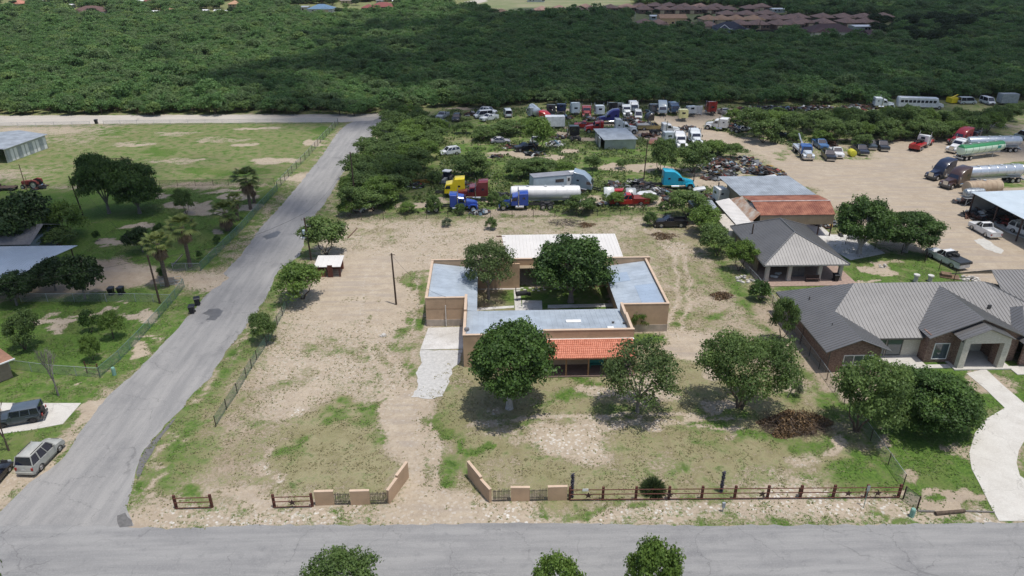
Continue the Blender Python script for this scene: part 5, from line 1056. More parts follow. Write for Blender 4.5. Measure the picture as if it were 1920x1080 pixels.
rail_fence('long rust red pipe rail fence with star ornaments along the main road', 1068, 937, 1684, 932, stars=(.055,.3,.58,.84,.93))
rail_fence('short rust red rail fence at the far left front corner of the lot', 331, 953, 398, 951)
rail_fence('short rust red rail fence with one star left of the tan gate wall', 515, 951, 586, 949, stars=(.5,))
# tan gate walls with stick panels
def gate_wall(label, segs, h=1.4):
    a0 = P(*segs[0][1]); o = empty('gate_wall', a0, 0, label, 'wall')
    for kind, p, q, *hh in segs:
        a, b = P(*p)-a0, P(*q)-a0
        if kind == 'w':
            m_ = MB(); wall_seg(m_, a, b, .22, 0, hh[0] if hh else h); m_.build('wall_panel', STUC, o)
            m_ = MB(); dd = (b-a).normalized()*.02; wall_seg(m_, a-dd, b+dd, .25, (hh[0] if hh else h)+.001, (hh[0] if hh else h)+.05); m_.build('coping', STUC_CAP, o)
        else:
            L = (b-a).length; n = int(L/.105); r = random.Random(int(p[0])); m_ = MB()
            for k in range(n):
                c = a.lerp(b, (k+.5)/n); m_.tube(c+Vector((0,.05,0)), c+Vector((r.uniform(-.03,.03),.05,h-.12+r.uniform(-.12,.08))), .03+.012*r.random(), .025, 5)
            m_.tube(a+Vector((0,.08,.35)), b+Vector((0,.08,.35)), .025, n=5); m_.tube(a+Vector((0,.08,1.05)), b+Vector((0,.08,1.05)), .025, n=5)
            m_.build('stick_panel', mat('mesquite_stick', (.17,.15,.12), .9, 0, .35, 9, col2=(.05,.042,.035)), o)
    return o
gate_wall('tan gate wall with dark stick panels left of the dirt drive', [('w',(592,948),(627,947)),('s',(628,947),(657,947)),('w',(658,947),(694,946)),('s',(695,946),(729,945)),('w',(731,945),(748,921)),('w',(748,921),(767,895),1.65)])
gate_wall('tan gate wall with dark stick panels right of the dirt drive', [('w',(922,941),(905,922)),('w',(905,922),(881,892),1.65),('s',(924,941),(957,940)),('w',(958,940),(993,940)),('s',(993,940),(1026,939)),('w',(1027,939),(1063,938))])
# poles
def pole(px, py, top, label, r=.13, lean=0, kit=None, m=None):
    h_ = hgt(px, py, top); o = empty('utility_pole', P(px, py), 0, label, 'pole'); mb = MB(); mb.tube((0,0,-.2),(lean,0,h_), r, r*.75, 8); mb.build('pole_shaft', m or mat('pole_wood', (.085,.055,.04), .9, 0, .2, 4), o)
    if kit: kit(o, h_)
    return o
def kit_tr(o, h_):
    mb = MB(); mb.lathe([(.02,0),(.22,.02),(.22,.6),(.2,.66),(.03,.7)], n=12, o=(-.55,-.1,h_-2.5)); mb.tube((-.55,-.1,h_-2.1),(0,0,h_-2.1),.03); mb.build('transformer', mat('transformer_grey', (.42,.5,.55), .5), o)
    mb = MB(); mb.box(-1.1,-.5,-.15,.15,h_-3.15,h_-3.0); mb.tube((-.1,0,h_-3.1),(-1,0,h_-3.1),.03); mb.build('lamp_head', WHITEP, o)
    mb = MB(); mb.tube((-.7,0,h_-.35),(.5,0,h_-.35),.05); mb.tube((-.65,0,h_-.35),(-.65,0,h_-.1),.04); mb.tube((.4,0,h_-.35),(.4,0,h_-.1),.04); mb.build('cross_arm', mat('arm_wood', (.2,.17,.14), .9), o)
def kit_arm(o, h_): mb = MB(); mb.tube((-.35,0,h_-.2),(.35,0,h_-.2),.04); mb.build('cross_arm', METALP, o)
pl = pole(743,571,475,'lone dark wooden pole on the bare ground left of the tan house', kit=kit_arm, lean=-.1)
pole(300,569,478,'dark wooden pole beside the two black bins at the chain link fence', kit=kit_arm, lean=-.1)
pole(584,488,408,'wooden pole with grey transformer at the edge of the side road', kit=kit_tr, lean=-.25)
pole(156,404,330,'leaning wooden pole left of the two dark oaks', .12, -.6); pole(50,356,308,'pale post beside the old red tractor', .09, 0, None, WOOD)
pole(1207,336,262,'dark wooden pole behind the scrapped white hoods', .12, .15); pole(1299,352,315,'dark post to the right of the cyan truck', .1); pole(1404,478,420,'dark pole at the left corner of the pavilion roof', .12)
pole(667,380,285,'wooden pole half hidden in the bushes beside the side road', .14, -.1, kit_arm); pole(1422,64,38,'far pole in front of the brown roofs', .2); pole(1645,72,50,'far pole in front of the white garage', .2)
for i, (x, y, t) in enumerate(((1190,42,22),(1340,44,24),(1265,58,36),(1420,30,18),(1335,62,34))): pole(x, y, t, ('far pale lamp post left of the tan school block','far lamp post in the middle of the brown roofs','far post in front of the tan school block','far lamp post by the upper brown roofs','far lamp post beside the navy roofed house')[i], .1, 0, None, GALVP)
def wire(label, a, b, sag=.6):
    mb = MB(); pts = []; a, b = Vector(a), Vector(b)
    for k in range(9): t = k/8; pts.append(a.lerp(b, t)-Vector((0,0,sag*4*t*(1-t))))
    mb.path(pts, [.014]*9, 4); mb.build('service_wire', BLK, None, label=label, cat='cable')
pz = P(743,571); wire('thin service wire sagging from the lone pole to the left wing roof', (pz.x, pz.y, hgt(743,571,475)-.3), (-5.4, 76.5, 3.9), 1.)
pa, pb = P(300,569), P(584,488); wire('thin wire spanning the side road between two poles', (pa.x, pa.y, 6.4), (pb.x, pb.y, 7.4), 1.2)
pc, pd_, pe = P(667,380), P(156,404), P(-150,640)
wire('thin wire along the side road from the transformer pole to the bush pole', (pb.x,pb.y,7.4), (pc.x,pc.y,8.6), 1.)
wire('thin wire over the left yard from the bin pole to the oak pole', (pa.x,pa.y,6.5), (pd_.x,pd_.y,7.), 1.)
wire('thin wire from the bin pole out of the left edge', (pa.x,pa.y,6.4), (pe.x,pe.y,6.5), .8)
# bins
def bin_(px, py, rz, label):
    o = empty('wheeled_bin', P(px, py), R(rz), label, 'bin', 'black wheeled bins'); BM_ = mat('black_plastic', (.014,.016,.022), .45)
    mb = MB(); mb.hull8([(-.26,-.3,.08),(.26,-.3,.08),(.26,.26,.08),(-.26,.26,.08)],[(-.36,-.4,1.02),(.36,-.4,1.02),(.36,.4,1.02),(-.36,.4,1.02)]); mb.build('bin_body', BM_, o, bevel=.03)
    mb = MB(); mb.hull8([(-.4,-.44,1.02),(.4,-.44,1.02),(.4,.44,1.02),(-.4,.44,1.02)],[(-.34,-.36,1.1),(.34,-.36,1.1),(.34,.4,1.12),(-.34,.4,1.12)]); mb.tube((-.3,.5,1.),(.3,.5,1.),.025); mb.build('lid', BM_, o)
    for s in (-1,1): mb = MB(); mb.lathe([(.13,-.03),(.13,.03)], 'x', (s*.3,.33,.13), 10); mb.build('wheel', BLK, o)
bin_(361,587,10,'black wheeled bin standing nearest the puddles on the side road'); bin_(371,572,20,'black wheeled bin just behind its neighbour at the side road edge'); bin_(210,553,5,'left one of two black bins behind the silver fence'); bin_(228,552,-5,'right one of two black bins behind the silver fence'); bin_(1566,527,0,'black bin beside the right pavilion post')
# cable pedestals and small boxes
for px, py, tp, lb in ((215,703,689,'small green cable pedestal by the lower left fence corner'),(1709,968,954,'small green cable pedestal at the end of the rail fence')):
    mb = MB(); h_ = hgt(px,py,tp); mb.lathe([(.2,0),(.2,h_*.85),(.16,h_)], n=10); mb.build('cable_pedestal', mat('pedestal_green', (.22,.40,.33), .6, 0, .08), None, loc=P(px,py), label=lb, cat='pedestal')
o = empty('mail_post', P(1355,959), 0, 'small grey meter post in front of the rail fence', 'post'); mb = MB(); mb.tube((0,0,0),(0,0,.9),.05); mb.build('post', GALVP, o); mb = MB(); mb.box(-.12,.12,-.08,.08,.45,.95); mb.build('meter_box', mat('meter_grey', (.35,.37,.4), .5), o)
o = empty('road_sign', P(1619,952), 0, 'thin green sign post seen edge on in front of the rail fence', 'sign'); mb = MB(); mb.tube((0,0,0),(.15,.3,2.),.03); mb.build('post', GREENP, o); mb = MB(); mb.box(.02,.26,.22,.26,1.55,2.1); mb.build('sign_back', GALVP, o)
o = empty('small_notice', P(1096,936), 0, 'small white notice on the rail fence', 'sign'); mb = MB(); mb.box(-.25,.25,-.22,-.19,1.05,1.3); mb.build('sign_board', WHITEP, o)
def log(pxa, pxb, r, label, m):
    a, b = P(*pxa), P(*pxb); mb = MB(); mb.tube(a+Vector((0,0,r*.8))-a, b-a+Vector((0,0,r*.8)), r, r*.85, 9); mb.build('log', m, None, True, loc=a, label=label, cat='log')
log((1753,965),(1808,960),.17,'thick dark log lying between the fence end and the curved drive',mat('log_brown', (.12,.085,.06), .95, 0, .2, 5)); log((1720,959),(1752,960),.1,'thin grey log left of the thick dark log',BARKG); log((1808,959),(1864,961),.08,'thin grey log between the dark log and the curved drive',BARKG)
log((652,447),(670,428),.07,'bent pipe on the ground right of the rear left mesquite',RUSTPIPE); log((322,500),(342,478),.08,'grey beam lying by the dirt drive behind the palms',BARKG)
# gate by the left dirt drive
o = empty('farm_gate', P(302,538), 0, 'open pipe gate beside the palm at the dirt drive', 'gate'); b = P(342,532)-P(302,538); a = Vector((0,0,0))
mb = MB()
for z in (.15,.6,1.15): mb.tube(a+Vector((0,0,z)), b+Vector((0,0,z)), .025, n=5)
for t in (0,.33,.66,1.): mb.tube(a.lerp(b,t), a.lerp(b,t)+Vector((0,0,1.2)), .03, n=5)
mb.build('gate_frame', GALVP, o)
o = empty('farm_gate', P(164,700), 0, 'small dark pipe gate at the lower left fence corner', 'gate'); b = P(187,704)-P(164,700); mb = MB()
for z in (.6,1.15): mb.tube(Vector((0,0,z)), b+Vector((0,0,z)), .03, n=5)
for t in (0,1.): mb.tube(a.lerp(b,t), a.lerp(b,t)+Vector((0,0,1.5)), .06, n=6)
mb.build('gate_frame', RUSTPIPE, o)
# field gate frame
o = empty('pipe_frame', P(205,320), 0, 'dark pipe goal frame at the edge of the field behind the oaks', 'frame'); b = P(236,320)-P(205,320); mb = MB(); mb.tube((0,0,0),(0,0,2.6),.06); mb.tube(b,b+Vector((0,0,2.6)),.06); mb.tube((0,0,2.6),b+Vector((0,0,2.6)),.06); mb.build('pipe_frame_body', METALP, o)
bin_(181,232,0,'small black bin beside the top road')
# courtyard smoker and benches
o = empty('barrel_smoker', P(978,562), R(15), 'black barrel smoker grill on the courtyard walkway', 'grill'); mb = MB(); mb.lathe([(.05,-.75),(.33,-.73),(.33,.73),(.05,.75)], 'x', (0,0,.95), 14); mb.box(.78,1.2,-.22,.22,.55,.95); mb.build('barrel', BLK, o); mb = MB(); mb.tube((-.8,0,1.),(-.8,0,1.9),.06); mb.build('chimney', BLK, o)
for x_ in (-.6,.6):
    for s in (-.25,.25): mb = MB(); mb.tube((x_,s,0),(x_,s,.75),.03); mb.build('leg', BLK, o)
def bench(x, y, z, rz, label, m, L=1.6):
    o = empty('bench', (x,y,z), R(rz), label, 'bench'); mb = MB(); mb.box(-L/2,L/2,-.22,.22,.4,.46); mb.build('seat', m, o, bevel=.01); mb = MB(); mb.box(-L/2,L/2,.2,.25,.46,.9); mb.build('backrest', m, o, bevel=.01)
    for sx in (-1,1):
        for sy in (-.18,.18): mb = MB(); mb.box(sx*(L/2-.08)-.03,sx*(L/2-.08)+.03,sy-.03,sy+.03,0,.4); mb.build('leg', m, o)
bench(11.5,66.2,.12,0,'teal bench against the wall under the tile porch',mat('teal_paint', (.03,.22,.20), .5)); bench(44.4,87.3,.08,0,'dark metal bench at the front of the pavilion',METALP,1.9)
def sack(x,y,z,s,label,m,seed=1,name='sack_pile',cat='sacks'):
    rnd = random.Random(seed); mb = MB()
    for i in range(5):
        cx, cy = rnd.uniform(-s,s)*.6, rnd.uniform(-s,s)*.4; mb.lathe([(.02,0),(.22*s*2,.05),(.26*s*2,.14),(.15*s*2,.28),(.02,.32)], n=9, o=(cx,cy,.0+rnd.random()*.1))
    mb.build(name, m, None, True, loc=(x,y,z), label=label, cat=cat)
sack(39.6,88.6,.08,.6,'white bags on the pavilion floor between the left posts',mat('sack_white', (.5,.5,.48), .8, 0, .1, 3),2); sack(40.5,89.6,.08,.5,'pale tarp bundle beside the second pavilion post',M['sack_white'],5)
def rocks(px, py, rpx, n, label, seed=1, m=None, sz=.35):
    rnd = random.Random(seed); r = rpx/ppm(px,py); mb = MB(); 
    for i in range(n):
        a = rnd.uniform(0,6.28); q = rnd.random()**.5*r; s = sz*rnd.uniform(.5,1.2); c = Vector((math.cos(a)*q, math.sin(a)*q*.8, (1-q/r)*.5*rnd.random()))
        b_ = [(c.x+math.cos(t)*s*rnd.uniform(.7,1.1), c.y+math.sin(t)*s*.8*rnd.uniform(.7,1.1), c.z-.1) for t in (0,1.57,3.14,4.7)]; t_ = [(p[0]*.9+c.x*.1, p[1]*.9+c.y*.1, c.z+s*rnd.uniform(.3,.6)) for p in b_]; mb.hull8(b_, t_)
    mb.build('rock_pile', m or mat('white_rock', (.58,.55,.50), .9, 0, .15, 3), None, bevel=.04, loc=P(px,py), label=label, cat='rocks')
rocks(1398,524,20,26,'pile of white rocks and rubble left of the pavilion',3); rocks(1817,524,18,34,'pile of white stones behind the brick house roof',4); rocks(1655,500,8,8,'small broken stones on the back lawn',5); 
for x_, y_, hh_, lb in ((1716,528,1.1,'grey stump of a concrete pipe behind the brick house roof'),(1743,527,.9,'round stone topped pedestal behind the brick house roof')):
    mb = MB(); mb.lathe([(.3,0),(.25,hh_*.8),(.42,hh_*.82),(.4,hh_)], n=12); mb.build('stone_pedestal', CONC_OLD, None, loc=P(x_,y_), label=lb, cat='pedestal')
mb = MB(); mb.box(-1.2,1.2,-.8,.8,0,.12); mb.box(-1.1,.2,-.6,.5,.12,.5); o = mb.build('lumber_pallet', WOOD, None, loc=P(1780,519), rz=R(-25), label='pallet with junk on the grass beside the flatbed truck', cat='pallet')
for px, py, s, lb in ((1010,668,0,''),): pass
rocks(720,629,6,4,'two pale flat stones left of the concrete drive',7,sz=.4); rocks(1098,0,1,1,'x') if 0 else None
# ================================================================ vehicles (local +X is the front)
CHROME = mat('chrome', (.62,.64,.66), .18, 1., .05, 3); RIM = mat('wheel_rim', (.5,.51,.53), .35, .8, .08, 4); RIMD = mat('dark_rim', (.05,.05,.055), .5, .3); LAMPR = mat('red_lamp', (.35,.02,.02), .3); LAMPW = mat('clear_lamp', (.6,.62,.62), .15); FRAME = mat('chassis_black', (.03,.03,.032), .7, 0, .2, 4); PLATE = mat('number_plate', (.55,.55,.52), .5)
WC = {}
def wheel(par, x, y, r, wd, rim=RIM, out=1):
    k = (r, wd, rim.name, out)
    if k not in WC:
        a = MB(); a.lathe([(r*.58,-wd/2),(r*.93,-wd/2),(r,-wd/2+.04),(r,wd/2-.04),(r*.93,wd/2),(r*.58,wd/2)], 'y', n=20)
        b = MB(); b.lathe([(.02,wd/2*out+.012*out),(r*.22,wd/2*out+.03*out),(r*.24,wd/2*out+.005*out),(r*.5,wd/2*out-.0*out),(r*.6,wd/2*out+.016*out),(r*.6,wd/2*out-.02*out)], 'y', n=16)
        WC[k] = (a.mesh('tyre', BLK, True), b.mesh('rim', rim, True))
    t, rm = WC[k]; w_ = link('wheel', t, par, (x, y, r)); link('rim', rm, w_); return w_
def arch(top, L, xf, xr, ra, zb, n=8):     # side profile: top outline given front to rear, wheel arches cut from below
    pts = list(top)
    def a_(cx): return [(cx-ra*math.cos(math.pi*i/n), zb+ra*math.sin(math.pi*i/n)*.98) for i in range(n+1)]
    return pts+[(xr-ra-.01, zb)]*0+a_(xr)+a_(xf)
def car(label, col, kind='suv', L=4.8, W=1.9, Hh=1.7, rim=RIM, cat=None, glass=GLASSD, name=None, low=False, cap=None):
    o = empty(name or {'suv':'parked_suv','pickup':'pickup_truck','sedan':'sedan_car','van':'parked_van','jeep':'off_road_vehicle'}[kind], (0,0,0), 0, label, cat or {'suv':'suv','pickup':'pickup truck','sedan':'car','van':'van','jeep':'off road vehicle'}[kind])
    m = paint(col[0], col[1], .38, .1); h = L/2; w_ = W/2; r = {'sedan':.33,'jeep':.42,'pickup':.45}.get(kind, .40); ra = r+.09; zb = .3
    xf, xr = h*.62, -h*.58; belt = {'sedan':.92,'suv':1.14,'pickup':1.25,'van':1.1,'jeep':1.12}[kind]
    if kind == 'jeep': top = [(h,.45),(h,.95),(h*.92,1.08),(h*.3,1.14),(-h*.9,1.14),(-h*.9,.5),(-h*.88,zb)]; cab = (-h*.9, h*.3, -h*.87, h*.2, 1.0, .94)
    elif kind == 'suv': top = [(h-.05,zb),(h,.7),(h*.93,.92),(h*.75,1.02),(h*.36,belt),(-h*.94,belt+.04),(-h,.75),(-h*.98,zb)]; cab = (-h*.96, h*.42, -h*.84, h*.14, .98, .80)
    elif kind == 'sedan': top = [(h-.05,zb),(h,.6),(h*.9,.74),(h*.4,.86),(-h*.6,.92),(-h*.95,.90),(-h,.6),(-h*.97,zb)]; cab = (-h*.72, h*.42, -h*.42, h*.08, .97, .74)
    elif kind == 'van': top = [(h-.03,zb),(h,.8),(h*.9,1.0),(h*.68,belt),(-h*.97,belt),(-h,.6),(-h,zb)]; cab = (-h*.97, h*.7, -h*.94, h*.42, .99, .88)
    else: top = [(h-.04,zb+.1),(h,.85),(h*.97,1.12),(h*.9,1.17),(h*.4,belt),(-h*.16,belt),(-h*.17,.88),(-h*.99,.88),(-h,.5),(-h*.99,zb+.1)]; cab = (-h*.15, h*.42, -h*.10, h*.16, .97, .82)
    prof = arch(top, L, xf, xr, ra, zb)
    mb = MB(); mb.side(prof, -w_, w_, 0, .05, .13)
    x0, x1, t0, t1, wb_, wt = cab; zt = Hh
    bt = [(x0,-w_*wb_,belt),(x1,-w_*wb_,belt),(x1,w_*wb_,belt),(x0,w_*wb_,belt)]; tp = [(t0,-w_*wt,zt-.06),(t1,-w_*wt,zt-.06),(t1,w_*wt,zt-.06),(t0,w_*wt,zt-.06)]
    if kind == 'pickup':
        for s in (-1,1): mb.box(-h*.99,-h*.16,s*w_ if s < 0 else w_-.12,-w_+.12 if s < 0 else w_,.88,1.3)
        mb.box(-h,-h+.07,-w_+.1,w_-.1,.55,1.27); mb.box(-h*.17,-h*.155,-w_+.05,w_-.05,.88,1.3)
    body = mb.build('body', m, o, True)
    fix_normals(body.data)
    mb = MB(); k = .985; mb.hull8([(x0+.04,-w_*wb_*k,belt-.02),(x1-.04,-w_*wb_*k,belt-.02),(x1-.04,w_*wb_*k,belt-.02),(x0+.04,w_*wb_*k,belt-.02)], [(t0+.03,-w_*wt*k,zt-.05),(t1-.03,-w_*wt*k,zt-.05),(t1-.03,w_*wt*k,zt-.05),(t0+.03,w_*wt*k,zt-.05)]); mb.build('windows', glass, o)
    mb = MB(); mb.hull8([(p[0],p[1],zt-.08) for p in tp], [(t0+.12,-w_*wt*.86,zt),(t1-.14,-w_*wt*.86,zt),(t1-.14,w_*wt*.86,zt),(t0+.12,w_*wt*.86,zt)])
    for q in range(4): mb.tube(bt[q], tp[q], .055, n=5)
    nB = {'suv':(.33,.66),'van':(.4,),'pickup':(.45,),'sedan':(.5,),'jeep':(.3,.62)}[kind]
    for f in nB:
        for s in (-1,1):
            a_ = Vector((x0+(x1-x0)*f, s*w_*wb_*.99, belt)); b_ = Vector((t0+(t1-t0)*f, s*w_*wt*.99, zt-.07)); mb.tube(a_, b_, .05 if f != .33 else .08, n=5)
    rf = mb.build('roof', cap or m, o, True); fix_normals(rf.data)
    for x_ in (xf, xr):
        for s in (-1,1): wheel(o, x_, s*(w_-.13), r, .24, rim, s)
    mb = MB(); mb.side([(x_, z_+.0) for x_, z_ in ((h*.94,.36),(h*.94,.42),(-h*.94,.42),(-h*.94,.36))], -w_*1.01, w_*1.01); mb.build('side_sill', GREYT, o)
    for s in (-1,1):
        mb = MB(); mb.box(h*.955,h*.985,s*w_*.62-.16,s*w_*.62+.16,.68,.86); mb.build('headlight', LAMPW, o)
        mb = MB(); mb.box(-h-.012,-h*.97,s*w_*.85-.1,s*w_*.85+.1,.72,.98); mb.build('taillight', LAMPR, o)
        mb = MB(); mb.box(x1-.28,x1-.14,s*(w_*1.05)-.1,s*(w_*1.05)+.1,belt,belt+.16); mb.build('mirror', m, o)
    mb = MB(); mb.box(h*.97,h+.05,-w_*.92,w_*.92,.32,.55); mb.build('front_bumper', GREYT if kind != 'pickup' else CHROME, o); mb = MB(); mb.box(-h-.07,-h*.97,-w_*.92,w_*.92,.35,.56); mb.build('rear_bumper', m if kind == 'suv' else (CHROME if kind == 'pickup' else GREYT), o)
    mb = MB(); mb.box(h*.985,h+.015,-w_*.4,w_*.4,.58,.85); mb.build('grille', GREYT, o)
    if kind == 'suv':
        for s in (-1,1): mb = MB(); mb.tube((t0+.3,s*w_*wt*.82,zt+.05),(t1-.3,s*w_*wt*.82,zt+.05),.035,n=5); mb.build('roof_rail', GREYT, o)
        mb = MB(); mb.box(-h-.02,-h,-.25,.25,.72,.86); mb.build('number_plate', PLATE, o)
    if kind == 'jeep':
        mb = MB(); mb.lathe([(.2,0),(.4,.02),(.42,.08),(.42,.2),(.38,.24),(.1,.24)], 'x', (-h*.9-.26,0,.98), 18); mb.build('spare_wheel', BLK, o)
        for x_ in (xf, xr):
            for s in (-1,1): mb = MB(); mb.box(x_-.55,x_+.55,s*w_ if s > 0 else -w_-.12,w_+.12 if s > 0 else -w_,.82,.92); mb.build('fender_flare', m, o)
    return o
def place(o, px, py, rz, tilt=(0,0), z=0.): p = P(px, py); o.location = (p.x, p.y, z); o.rotation_euler = (R(tilt[0]), R(tilt[1]), R(rz)); return o
def place2(o, front, rear, z=0.):
    a, b = P(*front), P(*rear); d = a-b; m_ = (a+b)/2; o.location = (m_.x, m_.y, z); o.rotation_euler = (0,0,math.atan2(d.y, d.x)); return o
def placew(o, fw, rw, side, wb=None, sc=1.):   # by the two visible wheels: front, rear (photo px), on the vehicle's left (+1) or right (-1)
    a, b = P(*fw), P(*rw); d = (a-b).normalized(); o.rotation_euler = (0,0,math.atan2(d.y, d.x)); n = Vector((-d.y, d.x, 0)); m_ = (a+b)/2-n*side*.85*sc; m_ -= d*.05; o.location = m_[:]; o.scale = (sc,)*3; return o
SILV = ('champagne_silver',(.42,.42,.38)); SLATE = ('slate',(.05,.065,.08)); BLACK = ('black',(.012,.012,.016)); NAVY = ('navy',(.018,.03,.085)); CW = ('white',(.75,.75,.74)); REDC = ('red',(.42,.018,.018)); MAR = ('maroon',(.16,.02,.025)); BLU = ('blue',(.018,.06,.32)); YEL = ('yellow',(.75,.58,.02)); CYAN = ('cyan',(.02,.38,.55)); BROWN = ('brown_maroon',(.055,.028,.025)); GRYB = ('grey_blue',(.26,.33,.40)); PYEL = ('pale_yellow',(.72,.68,.32)); SIL2 = ('silver_grey',(.42,.45,.48)); TEALC = ('dark_teal',(.02,.13,.16)); ORG = ('orange',(.5,.26,.06))
placew(car('champagne silver suv parked on the verge of the side road', SILV, 'suv', 5.1, 2.0, 2.0), (113.7,845), (76,884), -1, sc=.86).scale.z = 1.0
placew(car('dark slate off road vehicle with rear spare wheel on the concrete pad', SLATE, 'jeep', 4.7, 1.85, 1.85, RIMD, cap=paint('jeep_roof', (.075,.10,.13), .5)), (3,804), (66,793), 1, sc=.93)
placew(car('black sedan cut by the left edge behind the silver suv', BLACK, 'sedan', 4.7, 1.82, 1.45), (20,884), (-12,922), -1, sc=.88)
placew(car('white crew cab pickup in the open dirt yard', CW, 'pickup', 5.9, 2.05, 2.02), (1822.5,430.5), (1847.5,444.5), 1, sc=.95)
place2(car('white suv cut by the right edge beside the equipment shed', CW, 'suv', 5.4, 2.05, 1.95, cat='suv'), (1950,452), (1896,431))
place(car('dark grey car parked under the equipment shed', ('dark_grey',(.08,.085,.09)), 'sedan', 4.7, 1.85, 1.5), 1866, 402, 150)
for i, (f, r_, col, lb, kd) in enumerate((((1563,309),(1542,286),BLACK,'black pickup beside the blue and white tow truck','pickup'),((1578,303),(1556,282),CW,'white pickup between the black pickup and the yellow tank','pickup'),((1627,298),(1598,277),('dark_blue_black',(.02,.024,.04)),'dark blue pickup right of the yellow tank','pickup'),((1640,286),(1616,268),SLATE,'dark pickup with pale bed behind the dark blue pickup','pickup'),((1664,289),(1640,270),('graphite',(.022,.024,.03)),'black pickup standing alone nearest the red tow truck','pickup'),((1550,285),(1524,268),('mid_blue',(.07,.16,.33)),'blue pickup behind the blue and white tow truck','pickup'))):
    place2(car(lb, col, kd, 5.6, 2., 2.0), f, r_)
# flatbed with black deck
def flatbed(label, col, deck, L=6.6, hoodlike=True, cabf=.5, dm=None):
    o = car(label, col, 'pickup', L, 2.0, 2.05, cat='flatbed truck', name='flatbed_truck'); h = L/2
    for c in list(o.children):
        if c.name.startswith('rear_bumper') or c.name.startswith('taillight'): bpy.data.objects.remove(c)
    mb = MB(); mb.box(-h*1.02,-h*.17,-1.12,1.12,1.31,1.4); mb.box(-h*.185,-h*.17,-1.1,1.1,1.27,2.0); mb.box(-h*1.04,-h*1.02,-1.12,1.12,1.05,1.3); mb.build('flat_deck', dm or mat('black_deck', (.028,.032,.038), .5, 0, .1, 2), o)
    return o
o = placew(flatbed('white cab flatbed truck with black deck beside the grass', CW, 'black'), (1742,482), (1787,504), 1, sc=.97)
mb = MB(); r9 = random.Random(9)
for i in range(9): x_, y_ = r9.uniform(-1.3,-.65), r9.uniform(-.85,.85); mb.box(x_-.2,x_+.2,y_-.22,y_+.22,1.28,1.45+r9.random()*.35)
q = mb.build('welder_kit', BLK, None, label='black machines loaded behind the cab of the flatbed truck', cat='equipment'); q.location = o.location; q.rotation_euler = o.rotation_euler

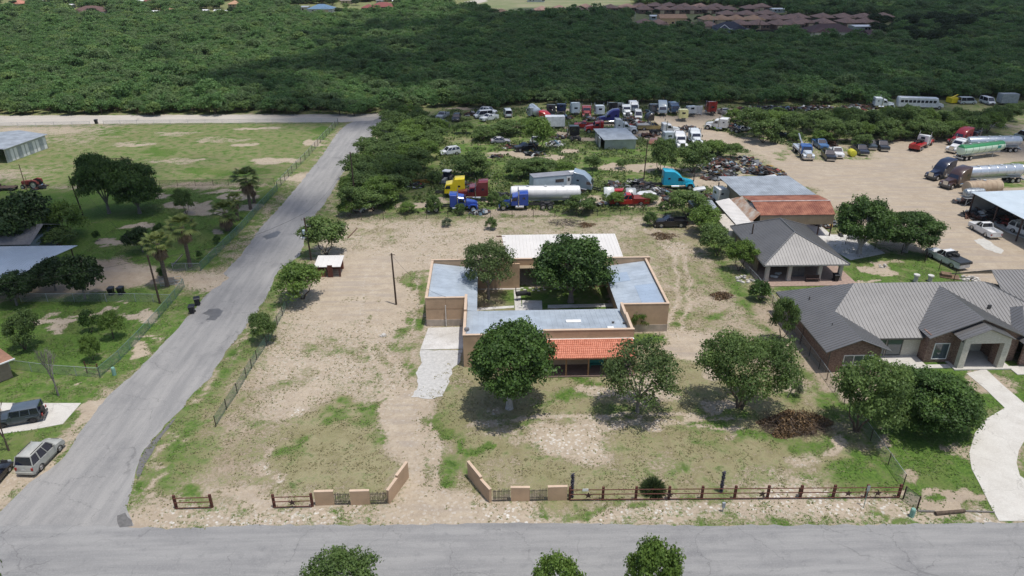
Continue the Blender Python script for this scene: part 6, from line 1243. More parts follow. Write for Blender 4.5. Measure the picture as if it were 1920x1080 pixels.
def semi(label, col, style='aero', chassis=4.2, hood=True, sleeper=1.9, facing=None, stacks=True, wheels=True, cabcol2=None, name='semi_truck', front=True, cat='semi truck', tanks=True):
    o = empty(name, (0,0,0), 0, label, cat); m = paint(col[0], col[1]); m2 = paint(cabcol2[0], cabcol2[1]) if cabcol2 else m
    rear = -sleeper-chassis
    mb = MB(); 
    for s in (-1,1): mb.box(rear,3.4,s*.43-.06,s*.43+.06,.78,1.0)
    for x_ in (rear+.05, rear+1.5, -sleeper, 1.): mb.box(x_,x_+.12,-.43,.43,.8,.98)
    if chassis > 1: mb.box(rear+.8,rear+1.7,-.5,.5,1.0,1.12)
    mb.build('chassis', FRAME, o)
    topz = {'aero':3.75,'high':3.7,'flat':2.85,'mid':3.15}[style]
    # cab + sleeper as one side profile
    if style == 'aero': prof = [(1.75,.95),(1.75,1.75),(1.25,2.55),(.7,3.05),(-.3,3.6),(-sleeper,3.75),(-sleeper,.95)]
    elif style == 'high': prof = [(1.7,.95),(1.7,1.8),(1.35,2.6),(1.0,2.7),(.2,2.8),(-.1,3.2),(-.35,3.6),(-sleeper,3.7),(-sleeper,.95)]
    elif style == 'mid': prof = [(1.65,.95),(1.65,1.8),(1.35,2.6),(.4,2.75),(.1,3.1),(-sleeper,3.15),(-sleeper,.95)]
    else: prof = [(1.65,.95),(1.65,1.8),(1.35,2.6),(.3,2.72),(.25,2.85),(-sleeper,2.85),(-sleeper,.95)]
    mb = MB(); mb.side(prof, -1.17, 1.17, 0, .12, .16); b_ = mb.build('cab', m, o, True); fix_normals(b_.data)
    wx = 1.22 if style == 'aero' else 1.33; wz = 2.5
    mb = MB(); mb.hull8([(1.71 if style != 'aero' else 1.76,-.95,1.82),(1.77,-.95,1.82),(1.77,.95,1.82),(1.71,.95,1.82)], [(wx,-.85,wz),(wx+.07,-.85,wz),(wx+.07,.85,wz),(wx,.85,wz)]); mb.build('windshield', GLASSD, o)
    for s in (-1,1):
        y_ = s*1.172; mb = MB(); mb.hull8([(.55,y_-.012,1.8),(1.5,y_-.012,1.8),(1.5,y_+.012,1.8),(.55,y_+.012,1.8)], [(.55,y_-.012,2.38),(1.2,y_-.012,2.38),(1.2,y_+.012,2.38),(.55,y_+.012,2.38)]); mb.build('side_window', GLASSD, o)
        if sleeper > 1.2: mb = MB(); mb.box(-sleeper*.62,-sleeper*.62+.45,y_-.012,y_+.012,2.1,2.42); mb.build('sleeper_window', GLASSD, o)
    mb = MB(); mb.box(-sleeper-.015,-sleeper,-.45,.45,2.05,2.5); mb.build('rear_window', GLASSD, o)
    if hood:
        mb = MB(); mb.hull8([(1.7,-.95,1.0),(3.65,-.62,1.0),(3.65,.62,1.0),(1.7,.95,1.0)], [(1.7,-.92,1.92),(3.55,-.55,1.62),(3.55,.55,1.62),(1.7,.92,1.92)])
        hd = mb.build('hood', m2, o, bevel=.1)
        for s in (-1,1):
            mb = MB(); y0, y1 = (.62,1.18) if s > 0 else (-1.18,-.62)
            mb.side([(3.75,.62),(3.72,1.12),(3.45,1.3),(2.5,1.32),(2.1,1.05),(2.05,.8)]+[(2.95-.62*math.cos(math.pi*i/8),.62+.62*math.sin(math.pi*i/8)) for i in range(9)], y0, y1); f_ = mb.build('fender', m2, o); fix_normals(f_.data)
            mb = MB(); mb.box(3.66,3.78,s*.88-.17,s*.88+.17,.85,1.05); mb.build('headlight', LAMPW, o)
        mb = MB(); mb.box(3.64,3.7,-.5,.5,.8,1.58); mb.build('grille', CHROME, o); mb = MB(); mb.box(3.7,3.9,-1.15,1.15,.42,.76); mb.build('bumper', CHROME if style != 'aero' else GREYT, o)
    for s in (-1,1):
        if stacks and style != 'aero': mb = MB(); mb.tube((.28,s*1.25,1.),(.28,s*1.25,3.6),.085,n=8); mb.build('exhaust_stack', CHROME, o)
        if tanks: mb = MB(); mb.lathe([(.05,-.75),(.3,-.72),(.3,.72),(.05,.75)], 'x', (.1,s*.95,.68), 12); mb.build('fuel_tank', CHROME, o)
        mb = MB(); mb.box(1.5,1.62,s*1.38-.1,s*1.38+.1,1.75,2.3); mb.tube((1.45,s*1.15,2.0),(1.5,s*1.4,2.0),.02); mb.build('mirror', CHROME, o)
    if wheels:
        for s in (-1,1):
            if hood: wheel(o, 2.95, s*.98, .52, .3, RIM, s)
            if chassis > 2:
                for x_ in (rear+.75, rear+2.0): wheel(o, x_, s*.93, .52, .55, RIM, s)
    return o
# front scrapyard row
place(semi('cyan sleeper truck with tall rounded roof in front of the scrap heaps', CYAN, 'aero', 4.0, sleeper=2.2), 1262, 353, -2)
place(semi('yellow sleeper truck without hood left of the maroon truck', YEL, 'high', .4, hood=False, sleeper=2.1, cat='truck cab', stacks=False), 851, 368, 180)
place(semi('maroon long nose truck between the yellow and blue trucks', MAR, 'high', 4.0, sleeper=2.0), 895, 374, 180)
place(semi('blue truck facing right half hidden by bushes at the back fence', BLU, 'mid', 4.4, sleeper=1.1), 856, 394, 0)
place(semi('blue truck facing left under the white tanker', BLU, 'mid', 4.6, sleeper=1.4), 975, 391, 180)
place(semi('smashed grey blue sleeper cab at the nose of the camper', GRYB, 'aero', .5, hood=False, sleeper=2.2, stacks=False, wheels=False, cat='truck cab', name='wrecked_cab'), 1092, 358, -14, (4,8), .1)
place(semi('white truck cab with dark rear frame beside the workshop roof', CW, 'mid', 1.8, hood=False, sleeper=1.6, stacks=False, cat='truck cab'), 1354, 382, 8)
# right yard
place2(semi('dark navy sleeper truck parked in the dirt yard', ('night_navy',(.012,.018,.045)), 'aero', 1.0, sleeper=2.2), (1733,340), (1795,326))
place2(semi('brown maroon sleeper truck beside the navy truck', BROWN, 'aero', 2.8, sleeper=2.1), (1757,357), (1826,341))
place2(semi('red sleeper truck behind the green tank trailer', ('bright_red',(.30,.012,.02)), 'aero', 3.2, sleeper=2.1), (1765,277), (1835,262))
place2(semi('white truck with its nose behind the green tank trailer', CW, 'flat', 3.0, sleeper=.9), (1771,290), (1825,277))
place2(semi('black day cab truck right of the red sleeper truck', BLACK, 'flat', 3.5, sleeper=.6, hood=False), (1800,270), (1850,262))
place(car('white utility vehicle cut by the right edge', ('pale_grey_blue',(.45,.52,.55)), 'van', 5.4, 2., 2.1), 1922, 262, 95)
# tow trucks
def towtruck(o, col, boom):
    m = paint(*col)
    mb = MB(); mb.box(-5.6,-1.2,-1.18,1.18,1.0,1.5); mb.box(-5.7,-5.2,-1.18,1.18,.6,1.1); mb.build('tow_body', m, o, bevel=.05)
    mb = MB(); mb.tube((-1.6,0,1.6),(-6.2,0,boom),.22,.16,6); mb.tube((-1.7,.5,1.6),(-4.5,.1,boom-.8),.1); mb.box(-2.8,-1.4,-.6,.6,1.5,2.1); mb.build('tow_boom', paint('boom_'+col[0], tuple(c*.6 for c in col[1])), o)
    return o
o = semi('blue and white tow truck with raised boom', ('tow_blue',(.03,.10,.30)), 'flat', 5.0, sleeper=.4, cabcol2=('tow_silver',(.5,.55,.6))); towtruck(o, ('tow_white',(.5,.55,.62)), 3.6); place2(o, (1523,309), (1492,279))
o = semi('red and white tow truck with black boom facing away', ('tow_white2',(.72,.72,.72)), 'flat', 4.6, sleeper=.9, cabcol2=REDC); towtruck(o, REDC, 2.3); o.children[0].name = 'chassis'; place2(o, (1752,264), (1704,288))
for c in o.children:
    if c.name.startswith('tow_boom'): c.data.materials[0] = BLK
# tank trailers
def tanker(label, m, L=12., r=1.15, z=2.1, band=None, wheels=2, hatches=4, ends=(1,1), legs=True, stripe=None, name='tank_trailer', sy=1.):
    o = empty(name, (0,0,0), 0, label, 'tank trailer'); h = L/2; mb = MB(); mb.lathe([(.1,-h),(r*.7,-h+.06),(r*.95,-h+.2),(r,-h+.38),(r,h-.38),(r*.95,h-.2),(r*.7,h-.06),(.1,h)], 'x', (0,0,z), 22, sy=1.); mb.build('tank', m, o, True)
    n = 7
    mb = MB()
    for i in range(n): x_ = -h+.6+(L-1.2)*i/(n-1); mb.lathe([(r+.02,x_-.04),(r+.035,x_),(r+.02,x_+.04)], 'x', (0,0,z), 22)
    mb.build('ring', band or m, o, True)
    mb = MB(); 
    for i in range(hatches): x_ = -h+L*(i+1)/(hatches+1); mb.lathe([(.3,z+r-.03),(.3,z+r+.12),(.22,z+r+.16)], 'z', (x_,0,0), 12)
    mb.box(-h+.8,h-.8,-.35,-.3,z+r-.02,z+r+.08); mb.build('walkway_hatches', GALV, o)
    mb = MB(); mb.box(-h+.3,h*.9,-.5,-.38,z-r-.25,z-r+.1); mb.box(-h+.3,h*.9,.38,.5,z-r-.25,z-r+.1); mb.box(-h-.1,-h+.15,-1.15,1.15,.5,.75); mb.build('frame', FRAME if not legs else GALV, o)
    if legs:
        for s in (-.7,.7): mb = MB(); mb.box(h*.5,h*.5+.15,s-.07,s+.07,.0,z-r); mb.build('landing_leg', GALV, o)
    for i in range(wheels):
        for s in (-1,1): wheel(o, -h+1.2+i*1.3, s*.93, .52, .5, RIM, s)
    if wheels:
        for s in (-1,1): mb = MB(); mb.box(-h+.5,-h+3.2,s*1.0-.25,s*1.0+.25,1.1,1.16); mb.build('mudguard', CHROME, o)
    return o
STN = mat('brushed_tank_steel', (.58,.62,.66), .32, .6, .06, 1.); WT = mat('white_tank', (.72,.71,.69), .4, 0, .06, .8)
place(tanker('long white tanker trailer in front of the camper', WT, 12.6, 1.15, 2.15, hatches=3), 1022, 382, 180)
place2(tanker('silver tank trailer behind the brown maroon truck', STN, 12.5, 1.1, 2.3), (1803,345), (1911,339))
GT = bpy.data.materials.new('green_top_tank'); GT.use_nodes = True; nt = GT.node_tree; b = nt.nodes['Principled BSDF']; b.inputs['Roughness'].default_value = .35
tc = N(nt,'TexCoord'); sp = N(nt,'SeparateXYZ'); nt.links.new(tc.outputs['Object'], sp.inputs[0]); gm = N(nt,'Math',operation='GREATER_THAN'); gm.inputs[1].default_value = 2.75; nt.links.new(sp.outputs[2], gm.inputs[0]); mx = N(nt,'Mix',data_type='RGBA'); nt.links.new(gm.outputs[0], mx.inputs[0]); mx.inputs[6].default_value = (.55,.68,.55,1); mx.inputs[7].default_value = (.035,.22,.08,1); nt.links.new(mx.outputs[2], b.inputs['Base Color'])
o = place2(tanker('green topped pale tank trailer with green end in the dirt yard', GT, 12.5, 1.1, 2.25, band=mat('green_band', (.05,.24,.1), .5)), (1884,289), (1783,302)); mb = MB(); mb.box(3.6,4.6,-1.125,-1.09,2.0,2.6); mb.build('placard', mat('teal_placard', (.02,.30,.24), .5), o)
place2(tanker('silver tank trailer behind the green topped one', STN, 12.5, 1.1, 2.3), (1812,285), (1902,283))
TANT = mat('rusty_tan_tank', (.46,.37,.26), .7, .1, .18, .6, col2=(.34,.25,.17)); o = place2(tanker('tan rusty storage tank on the ground left of the equipment shed', TANT, 7.2, 1.25, 1.35, wheels=0, hatches=1, legs=False, name='storage_tank'), (1797,366), (1880,361))
o = place2(tanker('short silver tank standing in front of the tan tank', mat('scuffed_steel', (.52,.57,.60), .4, .5, .25, 2.5, col2=(.2,.22,.24)), 3.7, .75, 2.2, wheels=0, hatches=0, legs=False, name='fuel_tank'), (1800,384), (1840,383))
for p_ in ((1800,383),(1838,383)): pass
mb = MB(); o2 = empty('steel_rack', P(1820,384), 0, 'rusty steel rack with pipes below the silver tank', 'rack')
for x_ in (-1.6,1.6):
    for y_ in (-.8,.8): q = MB(); q.tube((x_,y_,0),(x_*.9,y_,1.5),.05); q.build('leg', GALV, o2)
mb.box(-1.8,1.8,-.9,.9,1.42,1.5); mb.tube((-1.6,-.8,.3),(1.6,.8,1.4),.05); mb.build('frame', GALV, o2)
mb = MB(); mb.lathe([(.5,-.95),(.72,-.9),(.75,-.5),(.68,-.48),(.68,-.3),(.75,-.28),(.75,.28),(.68,.3),(.68,.48),(.75,.5),(.72,.9),(.5,.95)], 'x', (0,0,.75), 18); o = mb.build('poly_tank', mat('yellow_poly', (.66,.60,.05), .45, 0, .06), None, True, label='yellow plastic tank lying between the pickups', cat='tank'); place2(o, (1603,297), (1590,288))

# ---- camper trailer
o = empty('camper_trailer', (0,0,0), 0, 'long pale blue camper trailer with grey roof wrecked at one end', 'camper')
CAMP = mat('camper_siding', (.50,.57,.63), .5, .1, .08, 1.); mb = MB(); mb.side([(4.9,.75),(4.9,2.4),(4.4,3.15),(-5.2,3.15),(-5.3,1.0),(-5.2,.75)], -1.25, 1.25); b_ = mb.build('body', CAMP, o, bevel=.04)
mb = MB(); mb.box(-5.25,4.4,-1.3,1.3,3.15,3.22); mb.build('roof', mat('grey_membrane', (.24,.25,.28), .8, 0, .1, 1), o)
mb = MB(); mb.box(-.9,.75,-1.28,-1.24,1.9,2.5); mb.build('window', GLASSD, o); mb = MB(); mb.box(1.3,2.1,-1.29,-1.24,.95,2.85); f_ = mb.build('door', WHITEP, o); mb = MB(); mb.box(1.5,1.9,-1.31,-1.29,2.0,2.6); mb.build('door_window', GLASSD, f_)
mb = MB(); mb.box(2.2,3.8,-.6,.4,3.22,3.42); mb.build('roof_unit', WHITEP, o); mb = MB(); mb.box(-5.3,4.9,-1.262,-1.25,1.35,1.43); mb.build('side_stripe', mat('grey_stripe', (.25,.3,.35), .5), o)
for x_ in (-.6,.5):
    for s in (-1,1): wheel(o, x_, s*1.05, .38, .25, RIM, s)
place2(o, (1090,352), (1000,360))
# ---- trailers and boxes
def boxtrailer(label, m, L=5., W=2.3, Hh=2.5, z=.6, name='box_trailer', wheels=True, win=False):
    o = empty(name, (0,0,0), 0, label, 'trailer'); mb = MB(); mb.box(-L/2,L/2,-W/2,W/2,z,z+Hh); mb.build('box', m, o, bevel=.05); mb = MB(); mb.box(-L/2-.02,-L/2,-W/2+.1,W/2-.1,z+.1,z+Hh-.1); mb.build('rear_door', GALV, o); mb = MB(); mb.tube((L/2,0,z),(L/2+1,0,z-.1),.06); mb.box(-L/2,L/2,-W/2+.2,W/2-.2,z-.12,z); mb.build('frame', FRAME, o)
    if wheels:
        for s in (-1,1): wheel(o, -.3, s*(W/2-.1), .36, .24, RIM, s)
    return o
place(boxtrailer('white box trailer behind the bright tree in the scrapyard', CW and paint('white', CW[1]), 4.9), 1040, 240, 0)
# bus
o = empty('parked_bus', (0,0,0), 0, 'long white bus at the foot of the wood', 'bus'); mb = MB(); mb.side([(5.0,.6),(5.0,2.0),(4.5,3.1),(-5.6,3.15),(-5.8,2.8),(-5.8,.6)], -1.2, 1.2, 0, .1, .15); b_ = mb.build('body', paint('white', CW[1]), o, True); fix_normals(b_.data)
mb = MB(); mb.hull8([(5.,-1.,.6),(6.6,-.8,.6),(6.6,.8,.6),(5.,1.,.6)],[(5.,-1.,1.7),(6.4,-.75,1.4),(6.4,.75,1.4),(5.,1.,1.7)]); mb.build('hood', paint('white', CW[1]), o, bevel=.08)
for k in range(9):
    for s in (-1,1): mb = MB(); mb.box(-5.3+k*1.08,-5.3+k*1.08+.8,s*1.205-.01,s*1.205+.01,1.75,2.45); mb.build('window', GLASSD, o)
for x_ in (-3.8,5.3):
    for s in (-1,1): wheel(o, x_, s*1.0, .48, .3, RIM, s)
place2(o, (1755,204), (1686,202))
# ---- tractor
def tractor(label, m, px, py, rz, cab=True, s=1.):
    o = empty('tractor', (0,0,0), 0, label, 'tractor'); mb = MB(); mb.hull8([(.2,-.35,.7),(2.,-.3,.7),(2.,.3,.7),(.2,.35,.7)],[(.2,-.35,1.5),(2.,-.28,1.35),(2.,.28,1.35),(.2,.35,1.5)]); mb.box(-1.,.3,-.4,.4,.6,1.1); mb.build('body', m, o, bevel=.05)
    for q in (-1,1): wheel(o, -.6, q*.8, .8, .42, RIM, q); wheel(o, 1.6, q*.7, .42, .26, RIM, q)
    for q in (-1,1): mb = MB(); mb.side([(-1.45,1.0),(-1.3,1.55),(-.6,1.75),(.1,1.5),(.25,1.1),(-.0,1.4),(-.6,1.6),(-1.2,1.42)], q*.8-.22, q*.8+.22); f_ = mb.build('mudguard', m if not cab else GREYT, o)
    if cab:
        mb = MB(); mb.hull8([(-.9,-.7,1.3),(.4,-.6,1.3),(.4,.6,1.3),(-.9,.7,1.3)],[(-.85,-.65,2.5),(.3,-.6,2.5),(.3,.6,2.5),(-.85,.65,2.5)]); mb.build('windows', GLASSD, o); mb = MB(); mb.box(-1.,.45,-.78,.78,2.5,2.68); mb.build('roof', WHITEP, o, bevel=.05)
    else: mb = MB(); mb.tube((-.2,0,1.1),(.15,0,1.75),.03); mb.box(-.9,-.5,-.25,.25,1.1,1.25); mb.build('seat_and_wheel', BLK, o)
    mb = MB(); mb.tube((1.2,-.2,1.4),(1.2,-.2,2.2),.04); mb.build('exhaust', GREYT, o); place(o, px, py, rz); o.scale = (s,)*3; return o
tractor('grey tractor with white roof behind the yellow truck', mat('tractor_grey', (.2,.21,.22), .5), 838, 345, 250); tractor('old red tractor beside the pale post in the left field', mat('old_red', (.20,.035,.025), .7), 64, 352, 180, False); 
mb = MB(); r9 = random.Random(3)
for i in range(14): x_ = -2.6+i*.4; mb.lathe([(.02,-.02),(.32,-.01),(.32,.01),(.02,.02)], 'y', (x_,r9.uniform(-.4,.4),.35), 10)
mb.tube((-2.8,-.4,.6),(2.8,.4,.6),.07); mb.tube((-2.8,.5,.6),(2.8,-.5,.6),.07); mb.tube((0,0,.6),(2.6,1.2,.7),.06); o = mb.build('disc_harrow', mat('yellow_implement', (.42,.25,.03), .7, 0, .3, 3, col2=(.13,.07,.03)), None, label='yellow disc harrow lying left of the grey tractor', cat='harrow'); place(o, 795, 343, 8)
mb = MB(); mb.box(-1.6,1.6,-.8,.8,.5,.62); mb.box(-1.6,-1.5,-.8,.8,.62,1.); o = mb.build('wagon_bed', mat('wagon_brown', (.11,.07,.05), .9, 0, .2, 3), empty('farm_wagon', P(15,356), 0, 'low rusty wagon left of the old red tractor', 'wagon')); 
for x_ in (-1.,1.1):
    for s in (-1,1): wheel(o.parent, x_, s*.85, .35, .2, RIMD, s)
# ---- small vehicles of the scrapyard
SM = [('pickup',(830,222),250,('wreck_silver',(.4,.42,.42)),'silver pickup at the far left of the back row'),('suv',(856,226),265,BLACK,'black boxy wreck second from the left in the back row'),('sedan',(830,235),300,('wreck_grey',(.25,.27,.3)),'grey wreck below the silver pickup'),
 ('van',(906,221),200,('van_white',(.6,.62,.64)),'pale van left of the raised white suv'),('suv',(916,213),335,('suv_white',(.68,.7,.72)),'white suv leaning high in the back row'),('pickup',(917,226),220,('truck_white',(.66,.68,.68)),'white truck nose below the raised suv'),
 ('van',(952,218),95,('van_body',(.55,.6,.62)),'pale van body half sunk in bushes'),('sedan',(938,268),5,('sedan_silver',(.38,.37,.40)),'silver sedan stacked on a wreck'),('pickup',(985,282),200,BLACK,'black pickup in the weeds left of the bright tree'),('pickup',(1003,270),80,('pale_truck',(.38,.40,.38)),'pale old pickup behind the black one'),
 ('suv',(843,290),205,('jeep_white',(.66,.68,.68)),'white wrecked truck in the left weeds'),('pickup',(1096,240),170,REDC,'red pickup in the scrapyard centre'),('sedan',(1034,225),260,('dark_wreck',(.03,.04,.07)),'dark wreck right of the red tank nose'),
 ('pickup',(1358,215),100,('old_cream',(.42,.42,.40)),'old pale pickup at the right end of the back row'),('sedan',(1392,246),20,('wreck_blue_grey',(.3,.33,.36)),'crushed grey car by the dirt road bend'),('sedan',(1475,236),150,('wreck_pale',(.55,.6,.62)),'pale wreck between the thicket trees'),('van',(1812,195),0,('grey_van',(.42,.47,.5)),'grey van right of the yellow machine'),
 ('van',(1850,195),270,('white_van',(.66,.68,.7)),'white van facing forward at the foot of the wood'),('sedan',(683,393),60,('wreck_white',(.6,.62,.62)),'white wrecked car tail beside the roadside bushes'),('pickup',(1256,424),180,BLACK,'dark overturned looking pickup under the corner mesquite'),('sedan',(1459,256),10,('dark_wreck2',(.05,.05,.05)),'dark burnt car shell beside the big thicket bush'),('van',(1196,222),262,('old_white',(.55,.56,.55)),'old white van truck in the back row centre')]
for kd, (x, y), rz, col, lb in SM: place(car(lb, col, kd, {'sedan':4.6,'pickup':5.4,'suv':4.7,'van':5.}[kd], 1.9, {'sedan':1.45,'pickup':1.8,'suv':1.8,'van':2.1}[kd]), x, y, rz)
tag(bpy.data.objects[-1]) if 0 else None
SEM = [((1000,221),115,('steel_cab',(.3,.32,.33)),'flat','grey cab beside the red rounded tank nose',1.,False),((1052,214),85,NAVY,'flat','navy cab seen from behind in the back row',2.5,False),((1077,216),95,('pale_blue_cab',(.55,.63,.66)),'high','tall pale cab seen from behind in the back row',1.5,False),((1099,218),265,('rust_red_cab',(.30,.05,.04)),'flat','rusty red cab facing forward in the back row',2.5,True),((1123,218),92,('cube_white',(.62,.66,.68)),'mid','square white sleeper seen from behind',1.,False),
 ((1147,216),90,BLACK,'high','black tall cab right of the square white sleeper',1.5,False),((1173,216),268,('cab_white',(.6,.62,.62)),'flat','small white truck facing forward in the back row',2.,True),((1187,212),270,CW,'mid','taller white truck behind the small white one',2.,False),((1241,216),262,('grey_aero',(.36,.42,.46)),'aero','tall silver rounded cab in the back row',2.,False),((1262,214),275,('worn_blue',(.07,.12,.2)),'mid','worn blue cab right of the silver rounded one',1.5,False),
 ((1331,214),92,('back_red',(.26,.02,.02)),'high','tall red cab seen from behind near the wood',1.5,False),((1146,231),182,('indigo',(.03,.03,.17)),'aero','indigo sleeper truck with tall rounded roof',3.,True),((1125,248),180,REDC,'flat','red nosed day cab left of the white sleeper truck',2.,True),((1165,250),0,CW,'high','white sleeper truck behind the corrugated shed',3.5,True),((1075,258),92,BLACK,'mid','black truck seen from behind left of the shed',3.,True),
 ((1245,252),0,('cream_white',(.68,.69,.68)),'flat','white day cab truck right of the corrugated shed',3.,True),((1251,270),92,('box_white',(.62,.66,.68)),'mid','narrow white cab behind the scrapyard tree',.6,False),((1273,274),268,CW,'mid','white truck facing forward on the dirt',2.,True),((1301,268),268,('pale_white',(.64,.67,.68)),'mid','white truck facing forward right of its twin',1.5,True),((1350,244),150,CW,'mid','white truck with bare rear axle by the dirt road',3.2,True),((1648,203),350,('white_lift',(.62,.66,.68)),'mid','white truck with tipped up bed left of the bus',1.5,True)]
for (x, y), rz, col, st, lb, ch, hd in SEM: place(semi(lb, col, st, ch, hd, {'flat':.7}.get(st, 1.8), stacks=(st != 'aero'), wheels=True, cat='truck' if hd else 'truck cab'), x, y, rz)
o = place(semi('pale yellow cab body with open front right of the back row', PYEL, 'mid', .5, False, 1.6, stacks=False, wheels=False, tanks=False, cat='truck cab', name='truck_cab'), 1279, 226, 85)
o = place2(tanker('silver barrel of a tank behind the red nose', STN, 6.5, 1.1, 1.9, wheels=0, hatches=0, legs=False, name='tank_barrel'), (1010,226), (994,212))
def fairing(label, col, px, py, rz, s=1.):
    mb = MB(); mb.side([(1.4,0),(1.35,.7),(.9,1.5),(.1,2.1),(-1.,2.3),(-1.2,2.2),(-1.2,0)], -1.15, 1.15, 0, .2, .25); o = mb.build('roof_fairing', paint(*col), None, True, label=label, cat='truck part'); fix_normals(o.data); place(o, px, py, rz); o.scale = (s,)*3
fairing('rounded red truck fairing beside the silver barrel', REDC, 1022, 226, 330, 1.15); fairing('dark teal truck fairing under the red one', TEALC, 1011, 235, 180, .95); fairing('black hood shell standing behind the flatbed', BLACK, 1217, 225, 200, .9)
def hoodshell(label, col, px, py, rz, tilt=(0,0), s=1.):
    mb = MB(); mb.side([(1.7,0),(1.65,.5),(1.2,.9),(-.9,1.25),(-1.,1.2),(-1.,.9),(.2,.75),(.4,.45),(.5,0)], -1.05, 1.05, 0, .1, .2); o = mb.build('truck_hood', paint(*col), None, True, label=label, cat='truck hood'); fix_normals(o.data); place(o, px, py, rz, tilt); o.scale = (s,)*3
hoodshell('white truck hood shell leaning on the red flatbed', CW, 1213, 372, 200, (0,-12), 1.1); hoodshell('red and white hood shell on the scrap row', REDC, 1160, 363, 160, (0,0), .8); hoodshell('pale hood shell standing on end left in the scrap row', ('hood_pale',(.55,.58,.56)), 1141, 366, 90, (0,-70), .9); hoodshell('white hood shell right of the cyan truck', CW, 1313, 360, 175, (0,0), .8); hoodshell('grey fender shell behind the red hood', ('hood_grey',(.33,.35,.36)), 1182, 368, 90, (0,-60), .9)
hoodshell('white hood standing behind the workshop roof', CW, 1446, 339, 180, (0,0), .9); hoodshell('orange truck nose beside the white day cab', ORG, 1247, 238, 0, (0,0), .9); hoodshell('rusty orange sheet nose left of the narrow white cab', ('rust_orange',(.28,.12,.07)), 1226, 270, 250, (0,0), 1.); hoodshell('small orange red shell in the weeds', ('coral',(.5,.1,.06)), 971, 234, 0, (0,0), .6)
place(flatbed('red flatbed truck half hidden by bushes at the back fence', REDC, 'r', 7.2, dm=mat('red_deck', (.20,.035,.03), .7, 0, .1)), 1178, 383, 180)
place(flatbed('old tan flatbed truck loaded with scrap', ('truck_tan',(.42,.33,.14)), 'g', 7.5, dm=mat('pale_deck', (.32,.32,.31), .7)), 1222, 243, 0)
mb = MB(); mb.box(-1.3,1.3,-.1,.1,.3,2.4); mb.box(-1.2,-1.05,-.3,.3,0,2.5); mb.box(1.05,1.2,-.3,.3,0,2.5); mb.box(-1.2,1.2,-.3,.3,.3,.4)
for k in range(5): mb.box(-1.+k*.45,-.9+k*.45,-.35,-.12,.4,2.3)
o = mb.build('steel_headache_rack', WHITEP, None, label='white steel rack standing alone in the back row', cat='rack'); place(o, 1307, 215, 0)
mb = MB(); mb.box(-1.5,1.5,-1.2,1.2,.2,1.6); mb.tube((-1,0,1.6),(1.2,0,2.4),.15); o = mb.build('yellow_machine', paint(*YEL), None, bevel=.1, label='small yellow machine right of the bus', cat='machine'); place(o, 1786, 193, 10)
place(boxtrailer('grey box body at the far right foot of the wood', mat('faded_grey', (.30,.33,.34), .7), 5., 2.4, 2.6, name='cargo_trailer'), 1886, 196, 0)

# ---- heaps of scrap
SCC = [mat('scrap_rust', (.13,.06,.04), .9, .2, .25, 3), mat('scrap_grey', (.22,.23,.24), .6, .4, .2, 3), mat('scrap_black', (.02,.02,.022), .8), mat('scrap_white', (.5,.51,.5), .6, 0, .1, 3), mat('scrap_red', (.25,.04,.035), .7), mat('scrap_blue', (.12,.2,.27), .6), mat('scrap_yellow', (.38,.24,.05), .7)]
def scrap(px, py, wpx, dpx, h, label, seed, wts=(4,4,5,1,.6,.6,.3), n=None):
    rnd = random.Random(seed); k = ppm(px, py); rx = wpx/2/k; ry = abs(P(px, py-dpx/2).y-P(px, py+dpx/2).y)/2; o = MB(); n = n or int(30+rx*ry*7)
    for i in range(n):
        a = rnd.uniform(0,6.28); q = rnd.random()**.6; x, y = math.cos(a)*q*rx, math.sin(a)*q*ry; z = (1-q)*h*rnd.random(); t = rnd.random(); m_ = rnd.choices(range(7), wts)[0]
        o.X = Matrix.Translation((x,y,z+.1)) @ Matrix.Rotation(rnd.uniform(0,6.28),4,'Z') @ Matrix.Rotation(rnd.uniform(-.5,.5),4,'Y') @ Matrix.Rotation(rnd.uniform(-.4,.4),4,'X')
        if t < .3: l = rnd.uniform(.6,2.4); o.tube((-l/2,0,0),(l/2,0,0),rnd.uniform(.04,.12),n=6,m=m_)
        elif t < .5: r = rnd.uniform(.3,.5); o.lathe([(r*.5,-.12),(r,-.1),(r,.1),(r*.5,.12)], 'z', n=12, m=2)
        elif t < .8: a_, b_, c_ = rnd.uniform(.2,.8), rnd.uniform(.15,.5), rnd.uniform(.05,.4); o.hull8([(-a_,-b_,-.1),(a_,-b_*.8,-.1),(a_,b_,-.1),(-a_*.8,b_,-.1)],[(-a_*.7,-b_*.9,c_),(a_*.8,-b_*.5,c_*.7),(a_*.6,b_*.8,c_),(-a_*.8,b_*.6,c_*.8)],m_)
        else: a_, b_ = rnd.uniform(.4,1.1), rnd.uniform(.3,.8); o.box(-a_,a_,-b_,b_,0,.03,m_)
    o.X = None; o.build('scrap_heap', SCC, None, loc=P(px, py), label=label, cat='scrap heap')
scrap(1348,310,76,36,.9,'sprawl of rusty engine parts left of the workshop grey roof',1); scrap(1405,306,34,22,1.3,'dark heap with a white panel behind the workshop',2); scrap(1440,325,60,26,1.4,'heap with yellow beams behind the workshop roof',3,(3,3,5,1,1,.5,3)); scrap(1195,352,60,26,1.3,'heap of grey engines behind the red hood shell',4,(2,6,5,2,.3,.4,0)); scrap(1240,361,46,14,.7,'low scrap between the white hood and the cyan truck',5)
scrap(1325,372,50,14,.6,'dark frame rails left of the white truck cab',6); scrap(1185,228,40,14,1.1,'dark axle scrap behind the indigo truck',7); scrap(1210,238,50,10,1.4,'scrap piled on the tan flatbed',8); scrap(1195,240,36,10,.6,'scrap under the back row centre',9); scrap(1375,240,34,16,.7,'scrap right of the bare axle truck',10); scrap(1215,255,30,6,.4,'rusty strips beside the white day cab',11,(8,1,1,0,0,0,0))
